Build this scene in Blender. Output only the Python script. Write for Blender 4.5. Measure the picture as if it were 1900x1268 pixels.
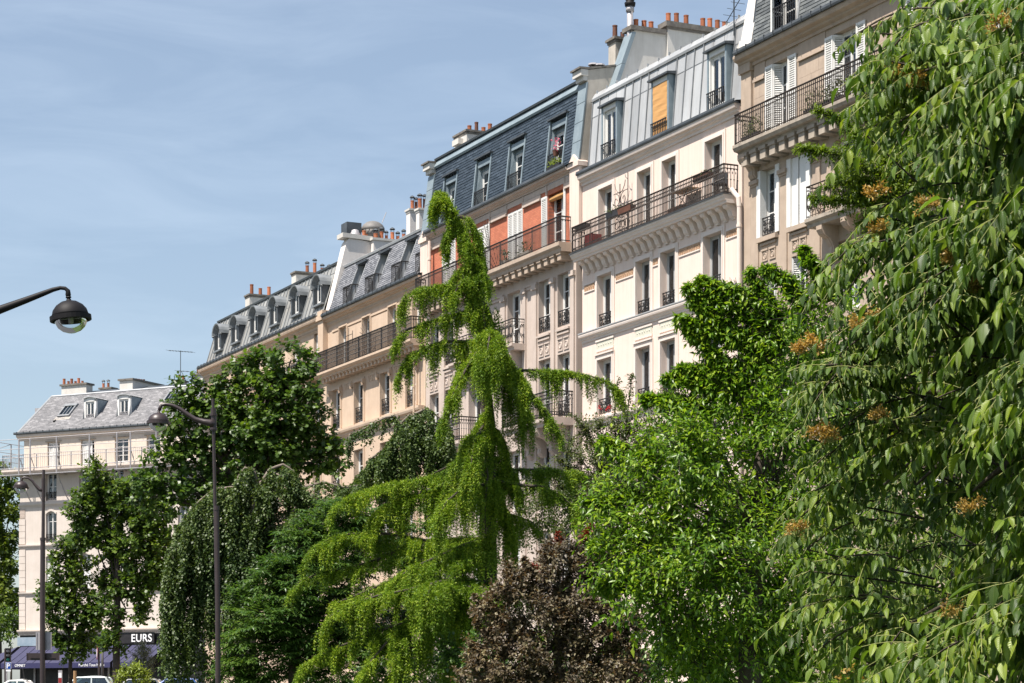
import bpy, math, random
import numpy as np
from mathutils import Vector, Matrix

for _o in list(bpy.data.objects):
    bpy.data.objects.remove(_o)
SC = bpy.context.scene
COL = SC.collection
R = random.Random(7)
RNG = np.random.default_rng(11)

# ------------------------------------------------------------------ camera, sky, sun, exposure
FPX, HZ, ZC, CX = 4100.0, 1305.0, 1.7, 950.0       # focal length and horizon of the photograph in its own pixels
cam = bpy.data.cameras.new('camera')
cam.sensor_width = 36.0
cam.lens = FPX / 1900.0 * 36.0
cam.shift_y = (HZ - 634.0) / 1900.0
cam.clip_start = 0.5
cam.clip_end = 3000.0
cam_o = bpy.data.objects.new('camera', cam)
cam_o.location = (0, 0, ZC)
cam_o.rotation_euler = (math.radians(90), 0, 0)
COL.objects.link(cam_o)
SC.camera = cam_o

# direction towards the sun: square on to the long row of houses, a little from behind the camera, high summer noon
_L = math.hypot(1970, 4100)
EA = (1970 / _L, -4100 / _L)                        # along the row of houses, towards the camera side
WA = (-EA[1], EA[0])                                # into the houses
SUN_ELEV = math.radians(62)
_h = Vector((-WA[0] + 0.25 * EA[0], -WA[1] + 0.25 * EA[1])).normalized()
SUN_DIR = Vector((_h.x * math.cos(SUN_ELEV), _h.y * math.cos(SUN_ELEV), math.sin(SUN_ELEV)))

world = bpy.data.worlds.new('World')
SC.world = world
world.use_nodes = True
wn = world.node_tree
wn.nodes.clear()
w_out = wn.nodes.new('ShaderNodeOutputWorld')
w_bg = wn.nodes.new('ShaderNodeBackground')
w_bg.inputs['Strength'].default_value = 0.073
sky = wn.nodes.new('ShaderNodeTexSky')
sky.sky_type = 'NISHITA'
sky.sun_disc = False
sky.sun_elevation = SUN_ELEV
sky.sun_rotation = math.atan2(SUN_DIR.x, SUN_DIR.y)
sky.altitude = 60
sky.air_density = 1.0
sky.dust_density = 1.3
sky.ozone_density = 0.8
tc = wn.nodes.new('ShaderNodeTexCoord')
mp = wn.nodes.new('ShaderNodeMapping')
mp.inputs['Scale'].default_value = (3.2, 3.2, 14.0)
mp.inputs['Rotation'].default_value = (0.0, math.radians(-13), 0.0)
nz = wn.nodes.new('ShaderNodeTexNoise')
nz.inputs['Scale'].default_value = 2.6
nz.inputs['Detail'].default_value = 9
nz.inputs['Roughness'].default_value = 0.58
nz.inputs['Distortion'].default_value = 0.7
cr = wn.nodes.new('ShaderNodeValToRGB')
cr.color_ramp.elements[0].position = 0.42
cr.color_ramp.elements[0].color = (0.12, 0.12, 0.12, 1)
cr.color_ramp.elements[1].position = 0.85
cr.color_ramp.elements[1].color = (0.25, 0.25, 0.25, 1)
cmix = wn.nodes.new('ShaderNodeMix')
cmix.data_type = 'RGBA'
cmix.inputs['B'].default_value = (9.0, 10.2, 11.4, 1)
wn.links.new(tc.outputs['Generated'], mp.inputs['Vector'])
wn.links.new(mp.outputs['Vector'], nz.inputs['Vector'])
wn.links.new(nz.outputs['Fac'], cr.inputs['Fac'])
wn.links.new(cr.outputs['Color'], cmix.inputs['Factor'])
wn.links.new(sky.outputs['Color'], cmix.inputs['A'])
wn.links.new(cmix.outputs['Result'], w_bg.inputs['Color'])
wn.links.new(w_bg.outputs['Background'], w_out.inputs['Surface'])

sun = bpy.data.lights.new('sun', 'SUN')
sun.energy = 5.0
sun.angle = math.radians(0.5)
sun.color = (1.0, 0.93, 0.85)
sun_o = bpy.data.objects.new('sun', sun)
sun_o.rotation_euler = (-SUN_DIR).to_track_quat('-Z', 'Y').to_euler()
sun_o.location = (0, 0, 60)
COL.objects.link(sun_o)

SC.view_settings.view_transform = 'Standard'
SC.view_settings.look = 'None'
SC.view_settings.gamma = 1.0
SC.view_settings.use_curve_mapping = False
SC.view_settings.exposure = 0.88
SC.render.engine = 'CYCLES'
SC.cycles.max_bounces = 6
SC.cycles.transparent_max_bounces = 12
SC.cycles.use_denoising = True

# ------------------------------------------------------------------ materials
def nodes_of(name):
    m = bpy.data.materials.new(name)
    m.use_nodes = True
    nt = m.node_tree
    nt.nodes.clear()
    out = nt.nodes.new('ShaderNodeOutputMaterial')
    return m, nt, out

def N(nt, kind, **kw):
    n = nt.nodes.new(kind)
    for k, v in kw.items():
        if k in n.inputs:
            n.inputs[k].default_value = v
        else:
            setattr(n, k, v)
    return n

def ramp(nt, fac, stops):
    r = nt.nodes.new('ShaderNodeValToRGB')
    els = r.color_ramp.elements
    while len(els) < len(stops):
        els.new(0.5)
    for e, (p, c) in zip(els, stops):
        e.position = p
        e.color = (c[0], c[1], c[2], 1)
    nt.links.new(fac, r.inputs['Fac'])
    return r.outputs['Color']

def surf(name, c1, c2, rough=0.8, scale=1.5, bump=0.15, bscale=25.0, metallic=0.0, spec=0.3, stain=None, stain_amt=0.5,
         obj_random=0.0, stretch=(1, 1, 1)):
    """weathered surface: two tones mixed by noise, streaky stains, fine bump"""
    m, nt, out = nodes_of(name)
    p = N(nt, 'ShaderNodeBsdfPrincipled', Roughness=rough, Metallic=metallic)
    p.inputs['Specular IOR Level'].default_value = spec
    tcn = N(nt, 'ShaderNodeTexCoord')
    mpn = N(nt, 'ShaderNodeMapping')
    mpn.inputs['Scale'].default_value = stretch
    nt.links.new(tcn.outputs['Object'], mpn.inputs['Vector'])
    n1 = N(nt, 'ShaderNodeTexNoise', Scale=scale, Detail=7.0, Roughness=0.62)
    nt.links.new(mpn.outputs['Vector'], n1.inputs['Vector'])
    col = ramp(nt, n1.outputs['Fac'], [(0.32, c1), (0.68, c2)])
    if stain is not None:
        mp2 = N(nt, 'ShaderNodeMapping')
        mp2.inputs['Scale'].default_value = (1.6, 1.6, 0.16)
        nt.links.new(tcn.outputs['Object'], mp2.inputs['Vector'])
        n2 = N(nt, 'ShaderNodeTexNoise', Scale=1.7, Detail=8.0, Roughness=0.7)
        nt.links.new(mp2.outputs['Vector'], n2.inputs['Vector'])
        f = ramp(nt, n2.outputs['Fac'], [(0.5, (0, 0, 0)), (0.8, (stain_amt,) * 3)])
        mx = N(nt, 'ShaderNodeMix', data_type='RGBA')
        nt.links.new(f, mx.inputs['Factor'])
        nt.links.new(col, mx.inputs['A'])
        mx.inputs['B'].default_value = (*stain, 1)
        col = mx.outputs['Result']
        mp3 = N(nt, 'ShaderNodeMapping')                     # fine rain streaks
        mp3.inputs['Scale'].default_value = (1.0, 1.0, 0.05)
        nt.links.new(tcn.outputs['Object'], mp3.inputs['Vector'])
        n4 = N(nt, 'ShaderNodeTexNoise', Scale=7.0, Detail=6.0, Roughness=0.65)
        nt.links.new(mp3.outputs['Vector'], n4.inputs['Vector'])
        f4 = ramp(nt, n4.outputs['Fac'], [(0.28, (0.935, 0.925, 0.915)), (0.6, (1.01,) * 3)])
        v4 = N(nt, 'ShaderNodeVectorMath', operation='MULTIPLY')
        nt.links.new(col, v4.inputs[0])
        nt.links.new(f4, v4.inputs[1])
        col = v4.outputs['Vector']
    if obj_random:
        oi = N(nt, 'ShaderNodeObjectInfo')
        mr = N(nt, 'ShaderNodeMapRange')
        mr.inputs['To Min'].default_value = 1 - obj_random
        mr.inputs['To Max'].default_value = 1 + obj_random
        nt.links.new(oi.outputs['Random'], mr.inputs['Value'])
        vm = N(nt, 'ShaderNodeVectorMath', operation='SCALE')
        nt.links.new(col, vm.inputs[0])
        nt.links.new(mr.outputs['Result'], vm.inputs['Scale'])
        col = vm.outputs['Vector']
    nt.links.new(col, p.inputs['Base Color'])
    if bump:
        n3 = N(nt, 'ShaderNodeTexNoise', Scale=bscale, Detail=5.0)
        nt.links.new(tcn.outputs['Object'], n3.inputs['Vector'])
        b = N(nt, 'ShaderNodeBump', Strength=bump, Distance=0.02)
        nt.links.new(n3.outputs['Fac'], b.inputs['Height'])
        nt.links.new(b.outputs['Normal'], p.inputs['Normal'])
    nt.links.new(p.outputs['BSDF'], out.inputs['Surface'])
    return m

def island_surf(name, c1, c2, rough=0.6, spec=0.3, metallic=0.0):
    """every loose piece (slate, plank) of a mesh gets its own tone"""
    m, nt, out = nodes_of(name)
    p = N(nt, 'ShaderNodeBsdfPrincipled', Roughness=rough, Metallic=metallic)
    p.inputs['Specular IOR Level'].default_value = spec
    g = N(nt, 'ShaderNodeNewGeometry')
    col = ramp(nt, g.outputs['Random Per Island'], [(0.0, c1), (0.75, c2), (1.0, tuple(x * 1.25 for x in c2))])
    tcn = N(nt, 'ShaderNodeTexCoord')
    n1 = N(nt, 'ShaderNodeTexNoise', Scale=0.9, Detail=6.0)
    nt.links.new(tcn.outputs['Object'], n1.inputs['Vector'])
    f = ramp(nt, n1.outputs['Fac'], [(0.3, (0.88,) * 3), (0.7, (1.08,) * 3)])
    vm = N(nt, 'ShaderNodeVectorMath', operation='MULTIPLY')
    nt.links.new(col, vm.inputs[0])
    nt.links.new(f, vm.inputs[1])
    nt.links.new(vm.outputs['Vector'], p.inputs['Base Color'])
    nt.links.new(p.outputs['BSDF'], out.inputs['Surface'])
    return m

def glass_mat(name, tint=(0.75, 0.8, 0.8), refl=(0.9, 0.95, 1.0), ior=1.85):
    m, nt, out = nodes_of(name)
    t = N(nt, 'ShaderNodeBsdfTransparent', Color=(*tint, 1))
    g = N(nt, 'ShaderNodeBsdfGlossy', Color=(*refl, 1), Roughness=0.04)
    fr = N(nt, 'ShaderNodeFresnel', IOR=ior)
    tcn = N(nt, 'ShaderNodeTexCoord')
    n3 = N(nt, 'ShaderNodeTexNoise', Scale=1.3, Detail=2.0)
    nt.links.new(tcn.outputs['Object'], n3.inputs['Vector'])
    b = N(nt, 'ShaderNodeBump', Strength=0.05, Distance=0.05)
    nt.links.new(n3.outputs['Fac'], b.inputs['Height'])
    nt.links.new(b.outputs['Normal'], g.inputs['Normal'])
    mx = N(nt, 'ShaderNodeMixShader')
    nt.links.new(fr.outputs['Fac'], mx.inputs['Fac'])
    nt.links.new(t.outputs['BSDF'], mx.inputs[1])
    nt.links.new(g.outputs['BSDF'], mx.inputs[2])
    nt.links.new(mx.outputs['Shader'], out.inputs['Surface'])
    return m

def brick_mat(name):
    m, nt, out = nodes_of(name)
    p = N(nt, 'ShaderNodeBsdfPrincipled', Roughness=0.85)
    tcn = N(nt, 'ShaderNodeTexCoord')
    mpn = N(nt, 'ShaderNodeMapping')
    mpn.inputs['Rotation'].default_value = (math.radians(90), 0, 0)
    nt.links.new(tcn.outputs['Object'], mpn.inputs['Vector'])
    bt = N(nt, 'ShaderNodeTexBrick', Scale=1.0)
    bt.inputs['Color1'].default_value = (0.46, 0.135, 0.07, 1)
    bt.inputs['Color2'].default_value = (0.54, 0.175, 0.09, 1)
    bt.inputs['Mortar'].default_value = (0.36, 0.14, 0.09, 1)
    bt.inputs['Mortar Size'].default_value = 0.008
    bt.inputs['Brick Width'].default_value = 0.22
    bt.inputs['Row Height'].default_value = 0.07
    nt.links.new(mpn.outputs['Vector'], bt.inputs['Vector'])
    n1 = N(nt, 'ShaderNodeTexNoise', Scale=1.8, Detail=6.0)
    nt.links.new(tcn.outputs['Object'], n1.inputs['Vector'])
    f = ramp(nt, n1.outputs['Fac'], [(0.3, (0.82,) * 3), (0.7, (1.1,) * 3)])
    vm = N(nt, 'ShaderNodeVectorMath', operation='MULTIPLY')
    nt.links.new(bt.outputs['Color'], vm.inputs[0])
    nt.links.new(f, vm.inputs[1])
    nt.links.new(vm.outputs['Vector'], p.inputs['Base Color'])
    b = N(nt, 'ShaderNodeBump', Strength=0.4, Distance=0.01)
    b.invert = True
    nt.links.new(bt.outputs['Fac'], b.inputs['Height'])
    nt.links.new(b.outputs['Normal'], p.inputs['Normal'])
    nt.links.new(p.outputs['BSDF'], out.inputs['Surface'])
    return m

def leaf_mat(name, c1, c2, c3=None, trans=0.35, tcol=None, rough=0.42, spec=0.45, veins=False, big=0.35, young=None):
    m, nt, out = nodes_of(name)
    g = N(nt, 'ShaderNodeNewGeometry')
    stops = [(0.0, c1), (0.6, c2), (1.0, c3 or c2)]
    oi = N(nt, 'ShaderNodeObjectInfo')
    ad = N(nt, 'ShaderNodeMath', operation='ADD')
    nt.links.new(g.outputs['Random Per Island'], ad.inputs[0])
    nt.links.new(oi.outputs['Random'], ad.inputs[1])
    fc = N(nt, 'ShaderNodeMath', operation='FRACT')
    nt.links.new(ad.outputs[0], fc.inputs[0])
    col = ramp(nt, fc.outputs[0], stops)
    tcn = N(nt, 'ShaderNodeTexCoord')
    n1 = N(nt, 'ShaderNodeTexNoise', Scale=big, Detail=3.0)
    nt.links.new(tcn.outputs['Object'], n1.inputs['Vector'])
    f = ramp(nt, n1.outputs['Fac'], [(0.35, (0.78, 0.84, 0.86)), (0.65, (1.2, 1.12, 0.95))])
    vm = N(nt, 'ShaderNodeVectorMath', operation='MULTIPLY')
    nt.links.new(col, vm.inputs[0])
    nt.links.new(f, vm.inputs[1])
    col = vm.outputs['Vector']
    p = N(nt, 'ShaderNodeBsdfPrincipled', Roughness=rough)
    p.inputs['Specular IOR Level'].default_value = spec
    if veins:
        uv = N(nt, 'ShaderNodeUVMap')
        sp = N(nt, 'ShaderNodeSeparateXYZ')
        nt.links.new(uv.outputs['UV'], sp.inputs['Vector'])
        ab = N(nt, 'ShaderNodeMath', operation='ABSOLUTE')
        su = N(nt, 'ShaderNodeMath', operation='SUBTRACT')
        nt.links.new(sp.outputs['X'], su.inputs[0])
        su.inputs[1].default_value = 0.5
        nt.links.new(su.outputs[0], ab.inputs[0])
        # side veins: v - 0.7*|u-.5|, repeated
        mu = N(nt, 'ShaderNodeMath', operation='MULTIPLY_ADD')
        nt.links.new(ab.outputs[0], mu.inputs[0])
        mu.inputs[1].default_value = -0.75
        nt.links.new(sp.outputs['Y'], mu.inputs[2])
        m2 = N(nt, 'ShaderNodeMath', operation='MULTIPLY')
        nt.links.new(mu.outputs[0], m2.inputs[0])
        m2.inputs[1].default_value = 9.0
        fr = N(nt, 'ShaderNodeMath', operation='FRACT')
        nt.links.new(m2.outputs[0], fr.inputs[0])
        side = ramp(nt, fr.outputs[0], [(0.0, (1, 1, 1)), (0.16, (0.1, 0.1, 0.1)), (0.55, (0, 0, 0)), (0.86, (0.1, 0.1, 0.1)), (1.0, (1, 1, 1))])
        mid = ramp(nt, ab.outputs[0], [(0.012, (1, 1, 1)), (0.045, (0, 0, 0))])
        mxv = N(nt, 'ShaderNodeMath', operation='MAXIMUM')
        nt.links.new(side, mxv.inputs[0])
        nt.links.new(mid, mxv.inputs[1])
        mixv = N(nt, 'ShaderNodeMix', data_type='RGBA')
        sc = N(nt, 'ShaderNodeMath', operation='MULTIPLY')
        nt.links.new(mxv.outputs[0], sc.inputs[0])
        sc.inputs[1].default_value = 0.5
        nt.links.new(sc.outputs[0], mixv.inputs['Factor'])
        nt.links.new(col, mixv.inputs['A'])
        mixv.inputs['B'].default_value = (0.16, 0.24, 0.07, 1)
        col = mixv.outputs['Result']
        b = N(nt, 'ShaderNodeBump', Strength=0.7, Distance=0.004)
        b.invert = True
        nt.links.new(mxv.outputs[0], b.inputs['Height'])
        nt.links.new(b.outputs['Normal'], p.inputs['Normal'])
    nt.links.new(col, p.inputs['Base Color'])
    tr = N(nt, 'ShaderNodeBsdfTranslucent')
    if tcol is None:
        tcol = (1.5, 1.55, 0.7)
    vt = N(nt, 'ShaderNodeVectorMath', operation='MULTIPLY')
    nt.links.new(col, vt.inputs[0])
    vt.inputs[1].default_value = tcol
    nt.links.new(vt.outputs['Vector'], tr.inputs['Color'])
    mx = N(nt, 'ShaderNodeMixShader', Fac=trans)
    nt.links.new(p.outputs['BSDF'], mx.inputs[1])
    nt.links.new(tr.outputs['BSDF'], mx.inputs[2])
    nt.links.new(mx.outputs['Shader'], out.inputs['Surface'])
    return m

M = {}
M['stone_cream'] = surf('stone_cream', (0.516, 0.391, 0.288), (0.585, 0.452, 0.340), stain=(0.36, 0.27, 0.20), stain_amt=0.55)
M['stone_tan'] = surf('stone_tan', (0.378, 0.297, 0.232), (0.464, 0.370, 0.288), stain=(0.26, 0.215, 0.175), stain_amt=0.6)
M['stone_grey'] = surf('stone_grey', (0.465, 0.389, 0.336), (0.537, 0.451, 0.393), stain=(0.34, 0.285, 0.25), stain_amt=0.5)
M['stone_dirty'] = surf('stone_dirty', (0.284, 0.241, 0.198), (0.430, 0.370, 0.301), stain=(0.10, 0.09, 0.08), stain_amt=0.7, scale=3)
M['stucco'] = surf('stucco', (0.690, 0.558, 0.481), (0.729, 0.602, 0.524), stain=(0.5, 0.40, 0.34), stain_amt=0.4, bump=0.08)
M['stucco_white'] = surf('stucco_white', (0.672, 0.582, 0.520), (0.710, 0.629, 0.568), stain=(0.52, 0.48, 0.42), stain_amt=0.35, bump=0.08)
M['render_white'] = surf('render_white', (0.654, 0.611, 0.572), (0.705, 0.662, 0.623), stain=(0.55, 0.52, 0.48), stain_amt=0.25, bump=0.1)
M['render_old'] = surf('render_old', (0.396, 0.361, 0.310), (0.499, 0.456, 0.396), stain=(0.25, 0.22, 0.19), stain_amt=0.7, scale=2.5)
M['render_grey'] = surf('render_grey', (0.533, 0.507, 0.464), (0.611, 0.585, 0.542), stain=(0.42, 0.40, 0.37), stain_amt=0.5)
M['pale_wall'] = surf('pale_wall', (0.557, 0.492, 0.436), (0.613, 0.543, 0.488), stain=(0.55, 0.48, 0.43), stain_amt=0.3)
M['pale_cream'] = surf('pale_cream', (0.613, 0.525, 0.441), (0.669, 0.580, 0.492), stain=(0.6, 0.53, 0.43), stain_amt=0.2)
M['peeled_paint'] = surf('peeled_paint', (0.66, 0.63, 0.59), (0.74, 0.71, 0.67), stain=(0.20, 0.16, 0.13), stain_amt=1.0, scale=16, stretch=(1, 1, .5))
M['frieze_ochre'] = surf('frieze_ochre', (0.40, 0.25, 0.15), (0.55, 0.38, 0.26), scale=9, bump=0.6)
M['frieze_green'] = surf('frieze_green', (0.50, 0.49, 0.40), (0.58, 0.56, 0.47), scale=8, bump=0.4)
M['brick'] = brick_mat('brick')
M['zinc'] = surf('zinc', (0.310, 0.323, 0.335), (0.421, 0.434, 0.443), rough=0.5, metallic=0.0, scale=1.2, bump=0.04, stain=(0.25, 0.21, 0.18), stain_amt=0.5, obj_random=0.13, stretch=(1, 1, .3))
M['zinc_old'] = surf('zinc_old', (0.224, 0.232, 0.224), (0.344, 0.344, 0.327), rough=0.55, metallic=0.2, scale=1.2, bump=0.04, stain=(0.42, 0.34, 0.24), stain_amt=0.6, obj_random=0.1, stretch=(1, 1, .3))
M['zinc_blue'] = surf('zinc_blue', (0.172, 0.219, 0.249), (0.258, 0.310, 0.335), rough=0.5, metallic=0.1, scale=1.5, bump=0.04)
M['zinc_dark'] = surf('zinc_dark', (0.045, 0.052, 0.058), (0.085, 0.095, 0.105), rough=0.5, metallic=0.1, scale=2, bump=0.04)
M['slate_blue'] = island_surf('slate_blue', (0.027, 0.040, 0.055), (0.043, 0.059, 0.078), rough=0.55)
M['slate_grey'] = island_surf('slate_grey', (0.12, 0.125, 0.14), (0.20, 0.205, 0.22), rough=0.6)
M['slate_pale'] = island_surf('slate_pale', (0.15, 0.15, 0.157), (0.215, 0.212, 0.218), rough=0.65)
M['slate_old'] = island_surf('slate_old', (0.08, 0.088, 0.092), (0.135, 0.145, 0.145), rough=0.6)
M['iron'] = surf('iron', (0.012, 0.011, 0.011), (0.028, 0.024, 0.022), rough=0.5, scale=8, bump=0.1, spec=0.4)
M['iron_rust'] = surf('iron_rust', (0.02, 0.017, 0.015), (0.055, 0.04, 0.032), rough=0.6, scale=8, bump=0.1)
M['lamp_black'] = surf('lamp_black', (0.007, 0.006, 0.007), (0.010, 0.009, 0.010), rough=0.6, scale=4, bump=0.03, spec=0.22)
M['lamp_brown'] = surf('lamp_brown', (0.030, 0.020, 0.020), (0.042, 0.029, 0.028), rough=0.42, scale=4, bump=0.03, spec=0.5)
M['white_paint'] = surf('white_paint', (0.654, 0.645, 0.619), (0.705, 0.697, 0.671), rough=0.5, scale=3, bump=0.03)
M['grey_paint'] = surf('grey_paint', (0.387, 0.387, 0.387), (0.473, 0.473, 0.464), rough=0.5, scale=3, bump=0.03)
M['galv'] = surf('galv', (0.327, 0.310, 0.318), (0.430, 0.413, 0.421), rough=0.5, scale=6, bump=0.03, metallic=0.3)
M['curtain'] = surf('curtain', (0.516, 0.499, 0.473), (0.636, 0.619, 0.593), rough=0.9, scale=5, bump=0.3, bscale=9, stretch=(3, 1, .2))
M['terracotta'] = surf('terracotta', (0.327, 0.103, 0.047), (0.447, 0.159, 0.077), rough=0.8, scale=5, bump=0.15, stain=(0.12, 0.08, 0.06), stain_amt=0.7, obj_random=0.3)
M['terracotta_dark'] = surf('terracotta_dark', (0.10, 0.045, 0.03), (0.17, 0.075, 0.05), rough=0.8, scale=5, bump=0.15)
M['awning_orange'] = surf('awning_orange', (0.499, 0.267, 0.099), (0.542, 0.305, 0.120), rough=0.85, scale=3, bump=0.25, bscale=6, stretch=(.4, 1, 2))
M['awning_purple'] = surf('awning_purple', (0.038, 0.038, 0.078), (0.05, 0.05, 0.095), rough=0.85, scale=2, bump=0.1)
M['awning_edge'] = surf('awning_edge', (0.03, 0.03, 0.085), (0.04, 0.04, 0.10), rough=0.85, scale=2, bump=0.1)
M['red_paint'] = surf('red_paint', (0.22, 0.02, 0.02), (0.30, 0.03, 0.03), rough=0.5, scale=5)
M['wood'] = surf('wood', (0.32, 0.19, 0.09), (0.45, 0.28, 0.14), rough=0.7, scale=4, stretch=(1, 1, .2))
M['dark_cloth'] = surf('dark_cloth', (0.02, 0.022, 0.025), (0.05, 0.05, 0.055), rough=0.8, scale=4)
M['shop_dark'] = surf('shop_dark', (0.015, 0.014, 0.016), (0.03, 0.028, 0.03), rough=0.4, scale=4)
M['shop_blue'] = surf('shop_blue', (0.20, 0.27, 0.33), (0.30, 0.36, 0.42), rough=0.4, scale=2)
M['blue_sign'] = surf('blue_sign', (0.01, 0.06, 0.30), (0.015, 0.075, 0.34), rough=0.4, scale=3, bump=0)
M['letter_white'] = surf('letter_white', (0.78, 0.78, 0.78), (0.82, 0.82, 0.82), rough=0.5, scale=3, bump=0)
M['bark'] = surf('bark', (0.035, 0.028, 0.022), (0.085, 0.068, 0.052), rough=0.9, scale=6, bump=0.7, bscale=30, stretch=(1, 1, .3))
M['bark_grey'] = surf('bark_grey', (0.13, 0.105, 0.085), (0.24, 0.20, 0.165), rough=0.9, scale=6, bump=0.5, bscale=30)
M['twig_green'] = surf('twig_green', (0.20, 0.22, 0.07), (0.28, 0.29, 0.10), rough=0.7, scale=6, bump=0)
M['rubber'] = surf('rubber', (0.012,) * 3, (0.022,) * 3, rough=0.7, scale=6)
M['asphalt'] = surf('asphalt', (0.042, 0.042, 0.044), (0.062, 0.061, 0.06), rough=0.9, scale=3, bump=0.3, bscale=60)
M['pavement'] = surf('pavement', (0.20, 0.19, 0.18), (0.28, 0.27, 0.255), rough=0.9, scale=2, bump=0.2, bscale=40)
M['lawn'] = surf('lawn', (0.035, 0.055, 0.018), (0.06, 0.09, 0.028), rough=0.95, scale=1.5, bump=0.6, bscale=20)
M['zinc_arch'] = surf('zinc_arch', (0.129, 0.142, 0.150), (0.224, 0.237, 0.245), rough=0.45, metallic=0.1, scale=2, bump=0.03)
M['vent_grey'] = surf('vent_grey', (0.13, 0.125, 0.12), (0.20, 0.19, 0.18), rough=0.6, scale=3)
M['seam'] = surf('seam', (0.16, 0.17, 0.18), (0.24, 0.25, 0.26), rough=0.5, scale=3, bump=0)
M['cap_dark'] = surf('cap_dark', (0.11, 0.10, 0.09), (0.21, 0.19, 0.165), rough=0.9, scale=5, bump=0.4)
M['glass'] = glass_mat('glass')
M['lamp_glass'] = glass_mat('lamp_glass', tint=(0.86, 0.9, 0.9), ior=1.45)
M['car_glass'] = glass_mat('car_glass', tint=(0.35, 0.45, 0.45), ior=1.9)
for k, c in (('white', (0.72, 0.72, 0.70)), ('silver', (0.42, 0.44, 0.46)), ('pale', (0.50, 0.56, 0.56)), ('grey', (0.16, 0.17, 0.18)), ('blue', (0.03, 0.10, 0.32))):
    M['car_' + k] = surf('car_' + k, c, tuple(x * 1.06 for x in c), rough=0.25, scale=2, bump=0, spec=0.6)
M['signal_green'] = surf('signal_green', (0.02, 0.20, 0.14), (0.03, 0.26, 0.18), rough=0.3, bump=0)
M['leaf_plane'] = leaf_mat('leaf_plane', (0.036, 0.078, 0.012), (0.066, 0.125, 0.018), (0.12, 0.19, 0.028), rough=0.42)
M['leaf_maple'] = leaf_mat('leaf_maple', (0.040, 0.080, 0.012), (0.075, 0.135, 0.018), (0.14, 0.20, 0.03), rough=0.4)
M['leaf_far'] = leaf_mat('leaf_far', (0.06, 0.095, 0.013), (0.11, 0.16, 0.02), (0.17, 0.21, 0.03))
M['leaf_bright'] = leaf_mat('leaf_bright', (0.045, 0.110, 0.009), (0.125, 0.235, 0.016), (0.26, 0.36, 0.032), trans=0.42, rough=0.38, big=0.9)
M['leaf_fine'] = leaf_mat('leaf_fine', (0.06, 0.105, 0.010), (0.115, 0.18, 0.016), (0.18, 0.24, 0.03), trans=0.4, big=0.9)
M['leaf_near'] = leaf_mat('leaf_near', (0.026, 0.064, 0.008), (0.105, 0.185, 0.020), (0.23, 0.31, 0.040), trans=0.37, rough=0.40, spec=0.45, veins=True, big=1.2)
M['leaf_fern'] = leaf_mat('leaf_fern', (0.034, 0.080, 0.016), (0.075, 0.145, 0.026), (0.13, 0.20, 0.045), rough=0.36)
M['leaf_weep'] = leaf_mat('leaf_weep', (0.040, 0.070, 0.022), (0.072, 0.115, 0.034), (0.12, 0.165, 0.05), rough=0.45, spec=0.35, trans=0.25)
M['leaf_cedar'] = leaf_mat('leaf_cedar', (0.055, 0.120, 0.010), (0.165, 0.27, 0.019), (0.33, 0.41, 0.045), trans=0.22, rough=0.5, spec=0.25, big=0.8)
M['leaf_plum'] = leaf_mat('leaf_plum', (0.068, 0.052, 0.036), (0.13, 0.105, 0.068), (0.20, 0.175, 0.095), trans=0.2, tcol=(1.5, 0.95, 0.6), rough=0.48, spec=0.35)
M['leaf_red'] = leaf_mat('leaf_red', (0.16, 0.025, 0.015), (0.22, 0.05, 0.02), trans=0.3, tcol=(1.4, .8, .6))
M['leaf_rose'] = leaf_mat('leaf_rose', (0.040, 0.062, 0.018), (0.075, 0.10, 0.030), (0.12, 0.14, 0.045), trans=0.3)
M['leaf_yellow'] = leaf_mat('leaf_yellow', (0.14, 0.19, 0.02), (0.22, 0.28, 0.03), trans=0.4)
M['leaf_grey'] = leaf_mat('leaf_grey', (0.16, 0.18, 0.13), (0.24, 0.26, 0.19), trans=0.2)
M['flower_gold'] = leaf_mat('flower_gold', (0.24, 0.14, 0.03), (0.40, 0.26, 0.065), (0.54, 0.40, 0.14), trans=0.35, tcol=(1.3, 1.1, .6))
M['flower_red'] = leaf_mat('flower_red', (0.45, 0.03, 0.04), (0.6, 0.06, 0.07), trans=0.3, tcol=(1.2, .8, .8))
M['flower_pink'] = leaf_mat('flower_pink', (0.55, 0.08, 0.16), (0.7, 0.16, 0.26), trans=0.3, tcol=(1.2, .8, .8))

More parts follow.
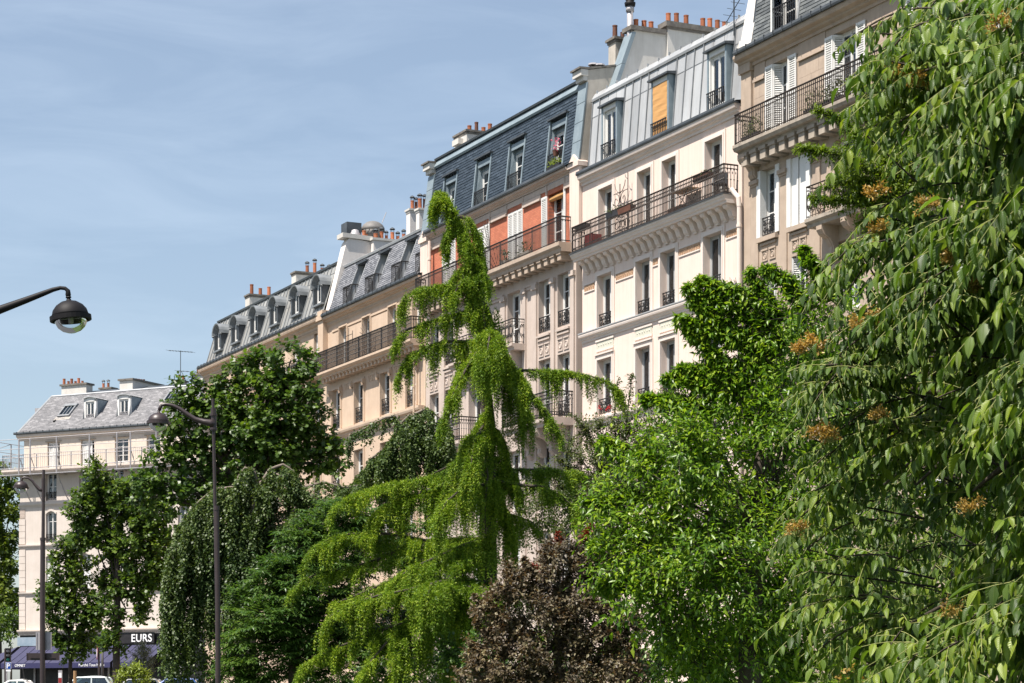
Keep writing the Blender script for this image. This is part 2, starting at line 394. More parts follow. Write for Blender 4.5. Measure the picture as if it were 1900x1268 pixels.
# ------------------------------------------------------------------ mesh helpers
class MB:
    """collects polygons; at() shifts what follows; mat index per face"""
    def __init__(s):
        s.v, s.f, s.m, s.mi = [], [], [], 0
    def poly(s, pts):
        i = len(s.v)
        s.v.extend(pts)
        s.f.append(tuple(range(i, i + len(pts))))
        s.m.append(s.mi)
        return s
    def grid(s, rows, closed=False, cap=False):
        n = len(rows[0])
        b = len(s.v)
        for r in rows:
            s.v.extend(r)
        for i in range(len(rows) - 1):
            for j in range(n if closed else n - 1):
                k = (j + 1) % n
                s.f.append((b + i * n + j, b + i * n + k, b + (i + 1) * n + k, b + (i + 1) * n + j))
                s.m.append(s.mi)
        if cap:
            s.f.append(tuple(b + j for j in reversed(range(n))))
            s.m.append(s.mi)
            e = b + (len(rows) - 1) * n
            s.f.append(tuple(e + j for j in range(n)))
            s.m.append(s.mi)
        return s
    def box(s, x0, x1, y0, y1, z0, z1):
        p = [(x, y, z) for z in (z0, z1) for y in (y0, y1) for x in (x0, x1)]
        b = len(s.v)
        s.v.extend(p)
        for f in ((0, 2, 3, 1), (4, 5, 7, 6), (0, 1, 5, 4), (2, 6, 7, 3), (0, 4, 6, 2), (1, 3, 7, 5)):
            s.f.append(tuple(b + i for i in f))
            s.m.append(s.mi)
        return s
    def prism_x(s, poly, x0, x1):
        """polygon in (y, z) pushed along x"""
        return s.grid([[(x0, y, z) for y, z in poly], [(x1, y, z) for y, z in poly]], closed=True, cap=True)
    def prism_y(s, poly, y0, y1):
        return s.grid([[(x, y0, z) for x, z in poly], [(x, y1, z) for x, z in poly]], closed=True, cap=True)
    def tube(s, pts, r, n=6, cap=True):
        pts = [Vector(p) for p in pts]
        rr = r if isinstance(r, (list, tuple)) else [r] * len(pts)
        rows = []
        ref = None
        for i, p in enumerate(pts):
            t = (pts[min(i + 1, len(pts) - 1)] - pts[max(i - 1, 0)])
            t = t.normalized() if t.length > 1e-9 else Vector((0, 0, 1))
            if ref is None:
                ref = Vector((0, 0, 1)) if abs(t.z) < 0.9 else Vector((1, 0, 0))
            u = t.cross(ref).normalized()
            w = u.cross(t).normalized()
            ref = w
            rows.append([tuple(p + (u * math.cos(2 * math.pi * k / n) + w * math.sin(2 * math.pi * k / n)) * rr[i]) for k in range(n)])
        return s.grid(rows, closed=True, cap=cap)
    def lathe(s, prof, cx=0, cy=0, cz=0, n=12, cap=True):
        rows = [[(cx + r * math.cos(2 * math.pi * k / n), cy + r * math.sin(2 * math.pi * k / n), cz + z) for k in range(n)] for r, z in prof]
        return s.grid(rows, closed=True, cap=cap)
    def octa(s, x, y, z, r, h):
        b = len(s.v)
        s.v.extend([(x, y, z + h), (x + r, y, z), (x, y + r, z), (x - r, y, z), (x, y - r, z), (x, y, z - h)])
        for f in ((0, 1, 2), (0, 2, 3), (0, 3, 4), (0, 4, 1), (5, 2, 1), (5, 3, 2), (5, 4, 3), (5, 1, 4)):
            s.f.append(tuple(b + i for i in f))
            s.m.append(s.mi)
        return s
    def mesh(s, name, mats, smooth=False, off=(0, 0, 0)):
        me = bpy.data.meshes.new(name)
        v = s.v if off == (0, 0, 0) else [(a - off[0], b - off[1], c - off[2]) for a, b, c in s.v]
        me.from_pydata(v, [], s.f)
        for m in (mats if isinstance(mats, (list, tuple)) else [mats]):
            me.materials.append(M[m] if isinstance(m, str) else m)
        if max(s.m, default=0) > 0:
            me.polygons.foreach_set('material_index', s.m)
        if smooth:
            me.polygons.foreach_set('use_smooth', [True] * len(me.polygons))
        return me

def link(name, data, parent=None, loc=(0, 0, 0), rotz=0.0):
    o = bpy.data.objects.new(name, data)
    o.location = loc
    o.rotation_euler = (0, 0, rotz)
    COL.objects.link(o)
    if parent is not None:
        o.parent = parent
    return o

def tag(o, label=None, cat=None, group=None, kind=None):
    if label: o['label'] = label
    if cat: o['category'] = cat
    if group: o['group'] = group
    if kind: o['kind'] = kind
    return o

def thing(name, label, cat, loc=(0, 0, 0), rotz=0.0, group=None):
    return tag(link(name, None, None, loc, rotz), label, cat, group)

def P(px, py, Y):
    """the point at depth Y that the photograph shows at pixel px, py"""
    return Vector(((px - CX) / FPX * Y, Y, ZC + (HZ - py) / FPX * Y))

def ground_z(y):
    t = min(max((y - 15) / 85.0, 0), 1)
    return 1.3 * t * t * (3 - 2 * t)

class Frame:
    """a facade line: s runs along it to the right, y goes into the building"""
    def __init__(f, e, p0):
        f.e, f.w, f.p0 = e, (-e[1], e[0]), p0
        f.rot = math.atan2(e[1], e[0])
    def pix(f, px, py, t=0.0):
        u = (px - CX) / FPX
        s = (u * f.p0[1] - f.p0[0] + t * (u * f.w[1] - f.w[0])) / (f.e[0] - u * f.e[1])
        Y = f.p0[1] + s * f.e[1] + t * f.w[1]
        return s, ZC + (HZ - py) / FPX * Y
    def pixs(f, px, py, s):
        u = (px - CX) / FPX
        y = (u * (f.p0[1] + s * f.e[1]) - f.p0[0] - s * f.e[0]) / (f.w[0] - u * f.w[1])
        Y = f.p0[1] + s * f.e[1] + y * f.w[1]
        return y, ZC + (HZ - py) / FPX * Y
    def world(f, s, y, z):
        return (f.p0[0] + s * f.e[0] + y * f.w[0], f.p0[1] + s * f.e[1] + y * f.w[1], z)

_Y0 = 180000 / 1400.0
FA = Frame(EA, ((380 - CX) / FPX * _Y0, _Y0))
FB = Frame((0.8912, -0.4536), ((37 - CX) / FPX * 150.0, 150.0))

# ------------------------------------------------------------------ ground
def sheet(name, mat, xs, ys, dz, label=None):
    b = MB()
    b.grid([[(x, y, ground_z(y) + dz) for x in xs] for y in ys])
    return tag(link(name, b.mesh(name, mat)), kind='structure')
sheet('street', 'asphalt', [-300, -60, -20, -4], [3, 10, 15, 20, 25, 30, 36], 0.03)
sheet('street', 'asphalt', [-300, -60, -20, -9.5], list(range(36, 140, 6)), 0.03)
sheet('ground', 'lawn', [-900, -200, -60, -20, 0, 20, 60, 200, 900], [-300, -60, 0] + list(range(10, 105, 5)) + [150, 250, 500, 1500], 0.0)
def strip(name, mat, y0, y1, dz, side=0.0):
    b = MB()
    ss = list(range(-40, 160, 4))
    rows = []
    for y in ([y0, y1] if not side else [y0, y0, y1]):
        pass
    for s_ in ss:
        a, c = FA.world(s_, y0, 0), FA.world(s_, y1, 0)
        r = [(c[0], c[1], ground_z(c[1]) + dz), (a[0], a[1], ground_z(a[1]) + dz)]
        if side:
            r.append((a[0], a[1], ground_z(a[1]) + dz - side))
        rows.append(r)
    b.grid(rows)
    return tag(link(name, b.mesh(name, mat)), kind='structure')
strip('road', 'asphalt', -13.0, -3.2, 0.02)
strip('pavement', 'pavement', -3.2, 0.5, 0.14, side=0.14)

# ------------------------------------------------------------------ building kit
def text_mesh(cu):
    """letters as plain geometry"""
    o = bpy.data.objects.new('letter', cu)
    COL.objects.link(o)
    me = bpy.data.meshes.new_from_object(o)
    bpy.data.objects.remove(o)
    return me

class Bld:
    def __init__(b, frame, s0, z0, name, label):
        b.f, b.s0, b.z0 = frame, s0, z0
        b.root = thing(name, label, 'building', frame.world(s0, 0, z0), frame.rot)
        b.cache = {}
    def add(b, name, mb, mats, parent=None, smooth=False, kind=None, label=None):
        """mesh given in facade coordinates (s, y, z)"""
        off = (b.s0, 0, b.z0)
        if parent is not None:
            q = parent
            while q is not b.root:
                off = (off[0] + q.location.x, off[1] + q.location.y, off[2] + q.location.z)
                q = q.parent
        o = link(name, mb.mesh(name, mats, smooth, off), parent or b.root)
        return tag(o, label=label, kind=kind)
    def put(b, name, me, s, y, z, parent=None, label=None):
        """shared mesh, its origin placed at (s, y, z)"""
        off = [b.s0, 0, b.z0]
        q = parent
        while q is not None and q is not b.root:
            off[0] += q.location.x; off[1] += q.location.y; off[2] += q.location.z
            q = q.parent
        return tag(link(name, me, parent or b.root, (s - off[0], y - off[1], z - off[2])), label=label)

def wall_open(mb, s0, s1, z0, z1, ops, depth=0.27, y=0.0, jamb_mi=None):
    xs = sorted({s0, s1} | {v for o in ops for v in o[:2] if s0 < v < s1})
    zs = sorted({z0, z1} | {v for o in ops for v in o[2:4] if z0 < v < z1})
    for i in range(len(xs) - 1):
        for j in range(len(zs) - 1):
            cx_, cz_ = (xs[i] + xs[i + 1]) / 2, (zs[j] + zs[j + 1]) / 2
            if any(o[0] < cx_ < o[1] and o[2] < cz_ < o[3] for o in ops):
                continue
            mb.poly([(xs[i], y, zs[j]), (xs[i + 1], y, zs[j]), (xs[i + 1], y, zs[j + 1]), (xs[i], y, zs[j + 1])])
    k = mb.mi
    if jamb_mi is not None: mb.mi = jamb_mi
    for o in ops:
        a, c, e, g = o[:4]
        d = y + depth
        mb.poly([(a, y, e), (a, y, g), (a, d, g), (a, d, e)])
        mb.poly([(c, y, e), (c, d, e), (c, d, g), (c, y, g)])
        mb.poly([(a, y, g), (c, y, g), (c, d, g), (a, d, g)])
        mb.poly([(a, y, e), (a, d, e), (c, d, e), (c, y, e)])
    mb.mi = k

def shell(mb, s0, s1, y1, z0, z1, y0=0.0):
    """side and back walls of a building"""
    mb.poly([(s0, y0, z0), (s0, y0, z1), (s0, y1, z1), (s0, y1, z0)])
    mb.poly([(s1, y0, z0), (s1, y1, z0), (s1, y1, z1), (s1, y0, z1)])
    mb.poly([(s0, y1, z0), (s0, y1, z1), (s1, y1, z1), (s1, y1, z0)])

WCACHE = {}
def win_meshes(w, h, bars, mat, fr=0.06, leaves=2):
    key = (round(w, 2), round(h, 2), tuple(bars), mat, fr, leaves)
    if key in WCACHE:
        return WCACHE[key]
    m = MB()
    d = 0.07
    m.box(0, fr, -d, 0, 0, h); m.box(w - fr, w, -d, 0, 0, h)
    m.box(fr, w - fr, -d, 0, h - fr, h); m.box(fr, w - fr, -d, 0, 0, fr)
    inner = (w - 2 * fr) / leaves
    for k in range(leaves):
        a = fr + k * inner
        c = a + inner
        t = 0.055
        m.box(a + .003, a + t, -d + .02, -.005, fr, h - fr); m.box(c - t, c - .003, -d + .02, -.005, fr, h - fr)
        m.box(a + t, c - t, -d + .02, -.005, fr, fr + .13); m.box(a + t, c - t, -d + .02, -.005, h - fr - .07, h - fr)
        for q in bars:
            m.box(a + t, c - t, -d + .025, -.01, h * q - .018, h * q + .018)
    if leaves == 2:
        m.box(w / 2 - .03, w / 2 + .03, -d - .012, -d + .02, fr, h - fr)
    g = MB()
    g.box(fr + .02, w - fr - .02, -.034, -.026, fr + .02, h - fr - .02)
    WCACHE[key] = (m.mesh('window', mat), g.mesh('pane', 'glass'))
    return WCACHE[key]

def spiral(cx, cz, r0, turns, a0, n=12, flip=1):
    return [(cx + flip * r0 * (1 - .8 * i / n) * math.cos(a0 + turns * 2 * math.pi * i / n), 0, cz + r0 * (1 - .8 * i / n) * math.sin(a0 + turns * 2 * math.pi * i / n)) for i in range(n + 1)]

GC = {}
def guard_mesh(w, h, style='scroll', mat='iron'):
    key = (round(w, 2), round(h, 2), style, mat)
    if key in GC:
        return GC[key]
    m = MB()
    m.box(-.02, w + .02, -.025, .02, h - .035, h)
    if style == 'bars':
        m.box(0, w, -.015, .01, 0, .025); m.box(0, w, -.012, .008, h - .14, h - .12)
        k = max(3, int(w / .12))
        for i in range(k + 1):
            x = w * i / k
            m.box(x - .014, x + .014, -.012, .012, .0, h - .03)
    else:
        m.box(0, w, -.015, .01, .02, .045); m.box(0, w, -.012, .008, h - .12, h - .10)
        k = max(2, round(w / .3))
        for i in range(k + 1):
            x = w * i / k
            m.box(x - .012, x + .012, -.01, .01, .02, h - .03)
        for i in range(k):
            c = w * (i + .5) / k
            q = w / k
            hh = h - .14
            for fl in (-1, 1):
                m.tube(spiral(c + fl * q * .23, .045 + hh * .72, q * .21, 1.1, 1.57, 9, fl), .015, 3, False)
                m.tube(spiral(c + fl * q * .23, .045 + hh * .27, q * .21, -1.1, -1.57, 9, fl), .015, 3, False)
                m.tube([(c + fl * q * .02, 0, .05), (c + fl * q * .16, 0, .045 + hh * .5), (c + fl * q * .02, 0, .04 + hh)], .014, 3, False)
            m.octa(c, 0, .045 + hh * .5, .035, .05)
    GC[key] = m.mesh('guard_rail', mat)
    return GC[key]

def curtain_mesh(w, h):
    key = ('cur', round(w, 2), round(h, 2))
    if key not in GC:
        m = MB()
        n = max(4, int(w / .06))
        m.grid([[(w * i / n, .025 * math.sin(i * 1.9) + .012 * math.sin(i * 4.1), z) for i in range(n + 1)] for z in (0, h)])
        GC[key] = m.mesh('curtain', 'curtain')
    return GC[key]

def surround_mesh(w, h, t, mat, head=0.0):
    key = ('sur', round(w, 2), round(h, 2), t, mat, head)
    if key not in GC:
        m = MB()
        p = .045
        m.box(-t, -.002, -p, -.002, 0, h + t); m.box(w + .002, w + t, -p, -.002, 0, h + t)
        m.box(0, w, -p, -.002, h + .002, h + t)
        m.box(-t * .45, -.002, -p - .02, -p - .001, 0, h + t * .5); m.box(w + .002, w + t * .45, -p - .02, -p - .001, 0, h + t * .5)
        m.box(0, w, -p - .02, -p - .001, h + .002, h + t * .45)
        if head:
            m.box(-t - .02, w + t + .02, -p - .06, -.002, h + t + head, h + t + head + .07)
            m.box(-t, w + t, -p, -.002, h + t + .001, h + t + head - .001)
        GC[key] = m.mesh('surround', mat)
    return GC[key]

def window(b, s0, s1, z0, z1, depth=.27, bars=(.5,), mat='white_paint', guard=None, gstyle='scroll', surround=None, smat=None,
           curtain=None, y=0.0, leaves=2, head=0.0, gy=0.04, fr=.06, label=None):
    w, h = s1 - s0, z1 - z0
    wm, gm = win_meshes(w, h, bars, mat, fr, leaves)
    o = b.put('window', wm, s0, y + depth, z0, label=label)
    b.put('pane', gm, s0, y + depth, z0, o)
    if guard:
        b.put('guard_rail', guard_mesh(w - .02, guard, gstyle), s0 + .01, y + gy, z0 + .03, o)
    if surround:
        b.put('surround', surround_mesh(w, h, surround, smat, head), s0, y, z0, o)
    if R.random() < .28:
        hb = round(h * R.choice([.2, .3, .45]), 2)
        key = ('blind', round(w, 2), hb)
        if key not in GC:
            mb_ = MB()
            mb_.box(.07, w - .07, -.01, .01, -hb, -.06)
            GC[key] = mb_.mesh('roller_blind', 'curtain')
        b.put('roller_blind', GC[key], s0, y + depth + .06, z1, o)
    if curtain is None:
        curtain = R.choice([0, .35, .45, .55, .8])
    if curtain:
        b.put('curtain', curtain_mesh(w * curtain, h - .2), s0 + .08 if R.random() < .5 else s1 - .08 - w * curtain, y + depth + .1, z0 + .1, o)
    return o

def shutter_mesh(w, h):
    key = ('shut', round(w, 2), round(h, 2))
    if key not in GC:
        m = MB()
        t = .06
        m.box(0, t, -.04, 0, 0, h); m.box(w - t, w, -.04, 0, 0, h)
        for z in (0, h * .48, h - .09):
            m.box(t, w - t, -.04, 0, z, z + .09)
        n = int(h / .075)
        for i in range(n):
            z = .06 + (h - .12) * i / n
            m.poly([(t, -.004, z + .055), (w - t, -.004, z + .055), (w - t, -.036, z), (t, -.036, z)])
            m.poly([(t, -.004, z + .055), (t, .0, z + .052), (w - t, .0, z + .052), (w - t, -.004, z + .055)])
        m.box(t, w - t, .006, .012, .05, h - .05)
        GC[key] = m.mesh('shutter', 'white_paint')
    return GC[key]

def shutters_closed(b, s0, s1, z0, z1, n, y=-.01):
    w = (s1 - s0) / n
    for k in range(n):
        b.put('shutter', shutter_mesh(w - .012, z1 - z0), s0 + k * w + .006, y, z0)

def rail_mb(m, s0, s1, y0, z0, h, step=.115, ends=True, ywall=0.0, style='fancy', k_=1.0):
    """ironwork along the front and back to the wall at both ends"""
    def run(p, q):
        L = math.hypot(q[0] - p[0], q[1] - p[1])
        n = max(2, int(L / step))
        ux, uy = (q[0] - p[0]) / L, (q[1] - p[1]) / L
        def at(t, z, o=0.0):
            return (p[0] + ux * t + uy * o, p[1] + uy * t - ux * o, z)
        m.tube([at(-.02, z0 + h), at(L + .02, z0 + h)], .030, 6)
        m.tube([at(0, z0 + .05), at(L, z0 + .05)], .02, 4)
        m.tube([at(0, z0 + h - .13), at(L, z0 + h - .13)], .015, 4)
        if style == 'fancy':
            m.tube([at(0, z0 + .18), at(L, z0 + .18)], .009, 4)
        for i in range(n + 1):
            t = L * i / n
            big = i % 14 == 0
            m.tube([at(t, z0 - (.03 if big else 0)), at(t, z0 + h - .01)], .026 if big else .0135 * k_, 4, False)
            if style == 'fancy':
                c = at(t, z0 + h * .5)
                m.octa(c[0], c[1], c[2], .036, .055)
                for dz in (-.13, .13):
                    m.octa(c[0], c[1], c[2] + dz, .018, .022)
            elif style == 'bead':
                for q_ in (.3, .5, .7):
                    c = at(t, z0 + h * q_)
                    m.octa(c[0], c[1], c[2], .026 * k_, .03)
            if i < n and style != 'plain':
                tm = t + L / n / 2
                r = L / n * .5
                m.tube([at(tm + r * math.cos(a), z0 + h - .13 - .075 + .072 * math.sin(a)) for a in (0, .8, 1.57, 2.35, 3.14)], .013, 3, False)
                if style == 'fancy':
                    m.tube([at(tm + r * .8 * math.cos(a), z0 + .115 + .055 * math.sin(a)) for a in (0, 1.05, 2.1, 3.15, 4.2, 5.25, 6.28)], .012, 3, False)
                    c = at(tm, z0 + h - .27)
                    m.octa(c[0], c[1], c[2], .024, .06)
    run((s0, y0), (s1, y0))
    if ends:
        run((s0, y0 + .02), (s0, ywall - .02))
        run((s1, y0 + .02), (s1, ywall - .02))
    return m

def scroll_rail(m, s0, s1, y0, z0, h, ends=True):
    """panels of big iron scrolls"""
    def run(p, q):
        L = math.hypot(q[0] - p[0], q[1] - p[1])
        ux, uy = (q[0] - p[0]) / L, (q[1] - p[1]) / L
        k = max(1, round(L / .34))
        w = L / k
        def at(t, z):
            return (p[0] + ux * t, p[1] + uy * t, z)
        m.tube([at(0, z0 + h), at(L, z0 + h)], .024, 6)
        for dz in (.05, h - .12):
            m.tube([at(0, z0 + dz), at(L, z0 + dz)], .012, 4)
        for i in range(k + 1):
            m.tube([at(w * i, z0), at(w * i, z0 + h)], .013, 4)
        for i in range(k):
            for fl in (-1, 1):
                for cz_, a0, tr in ((.72, 1.57, 1.2), (.34, -1.57, -1.2)):
                    sp = spiral(0, 0, w * .24, tr, a0, 10, fl)
                    m.tube([at(w * (i + .5) + fl * w * .22 + x, z0 + h * cz_ + z) for x, _, z in sp], .017, 3, False)
                m.tube([at(w * (i + .5) + fl * w * .45 * math.cos(a), z0 + h * .5 + h * .3 * math.sin(a)) for a in (-1.4, -.7, 0, .7, 1.4)], .015, 3, False)
    run((s0, y0), (s1, y0))
    if ends:
        run((s0, y0), (s0, 0)); run((s1, y0), (s1, 0))
    return m

def balcony(b, s0, s1, D, zt, zb, mat, profile=None):
    m = MB()
    prof = profile or [(0, zb), (-D + .12, zb), (-D + .10, zb + (zt - zb) * .35), (-D + .03, zb + (zt - zb) * .5), (-D, zb + (zt - zb) * .6), (-D, zt), (0, zt)]
    m.prism_x(prof, s0, s1)
    return b.add('balcony', m, mat)

def corbel_mesh(D, H, w, mat, style='scroll'):
    key = ('corb', D, H, w, mat, style)
    if key not in GC:
        m = MB()
        if style == 'scroll':
            prof = [(0, 0), (-D, 0), (-D - .01, -.07), (-D + .05, -.14), (-D * .78, -.13), (-D * .62, -H * .42), (-D * .5, -H * .62), (-D * .42, -H * .85), (-.12, -H), (0, -H)]
            m.prism_x(prof, -w / 2, w / 2)
            m.prism_x([(-.0, -H), (-.10, -H), (-.08, -H - .06), (0, -H - .08)], -w * .38, w * .38)
            m.prism_x([(y - .012, z) for y, z in prof[1:9]] + [(-.1, -H * .5)], -w * .18, w * .18)
        elif style == 'block':
            m.box(-w / 2, w / 2, -D, 0, -H, 0)
            m.box(-w * .62, w * .62, -D - .04, 0, -H * .28, -.002)
        elif style == 'console':
            prof = [(0, 0), (-D, 0), (-D, -.16), (-D * .85, -.30), (-D * .5, -H * .42), (-D * .28, -H * .66), (-D * .30, -H * .85), (-D * .16, -H), (0, -H)]
            m.prism_x(prof, -w / 2, w / 2)
            m.prism_x([(y - .02, z) for y, z in prof[2:8]] + [(-.05, -H * .5)], -w * .25, w * .25)
        GC[key] = m.mesh('corbel', mat)
    return GC[key]

def corbels(b, parent, s0, s1, n, z, D, H, w, mat, style='scroll', name='corbel'):
    me = corbel_mesh(D, H, w, mat, style)
    for k in range(n):
        b.put(name, me, s0 + (s1 - s0) * (k + .5) / n, 0, z, parent)

def gutter(b, s0, s1, z, y=-.3, brackets=True, mat='zinc_dark'):
    m = MB()
    m.prism_x([(y, z), (y - .02, z + .06), (y, z + .15), (y + .03, z + .15), (y + .02, z + .05), (y + .2, z + .04), (y + .2, z)], s0, s1)
    if brackets:
        k = int((s1 - s0) / .55)
        for i in range(k):
            x = s0 + (s1 - s0) * (i + .5) / k
            m.box(x - .015, x + .015, y - .035, y + .05, z - .01, z + .17)
    return b.add('gutter', m, mat)

def cornice(b, s0, s1, zt, zb, out, mat, name='cornice', back=0.0):
    H = zt - zb
    m = MB()
    m.prism_x([(back, zb), (back - out * .18, zb), (back - out * .22, zb + H * .22), (back - out * .5, zb + H * .36), (back - out * .55, zb + H * .5), (back - out * .92, zb + H * .62),
               (back - out, zb + H * .8), (back - out, zt), (back, zt)], s0, s1)
    return b.add(name, m, mat)

def slope_open(mb, s0, s1, ya, za, yb, zb, ops):
    """sloping roof face with holes; returns y as a function of z"""
    yz = lambda z: ya + (yb - ya) * (z - za) / (zb - za)
    xs = sorted({s0, s1} | {v for o in ops for v in o[:2]})
    zs = sorted({za, zb} | {v for o in ops for v in o[2:4] if za < v < zb})
    for i in range(len(xs) - 1):
        for j in range(len(zs) - 1):
            c, d = (xs[i] + xs[i + 1]) / 2, (zs[j] + zs[j + 1]) / 2
            if any(o[0] < c < o[1] and o[2] < d < o[3] for o in ops):
                continue
            mb.poly([(xs[i], yz(zs[j]), zs[j]), (xs[i + 1], yz(zs[j]), zs[j]), (xs[i + 1], yz(zs[j + 1]), zs[j + 1]), (xs[i], yz(zs[j + 1]), zs[j + 1])])
    return yz

def slates(s0, s1, ya, za, yb, zb, ops, w, h, seed=1, skew=None):
    """overlapping slates, each a thin tilted slab with its lower edge standing proud"""
    rnd = random.Random(seed)
    m = MB()
    L = math.hypot(yb - ya, zb - za)
    ty, tz = (yb - ya) / L, (zb - za) / L
    ny, nz_ = -tz, ty
    rows = int(L / h)
    h = L / rows
    for r in range(rows):
        off = (w / 2 if r % 2 else 0) + rnd.uniform(-.01, .01)
        x = s0 - off
        t0, t1 = r * h, min((r + 1.25) * h, L)
        lo = s0 + (skew * r / rows if skew else 0)
        while x < s1:
            a, c = max(x, lo), min(x + w, s1)
            x += w
            if c - a < .02: continue
            zc_ = za + tz * (r + .5) * h
            cut = False
            for o in ops:
                if o[2] < zc_ < o[3]:
                    if o[0] <= a and c <= o[1]: cut = True
                    elif a < o[0] < c: c = o[0]
                    elif a < o[1] < c: a = o[1]
            if cut or c - a < .02: continue
            j = rnd.uniform(-.006, .006)
            pr, g = .022 + rnd.uniform(0, .010), .004
            p = lambda s, t, n: (s, ya + ty * t + ny * n, za + tz * t + nz_ * n)
            A, B, C_, D_ = p(a + g, t0 + j, pr), p(c - g, t0 + j, pr), p(c - g, t1, .006), p(a + g, t1, .006)
            k = len(m.v)
            m.v.extend([A, B, C_, D_, p(a + g, t0 + j, .002), p(c - g, t0 + j, .002)])
            m.f.extend([(k, k + 1, k + 2, k + 3), (k + 4, k + 5, k + 1, k), (k + 4, k, k + 3), (k + 1, k + 5, k + 2)])
            m.m.extend([0] * 4)
    return m

def roof_rest(mb, s0, s1, yb, zb, ym, zm, ye, ze, yf, zf):
    """upper roof, far side and gables"""
    mb.poly([(s0, yb, zb), (s1, yb, zb), (s1, ym, zm), (s0, ym, zm)])
    mb.poly([(s0, ym, zm), (s1, ym, zm), (s1, ye, ze), (s0, ye, ze)])
    mb.poly([(s0, ye, ze), (s1, ye, ze), (s1, yf, zf), (s0, yf, zf)])

def gable(mb, s, pts):
    mb.poly([(s, y, z) for y, z in pts])

POT = {}
def pot_mesh(r, h, mat, hat=False):
    key = (r, h, mat, hat)
    if key not in POT:
        m = MB()
        m.lathe([(r * 1.1, 0), (r * 1.08, h * .08), (r, h * .12), (r * .93, h * .88), (r * 1.02, h * .9), (r * 1.04, h), (r * .82, h), (r * .78, h * .7)], n=12)
        if hat:
            m.mi = 1
            for a in range(4):
                x, y = r * .9 * math.cos(a * 1.57), r * .9 * math.sin(a * 1.57)
                m.tube([(x, y, h), (x * 1.05, y * 1.05, h + .16)], .012, 3)
            m.lathe([(r * 1.5, h + .15), (r * 1.2, h + .2), (r * .4, h + .25), (.01, h + .26)], n=8)
            m.lathe([(r * 1.5, h + .15), (r * 1.5, h + .142), (.02, h + .2)], n=8)
        POT[key] = m.mesh('chimney_pot', [mat, 'zinc_dark'], smooth=False)
    return POT[key]

def chimney(b, pxl, pxm, pxr, pyt, pybase, y0, pots, mat='render_grey', capmat='render_old', cap=.09, over=.07, minlen=.5, zdrop=0.0, hat=None, label=None):
    """stack whose front face runs pxl..pxm and side face pxm..pxr; pots: list of (pixel x, pixel height, radius px)"""
    f = b.f
    s0 = f.pix(pxl, pyt, y0)[0]
    s1, zt = f.pix(pxm, pyt, y0)
    y1 = max(f.pixs(pxr, pyt, s1)[0], y0 + minlen)
    zb = f.pix(pxm, pybase, y0)[1] - zdrop
    m = MB()
    m.box(s0, s1, y0, y1, zb, zt - cap)
    o = b.add('chimney', m, mat, label=label)
    c = MB()
    c.box(s0 - over, s1 + over, y0 - over, y1 + over, zt - cap, zt)
    c.box(s0 - over * .4, s1 + over * .4, y0 - over * .4, y1 + over * .4, zt - cap - .1, zt - cap - .001)
    b.add('chimney_cap', c, capmat, o)
    sm = (s0 + s1) / 2
    for k, (px, hp, rp, *kind) in enumerate(pots):
        yy = f.pixs(px, pyt, sm)[0]
        Y = f.world(sm, yy, 0)[1]
        me = pot_mesh(round(rp / FPX * Y, 2), round(hp / FPX * Y + .15, 2), kind[0] if kind else 'terracotta', bool(kind[1:] and kind[1]))
        b.put('chimney_pot', me, sm, yy, zt, o)
    return o, (s0, s1, y0, y1, zb, zt)

def party_wall(b, s0, s1, pix_pts, zlow, mat, name='party_wall', coping=None, cop_mat=None, back=6.0, label=None):
    """fire wall across the roof: its outline is read on the plane s = s1"""
    pts = [b.f.pixs(px, py, s1) for px, py in pix_pts]
    poly = [(pts[0][0], zlow)] + pts + [(max(back, pts[-1][0] + .05), pts[-1][1]), (max(back, pts[-1][0] + .05), zlow)]
    m = MB()
    m.prism_x(poly, s0, s1)
    o = b.add(name, m, mat, label=label)
    if coping:
        c = MB()
        t = coping
        for (ya, za), (yb, zb) in zip([(pts[0][0], zlow)] + pts[:-1], pts):
            L = math.hypot(yb - ya, zb - za)
            if L < .05: continue
            ny, nz_ = -(zb - za) / L, (yb - ya) / L
            c.prism_x([(ya + ny * .002, za + nz_ * .002), (ya + ny * t, za + nz_ * t), (yb + ny * t, zb + nz_ * t), (yb + ny * .002, zb + nz_ * .002)], s0 - .05, s1 + .05)
        b.add('coping', c, cop_mat, o)
    return o

def downpipe(b, s, y, z0, z1, mat, r=.06, joints=()):
    m = MB()
    m.tube([(s, y, z0), (s, y, z1)], r, 10)
    for z in joints:
        m.tube([(s, y, z - .05), (s, y, z + .05)], r * 1.3, 10)
    return b.add('downpipe', m, mat, smooth=False)
# ================================================================== the row of houses (s in metres along FA)
# ---------------- house 1, far left of the row: zinc mansard with arched dormers
b1 = Bld(FA, 0.0, 1.7, 'apartment_building', 'stone apartment house with arched zinc dormers at the far left end of the long row')
W1 = [(2.4, 3.5), (5.4, 6.5), (8.6, 9.7), (11.8, 12.9), (14.85, 15.95), (18.0, 19.05)]
m = MB()
ops = [(a, c, z, z + 2.15) for a, c in W1 for z in (18.3, 15.2, 12.0, 8.8, 5.6)]
wall_open(m, 0, 19.38, 0, 21.05, ops, .27)
shell(m, 0, 19.38, 11, 0, 21.05)
b1.add('wall', m, 'stone_cream')
for a, c in W1:
    for z in (18.3, 15.2, 12.0, 8.8, 5.6):
        if z > 18:
            shutters_closed(b1, a + .1, c - .1, z + .02, z + 2.1, 2, y=.16)
        else:
            window(b1, a, c, z, z + 2.15, guard=.8, surround=.14, smat='stone_cream')
cornice(b1, -.15, 19.3, 21.12, 20.6, .38, 'stone_cream')
cornice(b1, -.02, 19.36, 20.58, 20.45, .06, 'stone_cream', 'string_course')
gutter(b1, -.2, 19.3, 21.12, -.42, True, 'zinc_dark')
for z in (14.7, 11.5):
    cornice(b1, 0, 19.3, z + .2, z, .14, 'stone_cream', 'string_course')
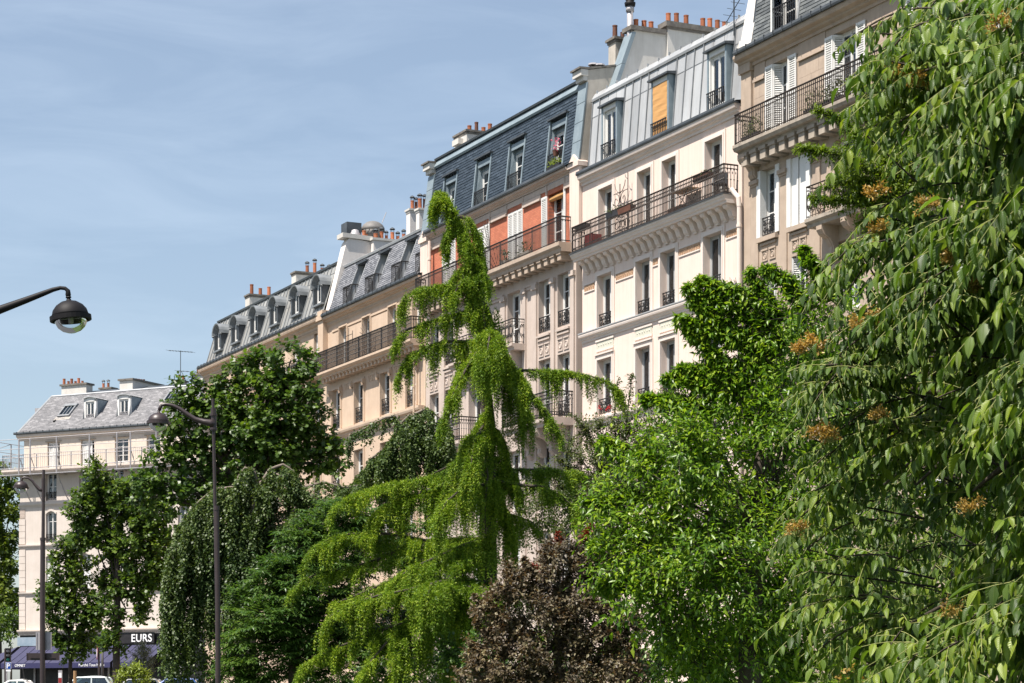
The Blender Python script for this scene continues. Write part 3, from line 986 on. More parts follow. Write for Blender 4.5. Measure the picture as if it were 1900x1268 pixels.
bal = balcony(b1, 0.1, 19.25, .72, 18.28, 18.0, 'stone_cream')
b1.add('railing', scroll_rail(MB(), .15, 19.2, -.66, 18.3, .95), 'iron', bal)
corbels(b1, bal, .5, 19, 14, 18.0, .6, .5, .26, 'stone_cream', 'console')
m = MB()
YB, ZBK = .78, 23.87
dorm1 = [1.65, 4.72, 8.0, 11.2, 14.55, 17.8]
dops = [(s_ + .15, s_ + 1.15, 21.9, 23.15) for s_ in dorm1]
slope_open(m, .25, 19.3, 0.0, 21.27, YB, ZBK, dops)
roof_rest(m, .25, 19.3, YB, ZBK, 4.5, 24.4, 8.5, 24.2, 11, 21.0)
gable(m, .25, [(0, 21.27), (YB, ZBK), (4.5, 24.4), (8.5, 24.2), (11, 21.0)])
m.poly([(.25, -.3, 21.2), (19.3, -.3, 21.2), (19.3, 0, 21.272), (.25, 0, 21.272)])
rf1 = b1.add('roof', m, 'zinc_old')
for k in range(35):                                   # standing-seam zinc sheets, one by one
    a = .25 + (19.05) * k / 35
    c = .25 + (19.05) * (k + 1) / 35
    z0_, z1_ = 21.3, ZBK
    cut = [o for o in dops if o[0] - .12 < (a + c) / 2 < o[1] + .12]
    spans = [(z0_, 21.86), (23.4, z1_)] if cut else [(z0_, 22.62), (22.62, z1_)]
    for q0, q1 in spans:
        if q1 - q0 < .1: continue
        m = MB()
        y = lambda z: 0.0 + YB * (z - 21.27) / (ZBK - 21.27)
        m.grid([[(a + .012, y(q0) - .012, q0), (c - .012, y(q0) - .012, q0)], [(a + .012, y(q1) - .012, q1 - .01), (c - .012, y(q1) - .012, q1 - .01)]])
        m.mi = 1
        m.prism_x([(y(q0) - .05, q0), (y(q1) - .05, q1), (y(q1), q1), (y(q0), q0)], a - .025, a + .025)
        m.mi = 0
        m.prism_x([(y(q0) - .022, q0), (y(q0) - .006, q0 + .03), (y(q0), q0)], a, c)
        b1.add('zinc_sheet', m, ['zinc_old', 'seam'], rf1)
m = MB()
m.prism_x([(YB - .10, ZBK - .04), (YB - .12, ZBK + .06), (YB - .02, ZBK + .12), (YB + .1, ZBK + .12), (YB + .1, ZBK)], .2, 19.3)
b1.add('roof_ridge', m, 'zinc_dark', rf1)
# arched dormer, built once
m = MB()
w_, zt_, r_ = 1.3, 22.75 - 21.9, .65
arc = [(w_ / 2 - r_ * math.cos(a), zt_ + r_ * .85 * math.sin(a)) for a in [math.pi * i / 10 for i in range(11)]]
arci = [(w_ / 2 - (r_ - .17) * math.cos(a), zt_ + (r_ - .17) * .85 * math.sin(a)) for a in [math.pi * i / 10 for i in range(11)]]
arco = [(w_ / 2 - (r_ + .09) * math.cos(a), zt_ + (r_ + .09) * .85 * math.sin(a)) for a in [math.pi * i / 10 for i in range(11)]]
m.grid([[(x, -.12, z) for x, z in arco], [(x, 1.0, z) for x, z in arco]])
m.grid([[(x, -.12, z) for x, z in arco], [(x, -.10, z - .0) for x, z in arc]])
m.grid([[(x, -.10, z) for x, z in arc], [(x, .16, z) for x, z in arci]])
m.mi = 1
m.grid([[(x, .16, z) for x, z in arc], [(x, .16, z) for x, z in arci]])
m.box(0, .17, .0, .75, -.05, zt_); m.box(w_ - .17, w_, .0, .75, -.05, zt_)
m.mi = 0
m.octa(-.03, -.04, zt_ - .04, .10, .10); m.octa(w_ + .03, -.04, zt_ - .04, .10, .10)
m.box(-.06, w_ + .06, -.06, .3, -.14, -.05)
dm1 = m.mesh('dormer', ['zinc_arch', 'zinc_dark'])
for s_ in dorm1:
    d = b1.put('dormer', dm1, s_, .02, 21.95)
    h_ = zt_ + .35
    wm, gm = win_meshes(.96, h_, (), 'white_paint')
    b1.put('window', wm, s_ + .17, .28, 21.92, d)
    b1.put('pane', gm, s_ + .17, .28, 21.92, d)
    b1.put('curtain', curtain_mesh(.42, h_ - .15), s_ + .2, .36, 22.0, d)
chimney(b1, 455, 463, 507, 545, 620, 3.2, [(467, 15, 3.4), (483, 9, 3.4), (499, 13, 3.4)], 'render_grey', 'cap_dark')
chimney(b1, 541, 549, 592, 503, 570, 3.2, [(570, 9, 3.4, 'terracotta', True), (584, 15, 3.4, 'terracotta', True), (598, 7, 3.2, 'terracotta', True), (611, 7, 3.2, 'terracotta', True)], 'render_grey', 'cap_dark')

# ---------------- house 2: cream stone, grey slate mansard with cut-in balconies
b2 = Bld(FA, 19.38, 1.6, 'apartment_building', 'cream stone apartment house with grey slate mansard and four cut-in roof terraces')
W2 = [(20.65, 21.8), (23.68, 24.84), (27.02, 28.2), (30.1, 31.27)]
W2T = [(21.68, 22.65), (24.72, 25.72), (27.98, 28.98), (30.9, 31.85)]
m = MB()
ops = [(a, c, z, z + 1.98) for a, c in W2 for z in (15.25, 11.97, 8.7, 5.4)] + [(a, c, 18.1, 20.2) for a, c in W2T]
wall_open(m, 19.40, 32.28, 0, 20.85, ops, .27)
shell(m, 19.40, 32.28, 11, 0, 20.85)
b2.add('wall', m, 'stone_cream')
for a, c in W2:
    for z in (15.25, 11.97, 8.7, 5.4):
        window(b2, a, c, z, z + 1.98, guard=.74, surround=.15, smat='stone_cream', bars=(.62,))
        if z > 15:
            for x in (a - .17, c + .17):
                b2.put('bracket', corbel_mesh(.2, .45, .16, 'stone_cream', 'console'), x, 0, z + 2.0)
for a, c in W2T:
    window(b2, a, c, 18.1, 20.2, bars=(.6,), surround=.1, smat='stone_cream')
for k, (a, c) in enumerate([(20.75, 21.5), (22.85, 24.6), (25.9, 27.85), (29.15, 30.75)]):   # recessed wall panels between the top windows
    m = MB()
    m.box(a, c, -.035, -.002, 18.25, 20.05); m.box(a - .06, c + .06, -.06, -.002, 20.12, 20.22)
    b2.add('panel', m, 'stone_cream')
m = MB()
m.box(19.3, 20.02, -.27, -.001, 18.1, 20.9); m.box(19.22, 20.1, -.36, -.001, 20.86, 21.1); m.box(19.3, 20.02, -.3, .3, 21.1, 21.35)
b2.add('pilaster', m, 'stone_cream')
cornice(b2, 20.03, 32.2, 20.96, 20.62, .33, 'stone_cream')
cornice(b2, 20.03, 32.2, 20.6, 20.48, .07, 'stone_cream', 'string_course')
gutter(b2, 20.05, 32.2, 20.97, -.4)
bal = balcony(b2, 19.95, 32.1, .68, 18.1, 17.82, 'stone_cream', [(0, 17.82), (-.5, 17.82), (-.52, 17.9), (-.6, 17.93), (-.68, 18.0), (-.68, 18.1), (0, 18.1)])
b2.add('railing', rail_mb(MB(), 20.0, 32.05, -.62, 18.12, 1.0, .102, style='bead', k_=1.25), 'iron', bal)
corbels(b2, bal, 20.2, 32.05, 26, 17.82, .42, .2, .2, 'stone_cream', 'block')
m = MB()
for s_ in (22.75, 25.9, 29.1):
    for k in range(5):
        x = s_ - .4 + .2 * k
        m.prism_x([(-.05, 17.3), (-.02, 17.05), (0, 17.05), (0, 17.3)], x - .06, x + .06)
    m.box(s_ - .55, s_ + .55, -.03, -.001, 17.32, 17.4)
b2.add('carved_drop', m, 'stone_cream')
cornice(b2, 19.5, 32.2, 15.12, 14.62, .32, 'stone_cream', 'string_course')
cornice(b2, 19.5, 32.2, 11.9, 11.65, .16, 'stone_cream', 'string_course')
downpipe(b2, 31.75, -.34, 8, 17.8, 'stone_cream', .055, (10, 13, 16))
m = MB()
YB, ZBK = .95, 23.6
cuts = [(22.15, 23.35), (25.05, 26.3), (28.35, 29.6), (31.2, 32.2)]
dops = [(a, c, 21.2, 23.28) for a, c in cuts]
yz = slope_open(m, 19.95, 32.25, 0.0, 21.12, YB, ZBK, dops)
roof_rest(m, 19.95, 32.25, YB, ZBK, 4.5, 24.0, 8.5, 23.9, 11, 20.9)
m.poly([(19.95, -.3, 21.05), (32.25, -.3, 21.05), (32.25, 0, 21.122), (19.95, 0, 21.122)])
rf2 = b2.add('roof', m, 'zinc_dark')
b2.add('slate', slates(19.95, 32.25, 0.0, 21.14, YB, ZBK, dops, .28, .115, 3), 'slate_grey', rf2, kind='stuff')
for a, c in cuts:
    m = MB()
    yd = 1.15
    m.poly([(a, yz(21.2), 21.2), (a, yz(23.28), 23.28), (a, yd, 23.28), (a, yd, 21.2)])
    m.poly([(c, yz(21.2), 21.2), (c, yd, 21.2), (c, yd, 23.28), (c, yz(23.28), 23.28)])
    m.poly([(a, 0, 21.2), (c, 0, 21.2), (c, yd, 21.2), (a, yd, 21.2)])
    for x in (a, c):
        m.prism_x([(yz(21.15) - .05, 21.15), (yz(23.3) - .05, 23.3), (yz(23.3), 23.3), (yz(21.15), 21.15)], x - .03, x + .03)
    m.mi = 1
    m.box(a - .06, c + .06, yz(23.28) - .16, yd + .1, 23.28, 23.36)
    m.mi = 2
    m.poly([(a, yd + .001, 21.2), (c, yd + .001, 21.2), (c, yd + .001, 23.28), (a, yd + .001, 23.28)])
    d = b2.add('dormer', m, ['zinc', 'zinc_dark', 'zinc_blue'])
    wm, gm = win_meshes(c - a - .12, 1.9, (), 'grey_paint')
    b2.put('window', wm, a + .06, yd - .02, 21.25, d)
    b2.put('pane', gm, a + .06, yd - .03, 21.25, d)
    m = MB()
    h_ = .88
    for p, q in (((a, -.02), (c, -.02)), ((a, -.02), (a, .35)), ((c, -.02), (c, .35))):
        n_ = max(2, int(math.hypot(q[0] - p[0], q[1] - p[1]) / .13))
        m.tube([(p[0], p[1], 21.2 + h_), (q[0], q[1], 21.2 + h_)], .030, 4)
        m.tube([(p[0], p[1], 21.12 + h_), (q[0], q[1], 21.12 + h_)], .010, 4)
        for k in range(n_ + 1):
            x, y = p[0] + (q[0] - p[0]) * k / n_, p[1] + (q[1] - p[1]) * k / n_
            m.tube([(x, y, 21.1), (x, y, 21.2 + h_)], .018, 4, False)
    b2.add('guard_rail', m, 'iron', d)
m = MB()
m.prism_x([(YB - .09, ZBK - .05), (YB - .12, ZBK + .05), (YB - .02, ZBK + .11), (YB + .1, ZBK + .11), (YB + .1, ZBK)], 19.95, 32.2)
b2.add('roof_ridge', m, 'zinc', rf2)
party_wall(b2, 19.28, 19.93, [(613, 572), (643, 449), (648, 442), (692, 450)], 20.9, 'render_white', 'party_wall', back=6)
m = MB()
s_c = 19.93
pts = [FA.pixs(px, py, s_c) for px, py in [(640, 437), (690, 444)]]
m.prism_x([(pts[0][0] - .15, pts[0][1] - .1), (pts[0][0] - .15, pts[0][1] + .12), (pts[1][0], pts[1][1] + .12), (pts[1][0], pts[1][1] - .1)], 19.2, 20.02)
b2.add('coping', m, 'render_grey')
# party wall stack with its row of capped pots
ps = [(675, 15, 3.8), (686, 9, 3.3), (697, 11, 4.2, 'terracotta', True), (708, 15, 3.6, 'terracotta', True), (717, 9, 3.0, 'terracotta', True), (728, 16, 3.5, 'terracotta', True), (738, 10, 3.3, 'terracotta', True), (749, 15, 3.4, 'terracotta', True)]
yF = FA.pixs(693, 441, 20.3)[0]
m = MB()
y1c, ztc = FA.pixs(760, 441, 20.3)[0], FA.pixs(693, 441, 20.3)[1]
m.box(19.5, 20.3, yF, y1c + .8, 23.0, ztc - .12)
stk = b2.add('chimney', m, 'render_white')
m = MB()
m.box(19.42, 20.38, yF - .08, y1c + .9, ztc - .12, ztc)
b2.add('chimney_cap', m, 'render_grey', stk)
for px, hp, rp, *kd in ps:
    sp = 19.9
    yy = FA.pixs(px, 445, sp)[0]
    if yy < yF: yy = yF - .35 + .1 * (px - 675) / 11
    Y = FA.world(sp, yy, 0)[1]
    b2.put('chimney_pot', pot_mesh(round(rp / FPX * Y, 2), round(hp / FPX * Y, 2), 'terracotta', bool(len(kd) > 1)), sp, yy, ztc if yy > yF else ztc - .02, stk)
chimney(b2, 754, 761, 772, 387, 470, 2.6, [(765, 11, 3.6, 'terracotta', True), (772, 9, 3.0, 'terracotta_dark', True)], 'render_white', 'render_grey')
chimney(b2, 772, 778, 790, 386, 470, 2.6, [(779, 13, 4.0, 'terracotta', True), (788, 13, 3.4, 'terracotta_dark', True)], 'render_white', 'render_grey')

# ---------------- house 3: brick top storey, blue slate mansard
b3 = Bld(FA, 32.3, 1.4, 'apartment_building', 'apartment house with orange brick top storey under a dark blue slate mansard')
m = MB()
T3 = [(34.15, 35.6), (37.7, 39.1), (40.9, 42.3), (44.62, 46.05)]
W3 = [(32.75, 33.75), (34.4, 35.4), (37.1, 38.3), (40.83, 42.05), (43.74, 44.8), (45.44, 46.5)]
wall_open(m, 32.32, 47.05, 19.4, 22.3, [(a, c, 19.72, 22.0) for a, c in T3], .3, jamb_mi=1)
m.mi = 0
b3.add('wall', m, ['brick', 'brick'], label='orange brick wall of the top storey')
m = MB()
ops = []
for a, c in W3:
    for z, h_ in ((16.58, 2.1), (13.0, 2.5), (9.6, 2.5), (6.1, 2.5)):
        lowb = c - a > 1.1
        ops.append((a, c, z - (.2 if lowb and z > 16 else 0), z + h_))
wall_open(m, 32.32, 47.05, 0, 19.4, ops, .32)
shell(m, 32.32, 47.05, 11, 0, 22.3)
b3.add('wall', m, 'stone_grey')
for o in ops:
    narrow = o[1] - o[0] < 1.1
    window(b3, *o, depth=.32, bars=(.36, .68), guard=(.62 if narrow else None), curtain=R.choice([0, .3, .4]))
for k, (a, c) in enumerate(T3):
    if k < 3:
        shutters_closed(b3, a, c, 19.75, 21.98, 3, y=.02)
    else:
        window(b3, a, c, 19.72, 22.0, depth=.34, bars=(.35, .68), curtain=.3)
        m = MB()
        m.lathe([(.09, -.7), (.11, 0), (.09, .7)], n=10)
        me = m.mesh('roller_blind', 'awning_orange')
        o = b3.put('roller_blind', me, (a + c) / 2, .12, 21.83)
        o.rotation_euler = (0, math.radians(90), 0)
b3.put('shutter', shutter_mesh(.5, 2.24), 44.08, -.01, 19.75)
b3.put('shutter', shutter_mesh(.16, 2.24), 46.06, -.02, 19.75)
for a, c in ((32.5, 34.05), (35.72, 37.55), (39.2, 40.8), (42.4, 44.0), (46.15, 46.72)):          # lintel boards above the brick panels
    m = MB()
    m.box(a, c, -.1, -.002, 21.92, 22.0); m.box(a, c, -.05, -.002, 22.0, 22.16)
    b3.add('lintel', m, 'stone_grey')
m = MB()
m.box(32.32, 46.75, -.03, -.001, 22.18, 22.4)
for a, c in T3:
    for x in (a - .14, c + .02):
        m.box(x, x + .10, -.06, -.001, 22.03, 22.4)
b3.add('frieze', m, 'stone_grey')
m = MB()
m.box(46.75, 47.55, -.14, -.001, 19.3, 22.55); m.box(46.68, 47.62, -.22, .2, 22.55, 22.72)
m.prism_y([(46.72, 22.72), (47.58, 22.72), (47.15, 23.05)], -.2, .25)
b3.add('pilaster', m, 'stucco')
m = MB()
m.box(32.0, 32.85, -.14, -.001, 19.3, 22.4); m.box(31.95, 32.9, -.22, .2, 22.4, 22.58)
m.prism_y([(31.98, 22.58), (32.87, 22.58), (32.42, 22.9)], -.2, .25)
b3.add('pilaster', m, 'stucco')
downpipe(b3, 33.25, -.22, 17.0, 22.3, 'stucco', .07, (18, 20, 21.5))
cornice(b3, 32.86, 46.7, 22.66, 22.42, .3, 'stone_grey')
gutter(b3, 32.9, 46.7, 22.66, -.38, False, 'zinc_dark')
bal = balcony(b3, 32.55, 46.9, .68, 19.68, 19.32, 'stone_tan')
b3.add('railing', rail_mb(MB(), 32.6, 46.85, -.62, 19.7, .98, .105, style='scroll'), 'iron', bal)
corbels(b3, bal, 32.7, 46.85, 24, 19.32, .5, .3, .3, 'stone_tan', 'block')
for a, c in ((42.6, 43.65), (38.6, 40.5), (35.6, 36.9)):
    m = MB()
    m.box(a, c, -.05, -.001, 18.5, 18.62); m.box(a - .04, c + .04, -.09, -.001, 18.62, 18.7)
    b3.add('string_course', m, 'stone_grey')
for x in (42.35, 43.35, 44.95, 46.66, 40.4, 38.6, 36.8, 35.5, 34.2):
    m = MB()
    m.box(x, x + .3, -.07, -.001, 6, 18.4); m.box(x - .05, x + .35, -.13, -.001, 18.4, 18.6)
    b3.add('pilaster', m, 'stone_grey')
def medallion(b, a, c, z0, z1, mat):
    m = MB()
    m.box(a - .04, c + .04, -.1, -.001, z1 + .32, z1 + .40); m.box(a, c, -.06, -.001, z1 + .18, z1 + .26)
    n_ = 2
    for k in range(n_):
        x0, x1 = a + (c - a) * k / n_ + .05, a + (c - a) * (k + 1) / n_ - .05
        m.box(x0, x1, -.03, -.001, z0, z0 + .05); m.box(x0, x0 + .05, -.03, -.001, z0 + .05, z1); m.box(x1 - .05, x1, -.03, -.001, z0 + .05, z1)
        m.box(x0 - .02, x1 + .02, -.045, -.001, z1, z1 + .06)
        cx_, cz_, r = (x0 + x1) / 2, (z0 + z1) / 2, (x1 - x0) * .3
        m.grid([[(cx_ + r * q * math.cos(t), yy, cz_ + r * q * math.sin(t)) for t in [k2 * math.pi / 7 for k2 in range(14)]] for q, yy in ((1, -.001), (1, -.03), (.8, -.035), (.7, -.015), (.01, -.02))], closed=True)
    return b.add('medallion_panel', m, mat)
for a, c in W3:
    if c - a < 1.1:
        medallion(b3, a, c, 15.62, 16.08, 'stone_grey')
for a, c in ((41.0, 42.6), (36.8, 38.4)):                 # small balconies of the wide windows
    bal = balcony(b3, a - .55, c + .02, .66, 16.36, 16.1, 'stone_grey')
    b3.add('railing', scroll_rail(MB(), a - .5, c - .02, -.6, 16.38, .98), 'iron', bal)
    corbels(b3, bal, a - .5, c, 2, 16.1, .55, .9, .26, 'stone_grey', 'console')
bal = balcony(b3, 42.4, 46.95, 1.05, 12.85, 12.55, 'stone_grey')
b3.add('railing', rail_mb(MB(), 42.45, 46.9, -1.0, 12.87, 1.0, .10, style='fancy'), 'iron', bal)
corbels(b3, bal, 42.8, 46.9, 4, 12.55, .95, 1.0, .3, 'stone_grey', 'console')
bal = balcony(b3, 33, 38.2, 1.05, 12.85, 12.55, 'stone_grey')
b3.add('railing', rail_mb(MB(), 33.05, 38.15, -1.0, 12.87, 1.0, .10, style='fancy'), 'iron', bal)
corbels(b3, bal, 33.2, 38, 4, 12.55, .95, 1.0, .3, 'stone_grey', 'console')
m = MB()
YB, ZBK = .32, 25.68
D3 = [(33.95, 35.35), (37.35, 38.85), (40.65, 42.15), (44.4, 45.9)]
dops = [(a, c, 22.85, 25.02) for a, c in D3]
yz = slope_open(m, 32.4, 47.2, 0.0, 22.8, YB, ZBK, dops)
roof_rest(m, 32.4, 47.2, YB, ZBK, 4.5, 26.3, 8.5, 26.1, 11, 22.5)
m.poly([(32.4, -.3, 22.74), (47.2, -.3, 22.74), (47.2, 0, 22.802), (32.4, 0, 22.802)])
rf3 = b3.add('roof', m, 'zinc_dark')
b3.add('slate', slates(32.75, 46.75, 0.0, 22.82, YB, ZBK, dops, .36, .125, 5), 'slate_blue', rf3, kind='stuff')
for a, c in D3:
    m = MB()
    yd = .52
    for s_, fl in ((a, 1), (c, -1)):
        m.poly([(s_, yz(22.85) - .03, 22.85), (s_, yz(25.02) - .03, 25.02), (s_ + fl * .1, yd, 25.02), (s_ + fl * .1, yd, 22.85)])
        m.prism_x([(yz(22.8) - .06, 22.8), (yz(25.06) - .06, 25.06), (yz(25.06), 25.06), (yz(22.8), 22.8)], s_ - .05, s_ + .05)
    m.poly([(a, 0, 22.85), (c, 0, 22.85), (c, yd, 22.85), (a, yd, 22.85)])
    m.box(a + .1, c - .1, yd - .3, yd - .24, 24.66, 24.9)
    m.box(a + .1, c - .1, yd - .1, yd + .02, 24.5, 25.02)
    m.mi = 1
    m.box(a - .08, c + .08, yz(25.02) - .16, yd + .1, 25.02, 25.09)
    d = b3.add('dormer', m, ['zinc_blue', 'zinc_dark'])
    wm, gm = win_meshes(c - a - .2, 1.64, (.36, .68), 'white_paint')
    b3.put('window', wm, a + .1, yd - .01, 22.88, d)
    b3.put('pane', gm, a + .1, yd - .02, 22.88, d)
    b3.put('guard_rail', guard_mesh(c - a - .16, .72, 'bars'), a + .08, .06, 22.9, d)
    b3.put('curtain', curtain_mesh(.5, 1.45), a + .16 if a < 40 else c - .7, yd + .08, 22.95, d)
m = MB()
m.prism_x([(YB - .08, ZBK - .02), (YB - .12, ZBK + .06), (YB + .02, ZBK + .34), (YB + .1, ZBK + .36), (YB + .1, ZBK)], 32.7, 46.8)
m.mi = 1
m.prism_x([(YB - .06, ZBK + .36), (YB - .08, ZBK + .44), (YB + .3, ZBK + .46), (YB + .3, ZBK + .36)], 32.7, 46.8)
b3.add('roof_ridge', m, ['zinc_blue', 'zinc_dark'], rf3)
def zinc_wall_front(b, s0, s1, pts, mat='zinc_blue', n=4):
    """metal-clad front edge of a fire wall, in sheets"""
    (ya, za), (yb, zb) = pts
    for k in range(n):
        t0, t1 = k / n, (k + 1) / n
        m = MB()
        m.prism_x([(ya + (yb - ya) * t0 - .03, za + (zb - za) * t0), (ya + (yb - ya) * t1 - .02, za + (zb - za) * t1 - .006), (ya + (yb - ya) * t1 + .03, za + (zb - za) * t1 - .006), (ya + (yb - ya) * t0 + .03, za + (zb - za) * t0)], s0, s1)
        b.add('zinc_sheet', m, mat)
for (sa, sb, ztop) in ((32.05, 32.75, 25.5), (46.8, 47.5, 25.9)):
    m = MB()
    yq, zq = FA.pixs(1141, 124, 47.5) if sa > 40 else (3.0, ztop + .8)
    m.prism_x([(-.06, 22.75), (.28, ztop), (.30, ztop + .42), (yq, zq), (6, zq), (6, 22.0), (.1, 22.0)], sa + .01, sb - .01)
    pw = b3.add('party_wall', m, 'render_old')
    zinc_wall_front(b3, sa, sb, [(-.1, 22.8), (.26, ztop - .05)])
    m = MB()
    m.box(sa + .02, sb - .02, .1, .29, ztop, ztop + .18); m.box(sa - .03, sb + .01, -.02, .29, ztop + .18, ztop + .42)
    m.mi = 1
    m.prism_x([(-.1, ztop + .43), (-.1, ztop + .5), (.3, ztop + .52), (yq, zq + .08), (6, zq + .08), (6, zq + .01), (yq, zq + .01), (.3, ztop + .44)], sa - .08, sb + .04)
    b3.add('coping', m, ['render_grey', 'cap_dark'], pw)
chimney(b3, 843, 866, 945, 240, 330, 2.2, [(871, 9, 4.0), (884, 17, 3.8, 'terracotta_dark'), (897, 9, 3.9), (909, 17, 4.0), (921, 9, 3.8), (934, 10, 3.8)], 'render_grey', 'cap_dark')
m = MB()
pz = FA.pix(850, 262, 2.1)
m.box(pz[0] - .35, pz[0] + .35, 1.95, 2.2, pz[1] - .2, pz[1] + .05)
b3.add('chimney_ledge', m, 'render_grey')
# ---------------- house 4: pale pink stucco, light zinc roof
b4 = Bld(FA, 47.5, 1.1, 'apartment_building', 'pale stucco apartment house with light zinc roof and an orange blind in a dormer')
W4 = [(48.88, 50.05), (51.93, 53.02), (53.78, 54.86), (56.82, 58.06)]
m = MB()
ops = [(a, c, z, z + h_) for a, c in W4 for z, h_ in ((15.95, 2.06), (12.7, 2.1), (9.4, 2.1), (6.2, 2.1))] + [(a + .12, c + .06, 19.0, 21.3) for a, c in W4]
wall_open(m, 47.57, 59.32, 0, 22.0, ops, .3)
shell(m, 47.57, 59.32, 11, 0, 22.0)
b4.add('wall', m, 'stucco')
for o in ops:
    top = o[2] > 18.5
    window(b4, *o, depth=.3, bars=(), mat='grey_paint' if o[0] > 50 and not top else 'white_paint', guard=.58 if not top else None, surround=.17, smat='stucco_white', fr=.05, curtain=R.choice([0, 0, .3, .4]) if not top else .4, gy=.06)
for a, c, z in ((47.75, 48.6, 17.6), (50.3, 51.68, 17.6), (53.16, 53.6, 17.66), (55.06, 56.55, 17.66), (58.3, 59.1, 17.68)):
    m = MB()
    m.box(a, c, -.03, -.001, z + .24, z + .3); m.box(a, c, -.035, -.001, z - .05, z - .005)
    m.mi = 1
    m.box(a + .02, c - .02, -.016, -.002, z, z + .236)
    k = max(2, int((c - a) / .16))
    for i in range(k):                                  # palmettes
        cx_ = a + (c - a) * (i + .5) / k
        m.tube([(cx_ + .06 * math.cos(t), -.022, z + .12 + .09 * math.sin(t)) for t in (0, .8, 1.57, 2.35, 3.14, 3.9, 4.7, 5.5, 6.28)], .012, 3, False)
        m.octa(cx_, -.022, z + .12, .02, .07)
    b4.add('frieze', m, ['stucco_white', 'frieze_ochre'])
cornice(b4, 47.6, 59.25, 15.95, 15.62, .2, 'stucco_white', 'string_course')
m = MB(); m.box(47.6, 59.25, -.22, -.0, 15.952, 15.99)
b4.add('string_course', m, 'zinc')
for a, c in W4:
    m = MB()
    m.box(a - .14, c + .14, -.05, -.001, 15.5, 15.58); m.box(a - .12, c + .12, -.04, -.001, 15.12, 15.2)
    m.box(a - .16, c + .16, -.1, -.001, 14.98, 15.04)
    m.mi = 1
    m.box(a - .08, c + .08, -.02, -.002, 15.2, 15.5)
    for i in range(6):
        m.octa(a + (c - a) * (i + .5) / 6, -.02, 15.35, .035, .05)
    b4.add('frieze', m, ['stucco_white', 'frieze_green'])
cornice(b4, 47.6, 59.25, 12.6, 12.35, .16, 'stucco_white', 'string_course')
cornice(b4, 47.6, 59.25, 9.3, 9.05, .16, 'stucco_white', 'string_course')
cornice(b4, 47.62, 59.25, 22.1, 21.72, .26, 'stucco_white')
gutter(b4, 47.6, 59.28, 22.1, -.3, False, 'zinc_dark')
bal = balcony(b4, 47.72, 59.12, .62, 19.0, 18.72, 'stucco_white', [(0, 18.72), (-.48, 18.72), (-.5, 18.8), (-.55, 18.82), (-.58, 18.9), (-.62, 18.93), (-.62, 19.0), (0, 19.0)])
m = MB(); m.box(47.70, 59.14, -.66, -.05, 19.002, 19.03)
b4.add('slab_edge', m, 'zinc_dark', bal)
b4.add('railing', rail_mb(MB(), 47.8, 59.06, -.57, 19.03, 1.0, .108, style='fancy'), 'iron_rust', bal)
corbels(b4, bal, 47.85, 59.1, 22, 18.72, .40, .42, .27, 'stucco_white', 'scroll')
downpipe(b4, 59.4, -.16, 6, 18.6, 'stucco_white', .075, (17.9, 15.2, 12))
m = MB()
m.tube([(59.1, -.3, 19.2), (59.2, -.24, 19.05), (59.38, -.18, 18.85), (59.4, -.16, 18.55)], .085, 10)
b4.add('downpipe', m, 'stucco_white')
m = MB()
YB, ZBK = .30, 25.0
D4 = [(49.25, 50.5), (53.12, 54.4), (57.1, 58.4)]
dops = [(a + .05, c - .05, 22.3, 24.3) for a, c in D4]
yz = slope_open(m, 47.95, 59.2, .08, 22.24, YB, ZBK, dops)
roof_rest(m, 47.6, 59.28, YB, ZBK, 4.5, 25.6, 8.5, 25.5, 11, 22.0)
gable(m, 47.95, [(.08, 22.24), (YB, ZBK), (4.5, 25.6), (8.5, 25.5), (11, 22)])
m.poly([(47.6, -.2, 22.2), (59.28, -.2, 22.2), (59.28, .08, 22.242), (47.6, .08, 22.242)])
rf4 = b4.add('roof', m, 'zinc')
edges = [47.95, 48.55, 49.15]
for lo, hi in ((50.6, 53.02), (54.5, 57.0), (58.5, 59.2)):
    n_ = max(1, round((hi - lo) / .6))
    edges_seg = [lo + (hi - lo) * k / n_ for k in range(n_ + 1)]
    for a, c in zip(edges_seg[:-1], edges_seg[1:]):
        edges.append((a, c))
sheets = [(47.97, 48.55), (48.55, 49.2)] + [e for e in edges if isinstance(e, tuple)]
for a, c in sheets:
    for q0, q1 in ((22.26, 24.32), (24.32, ZBK - .02)):
        m = MB()
        m.prism_x([(yz(q0) - .016, q0), (yz(q1) - .010, q1 - .012), (yz(q1) - .001, q1 - .012), (yz(q0) - .001, q0)], a + .014, c - .014)
        m.mi = 1
        m.prism_x([(yz(q0) - .055, q0), (yz(q1) - .055, q1), (yz(q1), q1), (yz(q0), q0)], a - .02, a + .02)
        m.box(a, c, yz(q0) - .02, yz(q0), q0 - .012, q0 + .012)
        b4.add('zinc_sheet', m, ['zinc', 'seam'], rf4)
for a, c in D4:                                            # short sheets over the dormers
    for k in range(2):
        x0, x1 = a + (c - a) * k / 2, a + (c - a) * (k + 1) / 2
        m = MB()
        m.prism_x([(yz(24.45) - .03, 24.45), (yz(ZBK - .03) - .012, ZBK - .03), (yz(ZBK - .03), ZBK - .03), (yz(24.45), 24.45)], x0 + .014, x1 - .014)
        b4.add('zinc_sheet', m, 'zinc', rf4)
m = MB()
m.prism_x([(YB - .07, ZBK - .06), (YB - .09, ZBK + .03), (YB + .05, ZBK + .26), (YB + .12, ZBK + .27), (YB + .12, ZBK)], 47.95, 59.2)
for k in range(14):
    x = 48.2 + k * .8
    m.box(x, x + .02, YB - .02, YB + .06, ZBK + .22, ZBK + .33)
b4.add('roof_ridge', m, 'zinc', rf4)
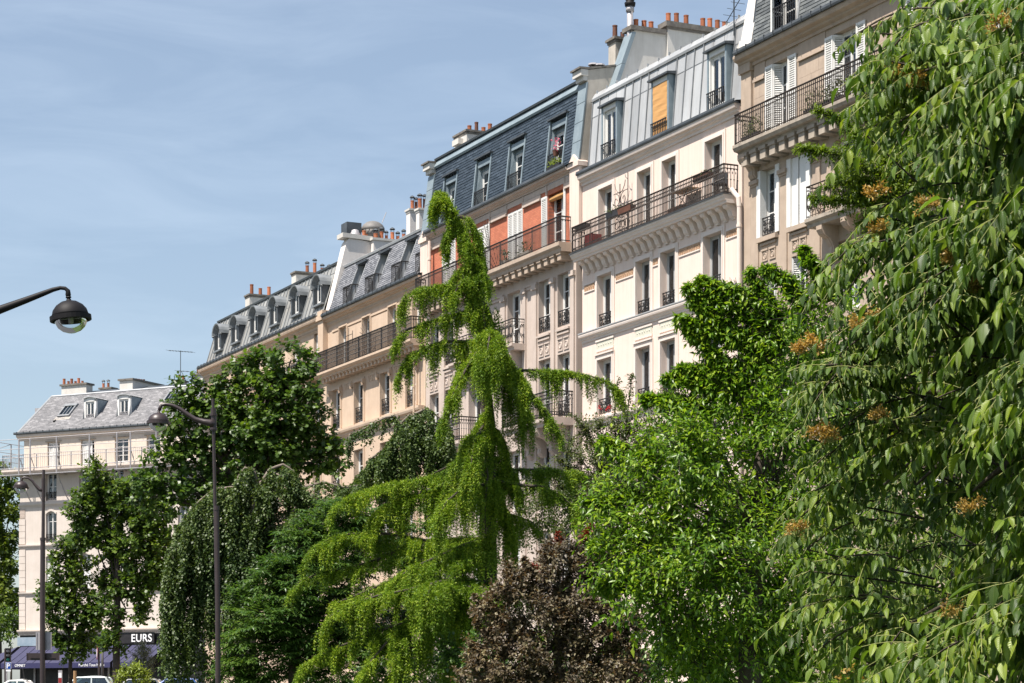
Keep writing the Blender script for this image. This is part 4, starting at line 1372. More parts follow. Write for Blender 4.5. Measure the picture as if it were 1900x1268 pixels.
for k, (a, c) in enumerate(D4):
    m = MB()
    yf = -.06
    m.box(a, a + .10, yf, .4, 22.24, 24.35); m.box(c - .10, c, yf, .4, 22.24, 24.35)
    m.mi = 2
    m.box(a + .1, c - .1, yf + .02, .4, 24.17, 24.35); m.box(a + .1, c - .1, yf - .02, .4, 22.24, 22.3)
    m.box(a + .1, a + .16, yf + .03, .1, 22.3, 24.17); m.box(c - .16, c - .1, yf + .03, .1, 22.3, 24.17)
    m.mi = 1
    m.prism_x([(yf - .12, 24.352), (yf - .12, 24.42), (.42, 24.5), (.42, 24.352)], a - .1, c + .1)
    d = b4.add('dormer', m, ['zinc_blue', 'zinc_dark', 'white_paint'])
    wm, gm = win_meshes(c - a - .32, 1.85, (), 'white_paint', .05)
    b4.put('window', wm, a + .16, .12, 22.31, d)
    b4.put('pane', gm, a + .16, .12, 22.31, d)
    b4.put('guard_rail', guard_mesh(c - a - .2, .62 if k != 1 else .5, 'bars'), a + .1, yf - .06, 22.3, d)
    if k == 1:
        m = MB()
        zs_ = [24.15 - 1.84 * i / 22 for i in range(23)]
        m.grid([[(a + .115 + (c - a - .23) * j / 8, yf + .005 + .004 * math.sin(i * 1.7 + .6 * j) - .004 * (i % 3 == 0), z) for j in range(9)] for i, z in enumerate(zs_)])
        b4.add('blind', m, 'awning_orange', d, label='orange cloth blind drawn down over the dormer')
    else:
        b4.put('curtain', curtain_mesh(.35, 1.7), a + .2, .2, 22.4, d)
        b4.put('curtain', curtain_mesh(.3, 1.7), c - .5, .2, 22.4, d)
# stepped fire wall at the left with its two stacks
pw = party_wall(b4, 47.4, 47.9, [(1134, 178), (1173, 60), (1180, 54), (1236, 63)], 24.0, 'render_grey', back=6)
pts = [FA.pixs(px, py, 47.9) for px, py in [(1134, 178), (1173, 60)]]
for k in range(2):
    t0, t1 = k / 2, (k + 1) / 2
    q = lambda t: (pts[0][0] + (pts[1][0] - pts[0][0]) * t, pts[0][1] + (pts[1][1] - pts[0][1]) * t)
    m = MB()
    (ya, za), (yb, zb) = q(t0), q(t1)
    m.prism_x([(ya - .06, za), (yb - .05, zb - .01), (yb + .12, zb - .01), (ya + .12, za)], 47.35, 48.0)
    b4.add('zinc_sheet', m, 'zinc_blue', pw)
pts = [FA.pixs(px, py, 48.0) for px, py in [(1172, 52), (1236, 61)]]
m = MB()
m.prism_x([(pts[0][0] - .05, pts[0][1] - .05), (pts[0][0] - .05, pts[0][1] + .12), (pts[1][0], pts[1][1] + .12), (pts[1][0], pts[1][1] - .05)], 47.3, 48.02)
b4.add('coping', m, 'cap_dark', pw)
for px, hp in ((1180, 12), (1195, 12), (1208, 12)):
    yy, z_ = FA.pixs(px, 50, 47.65)
    Y = FA.world(47.65, yy, 0)[1]
    b4.put('chimney_pot', pot_mesh(round(4.6 / FPX * Y, 2), round(hp / FPX * Y + .12, 2), 'terracotta'), 47.65, yy, pts[0][1] + .1, pw)
y0 = FA.pixs(1228, 40, 47.55)[0]
chimney(b4, 1228, 1239, 1341, 40, 120, y0, [(1240, 12, 4.6), (1255, 14, 4.6), (1273, 13, 4.6), (1304, 12, 4.6), (1317, 14, 4.6), (1331, 13, 4.6), (1344, 12, 4.4)], 'render_grey', 'cap_dark', cap=.2, over=.12)
y0 = FA.pixs(1128, 70, 46.3)[0]
chimney(b3, 1129, 1142, 1163, 68, 160, y0, [(1141, 18, 4.6, 'terracotta_dark'), (1155, 7, 4.4, 'terracotta_dark')], 'render_old', 'cap_dark', cap=.1, over=.1)
yy, z_ = FA.pixs(1169, 70, 47.7)
m = MB()
m.tube([(47.7, yy, z_ - 1.5), (47.7, yy, z_ + 1.15)], .12, 12)
m.tube([(47.7, yy, z_ + 1.0), (47.7, yy, z_ + 1.2)], .16, 12)
m.mi = 1
m.lathe([(.10, 0), (.20, .02), (.22, .16), (.14, .2), (.2, .3), (.05, .36)], 47.7, yy, z_ + 1.2, 12)
b4.add('flue_pipe', m, ['galv', 'lamp_black'], smooth=True)
yy, z_ = FA.pixs(1105, 128, 47.2)
m = MB()
m.lathe([(.06, 0), (.06, .1)], 47.2, yy, z_ - .1, 8)
for k in range(3):
    m.lathe([(.05, 0), (.22, -.04), (.2, .02), (.04, .06)], 47.2 + (-.16, .16, 0)[k], yy + (0, .1, -.1)[k], z_ + .08 + .04 * k, 8)
b3.add('vent_cowl', m, 'galv')

# ---------------- house 5: tan stone, near end of the row
b5 = Bld(FA, 59.4, .8, 'apartment_building', 'tan stone apartment house behind the big leafy tree at the near end of the row')
m = MB()
W5T = [(61.3, 62.25), (64.85, 66.15), (69.2, 70.4), (73.2, 74.4)]
W5 = [(60.55, 61.5), (62.4, 63.35), (64.9, 66.3), (69.2, 70.6), (72.0, 73.0), (74.0, 75.0)]
ops = [(a, c, 20.4, 22.92) for a, c in W5T] + [(a, c, z, z + 2.25) for a, c in W5 for z in (17.28, 14.05, 10.8, 7.5)]
wall_open(m, 59.45, 77, 0, 23.3, ops, .3)
shell(m, 59.45, 77, 11, 0, 23.3)
b5.add('wall', m, 'stone_tan')
for a, c in W5T:
    window(b5, a, c, 20.4, 22.92, depth=.3, bars=(.4, .7), curtain=.3)
    hw = .44
    b5.put('shutter', shutter_mesh(hw, 2.46), a - .42, -.03, 20.43)
    o = b5.put('shutter', shutter_mesh(.36, 2.46), a + .0, -.03, 20.43)
    o.rotation_euler = (0, 0, math.radians(58))
    o = b5.put('shutter', shutter_mesh(.36, 2.46), c - .06, .24, 20.43)
    o.rotation_euler = (0, 0, math.radians(-64))
    b5.put('shutter', shutter_mesh(hw, 2.46), c + .06, -.03, 20.43)
for o in ops[4:]:
    w_ = window(b5, *o, depth=.3, bars=(.36, .68), guard=.62 if o[1] - o[0] < 1.2 else None, curtain=.35)
    if 17 < o[2] < 18 and o[1] < 64:
        for x in (o[0] - .22, o[1] - .02):
            m = MB(); m.box(x, x + .24, -.06, .2, o[2] + .01, o[3] - .01)
            b5.add('shutter_leaf', m, 'white_paint', w_)
        if o[0] > 62:
            m = MB(); m.box(o[0] + .02, o[0] + .40, .0, .04, o[2] + .02, o[3] - .02); m.box(o[0] + .47, o[1] - .02, .0, .04, o[2] + .02, o[3] - .02)
            b5.add('shutter_leaf', m, 'white_paint', w_, label='plain white shutters nearly closed')
    if 14 < o[2] < 15 and o[1] < 64:
        b5.put('shutter', shutter_mesh(.3, 2.2), o[0] - .02, .02, o[2] + .02).rotation_euler = (0, 0, math.radians(62))
m = MB()
m.box(59.42, 60.05, -.10, -.001, 20.4, 23.0); m.box(59.36, 60.1, -.18, -.001, 23.0, 23.35)
b5.add('pilaster', m, 'stone_tan')
for a, c in ((60.15, 60.82), (62.85, 64.4), (66.75, 68.7)):                       # blind panels with their heads
    m = MB()
    m.box(a, c, -.10, -.001, 22.55, 22.64); m.box(a, c, -.06, -.001, 22.64, 22.72)
    m.box(a - .0, c, -.03, -.001, 22.72, 23.2)
    b5.add('lintel', m, 'stone_tan')
    n_ = max(1, round((c - a) / .7))
    for r in range(4):                                  # ashlar blocks of the blind panel, joints open
        for k in range(n_ + (r % 2)):
            w_ = (c - a) / n_
            x0, x1 = a + (k - .5 * (r % 2)) * w_, a + (k + 1 - .5 * (r % 2)) * w_
            x0, x1 = max(x0, a), min(x1, c)
            m = MB()
            m.box(x0 + .004, x1 - .004, -.022 - .004 * R.random(), -.001, 20.42 + r * .53, 20.42 + (r + 1) * .53 - .007)
            b5.add('stone_block', m, 'stone_tan')
cornice(b5, 59.4, 76.9, 23.58, 23.15, .42, 'stone_tan')
gutter(b5, 59.55, 76.9, 23.58, -.5, True, 'zinc_dark')
bal = balcony(b5, 59.98, 76.5, .78, 20.4, 20.1, 'stone_dirty', [(0, 20.1), (-.55, 20.1), (-.58, 20.17), (-.72, 20.2), (-.78, 20.3), (-.78, 20.4), (0, 20.4)])
b5.add('railing', rail_mb(MB(), 60.05, 76.4, -.72, 20.42, 1.0, .115, style='bead', k_=1.2), 'iron_rust', bal)
corbels(b5, bal, 60.05, 76.3, 28, 20.1, .55, .42, .34, 'stone_dirty', 'block')
b5.put('corbel', corbel_mesh(.6, .8, .4, 'stone_tan', 'console'), 60.2, 0, 20.1, bal)
for x in (60.0, 61.75, 63.7, 66.9):
    m = MB()
    m.box(x, x + .42, -.05, -.001, 14, 19.05); m.box(x - .04, x + .46, -.14, -.001, 19.12, 19.26); m.box(x - .02, x + .44, -.09, -.001, 19.05, 19.12)
    b5.add('pilaster', m, 'stone_tan')
for a, c in W5:
    if c - a < 1.1:
        medallion(b5, a, c, 16.45, 16.8, 'stone_tan')
        m = MB(); m.box(a - .12, c + .12, -.14, -.001, 17.1, 17.25)
        b5.add('sill', m, 'stone_tan')
bal = balcony(b5, 64.3, 67.1, .75, 17.08, 16.8, 'stone_dirty')
b5.add('railing', scroll_rail(MB(), 64.35, 67.05, -.7, 17.1, 1.0), 'iron_rust', bal)
corbels(b5, bal, 64.3, 67.0, 2, 16.8, .65, 1.0, .3, 'stone_tan', 'console')
m = MB()
YB, ZBK = .45, 27.0
D5 = [(61.25, 62.75), (66.2, 67.7), (71.2, 72.7)]
dops = [(a, c, 23.8, 25.9) for a, c in D5]
yz = slope_open(m, 59.8, 77, 0.0, 23.72, YB, ZBK, dops)
roof_rest(m, 59.8, 77, YB, ZBK, 4.5, 27.6, 8.5, 27.5, 11, 23.3)
m.poly([(59.8, -.3, 23.68), (77, -.3, 23.68), (77, 0, 23.722), (59.8, 0, 23.722)])
rf5 = b5.add('roof', m, 'zinc_dark')
b5.add('slate', slates(59.95, 77, 0.0, 23.74, YB, ZBK, dops, .34, .13, 8), 'slate_old', rf5, kind='stuff')
for a, c in D5:
    m = MB()
    yd = .5
    for s_ in (a, c):
        m.poly([(s_, yz(23.8) - .03, 23.8), (s_, yz(25.9) - .03, 25.9), (s_, yd, 25.9), (s_, yd, 23.8)])
        m.prism_x([(yz(23.75) - .06, 23.75), (yz(25.95) - .06, 25.95), (yz(25.95), 25.95), (yz(23.75), 23.75)], s_ - .04, s_ + .04)
    m.poly([(a, 0, 23.8), (c, 0, 23.8), (c, yd, 23.8), (a, yd, 23.8)])
    m.mi = 1
    m.box(a - .08, c + .08, yz(25.9) - .16, yd + .1, 25.9, 25.98)
    d = b5.add('dormer', m, ['zinc', 'zinc_dark'])
    wm, gm = win_meshes(c - a, 2.05, (.4,), 'white_paint')
    b5.put('window', wm, a, yd, 23.82, d)
    b5.put('pane', gm, a, yd, 23.82, d)
    b5.put('guard_rail', guard_mesh(c - a - .02, .95, 'bars'), a + .01, -.08, 23.75, d)
    lw, lg = win_meshes(.62, 2.0, (.4,), 'white_paint', .05, 1)
    o = b5.put('window_leaf', lw, a + .03, yd - .02, 23.84, d)      # left casement stands open
    o.rotation_euler = (0, 0, math.radians(-78))
    link('pane', lg, o)
pw = party_wall(b5, 59.22, 59.86, [(1391, 98), (1409, -2), (1430, -120)], 23.6, 'render_grey', back=6)
pp = [FA.pixs(px, py, 59.86) for px, py in [(1391, 98), (1409, -2), (1430, -120)]]
m = MB()
for (ya, za), (yb, zb) in zip(pp[:-1], pp[1:]):
    m.prism_x([(ya - .05, za), (yb - .05, zb), (yb - .002, zb), (ya - .002, za)], 59.18, 59.90)
b5.add('coping', m, 'peeled_paint', pw)
m = MB()
m.prism_y([(59.15, 23.6), (59.92, 23.6), (59.92, 23.75), (59.53, 24.12), (59.15, 23.75)], -.22, .1)
b5.add('kneeler', m, 'peeled_paint', pw)

# ================================================================== the house closing the street at the far left (frame FB)
b0 = Bld(FB, 0.0, 1.9, 'apartment_building', 'pale corner apartment house with shop awnings at the end of the street on the left')
LB = 16.5
cols = [(FB.pix(px0, 900, 0)[0], FB.pix(px1, 900, 0)[0]) for px0, px1 in ((85, 105), (147, 168), (208, 229), (269, 290), (330, 351))]
colT = [(FB.pix(px0, 850, 0)[0], FB.pix(px1, 850, 0)[0]) for px0, px1 in ((88, 111), (150, 175), (213, 238), (272, 297), (333, 358))]
zf = lambda px, py: FB.pix(px, py, 0)[1]
zg = zf(60, 803)               # gutter
z5 = zf(60, 873); z4 = zf(60, 938); z3 = zf(60, 1014); z2 = zf(60, 1102); z1 = zf(60, 1177)
m = MB()
ops = []
for a, c in cols:
    ops += [(a, c, z4 + .25, z4 + 2.15), (a, c, z3 + .2, z3 + 2.3), (a, c, z2 + .2, z2 + 2.6)]
opT = [(a, c, z5 + .1, zf(100, 820) - .02) for a, c in colT]
wall_open(m, 0, LB, z1, z5, ops, .25)
shell(m, 0, LB, 10, 0, z5)
b0.add('wall', m, 'pale_wall')
m = MB()
wall_open(m, .35, LB, z5, zg - .15, opT, .25)
shell(m, .35, LB, 10, z5, zg - .15)
b0.add('wall', m, 'pale_cream', label='cream top storey wall behind the terrace')
for k, o in enumerate(ops):
    ar = k % 3 != 0
    window(b0, *o, depth=.25, bars=(.5,) if not ar else (.68,), guard=.55 if k % 3 != 2 else None, curtain=R.choice([0, .3, .4]))
    if ar:                                              # arched heads
        a, c = o[0], o[1]
        m = MB()
        pts = [(a + (c - a) * i / 8, o[3] - .22 + .22 * math.sin(math.pi * i / 8)) for i in range(9)]
        m.prism_y(pts + [(c, o[3]), (a, o[3])], -.005, .2)
        m.prism_y([(x, z + .02) for x, z in pts] + [(x, z + .16) for x, z in reversed(pts)], -.05, -.006)
        b0.add('arch', m, 'pale_wall')
    if k % 3 == 2:
        shutters_closed(b0, o[0], o[1], o[2] + .02, o[2] + 1.9, 2, y=.16)
for k, o in enumerate(opT):
    window(b0, *o, depth=.25, bars=(.33, .66), curtain=.4)
    if k < 2:
        shutters_closed(b0, o[0] + .05, o[0] + (o[1] - o[0]) * .78, o[2], o[3] - .03, 2, y=.15)
    m = MB(); m.box(o[0] - .15, o[1] + .15, -.06, -.001, o[3] + .02, o[3] + .09)
    b0.add('lintel', m, 'stone_dirty')
for z in (z4, z3, z2):
    cornice(b0, -.06, LB, z + .1, z - .16, .14, 'pale_wall', 'string_course')
cornice(b0, -.06, LB, z1 + .28, z1 - .08, .28, 'pale_cream', 'string_course')
for lo, hi in ((z2 + .15, z3 - .2), (z1 + .3, z2 - .2), (z3 + .15, z4 - .9)):     # corner quoins
    n_ = int((hi - lo) / .42)
    for k in range(n_):
        m = MB(); m.box(-.04, .48, -.05, .4, lo + (hi - lo) * k / n_ + .012, lo + (hi - lo) * (k + 1) / n_ - .012)
        b0.add('quoin_stone', m, 'pale_wall')
m = MB(); m.box(.02, .46, -.03, -.001, z4 - .85, z4 - .22)
for i in range(5):
    for j in range(6):
        m.octa(.08 + i * .08, -.03, z4 - .78 + j * .1, .03, .04)
b0.add('carved_panel', m, 'stone_grey')
# terrace slab, railing and temporary guard frame
D0 = .85
m = MB()
m.prism_x([(.35, z5), (.35, z5 - .3), (-D0 + .25, z5 - .34), (-D0 + .15, z5 - .2), (-D0, z5 - .12), (-D0, z5)], -.9, LB)
m.box(-.9, .0, .35, 5, z5 - .3, z5)
ter = b0.add('balcony', m, 'pale_wall')
m = MB()
def railing_plain(m, p, q, z, h, step):
    L = math.hypot(q[0] - p[0], q[1] - p[1])
    n_ = int(L / step)
    for zz in (z + h, z + .06):
        m.tube([(p[0], p[1], zz), (q[0], q[1], zz)], .02, 4)
    for k in range(n_ + 1):
        x, y = p[0] + (q[0] - p[0]) * k / n_, p[1] + (q[1] - p[1]) * k / n_
        m.tube([(x, y, z), (x, y, z + h)], .012 if k % 18 else .05, 4, False)
railing_plain(m, (-.8, -D0 + .05), (LB, -D0 + .05), z5, 1.0, .16)
railing_plain(m, (-.8, -D0 + .05), (-.8, 4), z5, 1.0, .16)
b0.add('railing', m, 'galv', ter)
zs_ = z5 - .45
gf = MB()
for px in (35, 56, 105, 166, 217, 242, 290):
    s_ = FB.pix(px, 870, -1.1)[0]
    gf.tube([(s_, -1.1, zs_), (s_, -1.1, z5 + 2.0)], .05, 6)
    gf.tube([(s_, -1.1, z5 + .9), (s_ - .0, -.5, z5 - .2)], .03, 5)
    gf.tube([(s_, -1.1, zs_ + .1), (s_ + .0, -.02, z4 + .45)], .04, 5)
    gf.tube([(s_, -1.1, zs_ + .05), (s_, -.05, zs_ + .05)], .035, 5)
for dz in (.05, .75, 1.35, 2.0):
    gf.tube([(-1.6, -1.1, z5 + dz), (LB, -1.1, z5 + dz)], .022, 5)
    gf.tube([(-1.6, -1.1, z5 + dz), (-1.6, 5, z5 + dz)], .022, 5)
for y in (-1.1, 1.0, 3.0):
    gf.tube([(-1.6, y, zs_), (-1.6, y, z5 + 2.0)], .045, 6)
gf.tube([(-1.6, -1.1, z5 + 2.0), (-1.0, -1.1, z5 + .1)], .02, 4)
gf.tube([(-1.6, 1, z5 + 2.0), (-1.6, -1.1, z5 + 1.3)], .02, 4)
b0.add('guard_frame', gf, 'galv', ter, label='temporary tubular guard frame along the terrace')
m = MB()
m.box(-1.7, LB, -1.15, -.86, z5 - .42, z5 - .36)
b0.add('scaffold_board', m, 'galv', ter)
# neighbour parapet wall seen past the corner at terrace level
m = MB(); m.box(-1.35, -.25, 4.6, 5.4, z5 - .2, z5 + 1.6)
b0.add('side_wall', m, 'render_grey')
# roof: hipped at the left
zr = zf(95, 737) + .1
m = MB()
yb_, xb_ = FB.pixs(95, 737, 2.0)[0], None
YR, ZR = 2.9, None
s_h, ZR = FB.pix(96, 737, YR)
yzr = lambda z: (z - zg) / (ZR - zg) * YR
D0W = [(FB.pix(157, 760, .9)[0], FB.pix(180, 760, .9)[0]), (FB.pix(219, 760, .9)[0], FB.pix(243.5, 760, .9)[0])]
m.poly([(-.15, -.05, zg), (LB, -.05, zg), (LB, YR, ZR), (s_h, YR, ZR)])
m.poly([(-.15, 9.8, zg), (-.15, -.05, zg), (s_h, YR, ZR), (s_h, 6.5, ZR)])
m.poly([(s_h, YR, ZR), (LB, YR, ZR), (LB, 4.6, ZR + .5), (s_h + .8, 4.6, ZR + .5)])
m.poly([(s_h, YR, ZR), (s_h + .8, 4.6, ZR + .5), (s_h, 6.5, ZR)])
m.poly([(s_h + .8, 4.6, ZR + .5), (LB, 4.6, ZR + .5), (LB, 6.5, ZR), (s_h, 6.5, ZR)])
m.poly([(s_h, 6.5, ZR), (LB, 6.5, ZR), (LB, 9.8, zg), (-.15, 9.8, zg)])
m.poly([(LB, -.05, zg), (LB, 9.8, zg), (LB, 6.5, ZR), (LB, 4.6, ZR + .5), (LB, YR, ZR)])
rf0 = b0.add('roof', m, 'zinc_dark')
dops0 = [(a, c, zf(160, 792), ZR) for a, c in ()]
b0.add('slate', slates(-.15, LB, -.05, zg + .02, YR, ZR, dops0, .26, .14, 12, skew=s_h + .15), 'slate_pale', rf0, kind='stuff')
m = MB()
m.tube([(-.16, -.08, zg + .02), (s_h, YR - .02, ZR + .02)], .07, 5)
m.tube([(s_h, YR, ZR + .02), (LB, YR, ZR + .02)], .08, 5)
b0.add('roof_ridge', m, 'zinc', rf0)
gutter(b0, -.25, LB, zg - .12, -.38, True, 'zinc_dark')
cornice(b0, -.1, LB, zg - .13, zg - .55, .3, 'pale_wall')
def slope_y(z): return -.05 + (YR + .05) * (z - zg) / (ZR - zg)
for a, c in D0W:
    zb_, zt_ = zf(165, 782) + .35, zf(165, 747) + .35
    yf = slope_y(zb_) - .02
    yb2 = slope_y(zt_ + .2) + .1
    m = MB()
    m.box(a, a + .16, yf, yf + .16, zb_ - .1, zt_); m.box(c - .16, c, yf, yf + .16, zb_ - .1, zt_)
    arc_ = [(a + (c - a) * i / 8, zt_ + .12 * math.sin(math.pi * i / 8)) for i in range(9)]
    m.prism_y(arc_ + [(c, zt_ - .16), (a, zt_ - .16)], yf, yf + .15)
    m.box(a, c, yf - .05, yf + .15, zb_ - .18, zb_ - .1)
    m.mi = 1
    for s_ in (a + .02, c - .02):
        m.poly([(s_, yf + .1, zb_ - .15), (s_, yf + .1, zt_), (s_, yb2, zt_), (s_, slope_y(zb_ - .15), zb_ - .15)])
    m.mi = 2
    m.grid([[(x + (0.06 if x > (a + c) / 2 else -.06), yf - .1, z + .04) for x, z in arc_], [(x, yb2, z + .04) for x, z in arc_]])
    m.grid([[(x + (0.06 if x > (a + c) / 2 else -.06), yf - .1, z + .0) for x, z in arc_], [(x + (0.06 if x > (a + c) / 2 else -.06), yf - .1, z + .07) for x, z in arc_]])
    m.mi = 0
    m.poly([(a, slope_y(zb_ - .85) - .04, zb_ - .85), (c, slope_y(zb_ - .85) - .04, zb_ - .85), (c, yf, zb_ - .15), (a, yf, zb_ - .15)])
    d = b0.add('dormer', m, ['white_paint', 'zinc_blue', 'zinc'])
    wm, gm = win_meshes(c - a - .32, zt_ - zb_ - .06, (), 'white_paint', .06)
    b0.put('window', wm, a + .16, yf + .14, zb_ - .1, d)
    b0.put('pane', gm, a + .16, yf + .14, zb_ - .1, d)
    b0.put('guard_rail', guard_mesh(c - a - .34, .3, 'bars', 'galv'), a + .17, yf + .02, zb_ - .05, d)
for px0, px1, py0, py1 in ((104, 122, 757, 775), (290, 306, 743, 760)):
    z_lo, z_hi = zf(112, py1) + .3, zf(112, py0) + .3
    a, c = FB.pix(px0, 766, .8)[0], FB.pix(px1, 766, .8)[0]
    m = MB()
    P_ = lambda s_, z_, n_: (s_, slope_y(z_) - n_ * .75, z_ + n_ * .6)
    def slab(x0, x1, za, zb, n0, n1):
        lo = [P_(x0, za, n0), P_(x1, za, n0), P_(x1, zb, n0), P_(x0, zb, n0)]
        hi = [P_(x0, za, n1), P_(x1, za, n1), P_(x1, zb, n1), P_(x0, zb, n1)]
        m.grid([lo, hi], closed=True, cap=True)
    slab(a - .1, a, z_lo, z_hi, .02, .14); slab(c, c + .1, z_lo, z_hi, .02, .14)
    slab(a - .1, c + .1, z_lo - .1, z_lo, .02, .13); slab(a - .15, c + .15, z_hi, z_hi + .16, .02, .17)
    for k in range(1, 3):
        x = a + (c - a) * k / 3
        slab(x - .02, x + .02, z_lo, z_hi, .06, .12)
    m.mi = 1
    slab(a - .25, c + .25, z_lo - .32, z_lo - .1, .015, .03)
    o = b0.add('skylight', m, ['seam', 'render_old'])
    m = MB()
    slab(a, c, z_lo, z_hi, .07, .09)
    b0.add('pane', m, 'car_glass', o)
m = MB(); vz = zf(95, 786) + .2
m.tube([(FB.pix(96, 786, .4)[0], slope_y(vz) - .1, vz), (FB.pix(96, 786, .4)[0], slope_y(vz) + .1, vz + .1)], .08, 8)
b0.add('vent', m, 'iron')
def chim_b0(px0, px1, pyt, y0, depth, zb, pots, mat='render_grey', px2=None):
    s0, zt = FB.pix(px0, pyt, y0)
    s1 = FB.pix(px1, pyt, y0)[0]
    m = MB(); m.box(s0, s1, y0, y0 + depth, zb, zt - .12)
    o = b0.add('chimney', m, mat)
    m = MB(); m.box(s0 - .1, s1 + .1, y0 - .1, y0 + depth + .1, zt - .12, zt)
    b0.add('chimney_cap', m, 'cap_dark', o)
    for px, hp, rp, *kd in pots:
        s_ = FB.pix(px, pyt, y0 + depth / 2)[0]
        Y = FB.world(s_, y0, 0)[1]
        b0.put('chimney_pot', pot_mesh(round(rp / FPX * Y, 2), round(hp / FPX * Y, 2), kd[0] if kd else 'terracotta', bool(len(kd) > 1)), s_, y0 + depth / 2, zt, o)
    return o
chim_b0(114, 160, 714, 3.3, .7, ZR - 1, [(119, 12, 2.6), (127, 7, 2.4), (133, 11, 2.6), (140, 6, 2.4), (146, 11, 2.6), (153, 5.5, 2.4)])
chim_b0(186, 206, 720, 6.0, .6, ZR - 1, [(192, 9, 2.3, 'terracotta', True), (201, 9, 2.3, 'terracotta', True)])
chim_b0(222, 246, 704, 3.0, 3.4, ZR - 1, [(233, 6, 2.4), (239, 6.5, 2.4, 'terracotta_dark'), (246, 8, 2.8), (252, 7, 2.6), (257, 6, 2.5), (262, 5, 2.4), (267, 4.5, 2.2, 'terracotta_dark')])
chim_b0(325, 337, 706, 3.5, .6, ZR - 1, [(333, 11, 2.3), (340, 9, 2.3)])
chim_b0(360, 376, 694, 4.5, .7, ZR - 1.5, [(367, 12, 2.3, 'terracotta_dark')])
m = MB()
s_, z_ = FB.pix(73, 760, 7.0)
m.box(s_ - .4, s_ + .4, 7.0, 8.0, z_ - 2.0, z_ + .1)
b0.add('dormer', m, 'galv')
# shop front
m = MB()
m.box(.0, LB, .05, .5, .9, z1 - .1)
b0.add('shop_front', m, 'shop_dark')
for x in (1.2, 4.2, 7.4, 10.4, 13.2):
    m = MB(); m.box(x, x + .14, -.04, .04, .9, z1 - .7)
    b0.add('mullion', m, 'galv')
m = MB(); m.box(-.15, 1.9, -.1, .02, zf(50, 1199), zf(50, 1183))
b0.add('fascia', m, 'shop_blue')
s_a, s_c = FB.pix(200, 1184, -.12)[0], FB.pix(286, 1184, -.12)[0]
m = MB(); m.box(s_a, s_c, -.12, .02, zf(260, 1194), zf(260, 1174))
fas = b0.add('fascia', m, 'shop_dark')
def lettering(b, text, s, y, z, size, mat, parent, width=None, bold=0.0):
    cu = bpy.data.curves.new('lettering', 'FONT')
    cu.body = text
    cu.size = size
    cu.extrude = .012
    cu.offset = bold
    cu.materials.append(M[mat])
    if width: cu.space_character = width
    o = b.put('lettering', text_mesh(cu), s, y, z, parent)
    o.rotation_euler = (math.radians(90), 0, 0)
    return o
lettering(b0, 'EURS', FB.pix(243, 1190, -.14)[0], -.135, zf(262, 1191.0), .72, 'letter_white', fas, 1.06, .008)
za_, zb_ = zf(60, 1200), zf(60, 1232)
for k, (px0, px1) in enumerate(((30, 118), (118, 232), (236, 300))):
    a, c = FB.pix(px0, 1210, -.6)[0], FB.pix(px1, 1210, -.6)[0]
    m = MB()
    OUT = 2.1
    n_ = 6
    m.grid([[(a + (c - a) * i / n_, -.08 - OUT * t, za_ - (za_ - zb_) * t - .03 * math.sin(math.pi * t)) for i in range(n_ + 1)] for t in (0, .25, .5, .75, 1)])
    m.poly([(a, -.08, za_), (a, -.08 - OUT, zb_), (a, -.08 - OUT, zb_ - .02), (a, -.08, zb_ - .02)])
    for i in range(n_ + 1):
        x = a + (c - a) * i / n_
        m.tube([(x, -.08, za_ + .01), (x, -.08 - OUT * .5, (za_ + zb_) / 2 - .02), (x, -.08 - OUT, zb_ + .01)], .018, 3)
    aw = b0.add('awning', m, 'awning_purple')
    m = MB()
    m.box(a, c, -.1 - OUT, -.085 - OUT, zb_ - .34, zb_)
    va = b0.add('valance', m, 'awning_edge', aw)
    if k == 1:
        lettering(b0, 'Marché Tous Halles', FB.pix(146, 1236, -2.2)[0], -.11 - OUT, zb_ - .25, .26, 'letter_white', va)
    if k == 0:
        lettering(b0, 'OMNET', FB.pix(22, 1236, -2.2)[0] + .25, -.11 - OUT, zb_ - .25, .26, 'letter_white', va)
m = MB()                                                   # awning wrapping round the corner
m.poly([(-.1, -.1, za_), (-.1, 3.5, za_), (-2.2, 3.5, zb_), (-2.2, -2.0, zb_)])
m.poly([(-.1, -.1, za_), (-2.2, -2.0, zb_), (a * 0 - .1, -2.18, zb_)])
aw = b0.add('awning', m, 'awning_purple')
m = MB(); m.box(-2.25, -2.2, -2.0, 3.5, zb_ - .34, zb_)
b0.add('valance', m, 'awning_edge', aw)
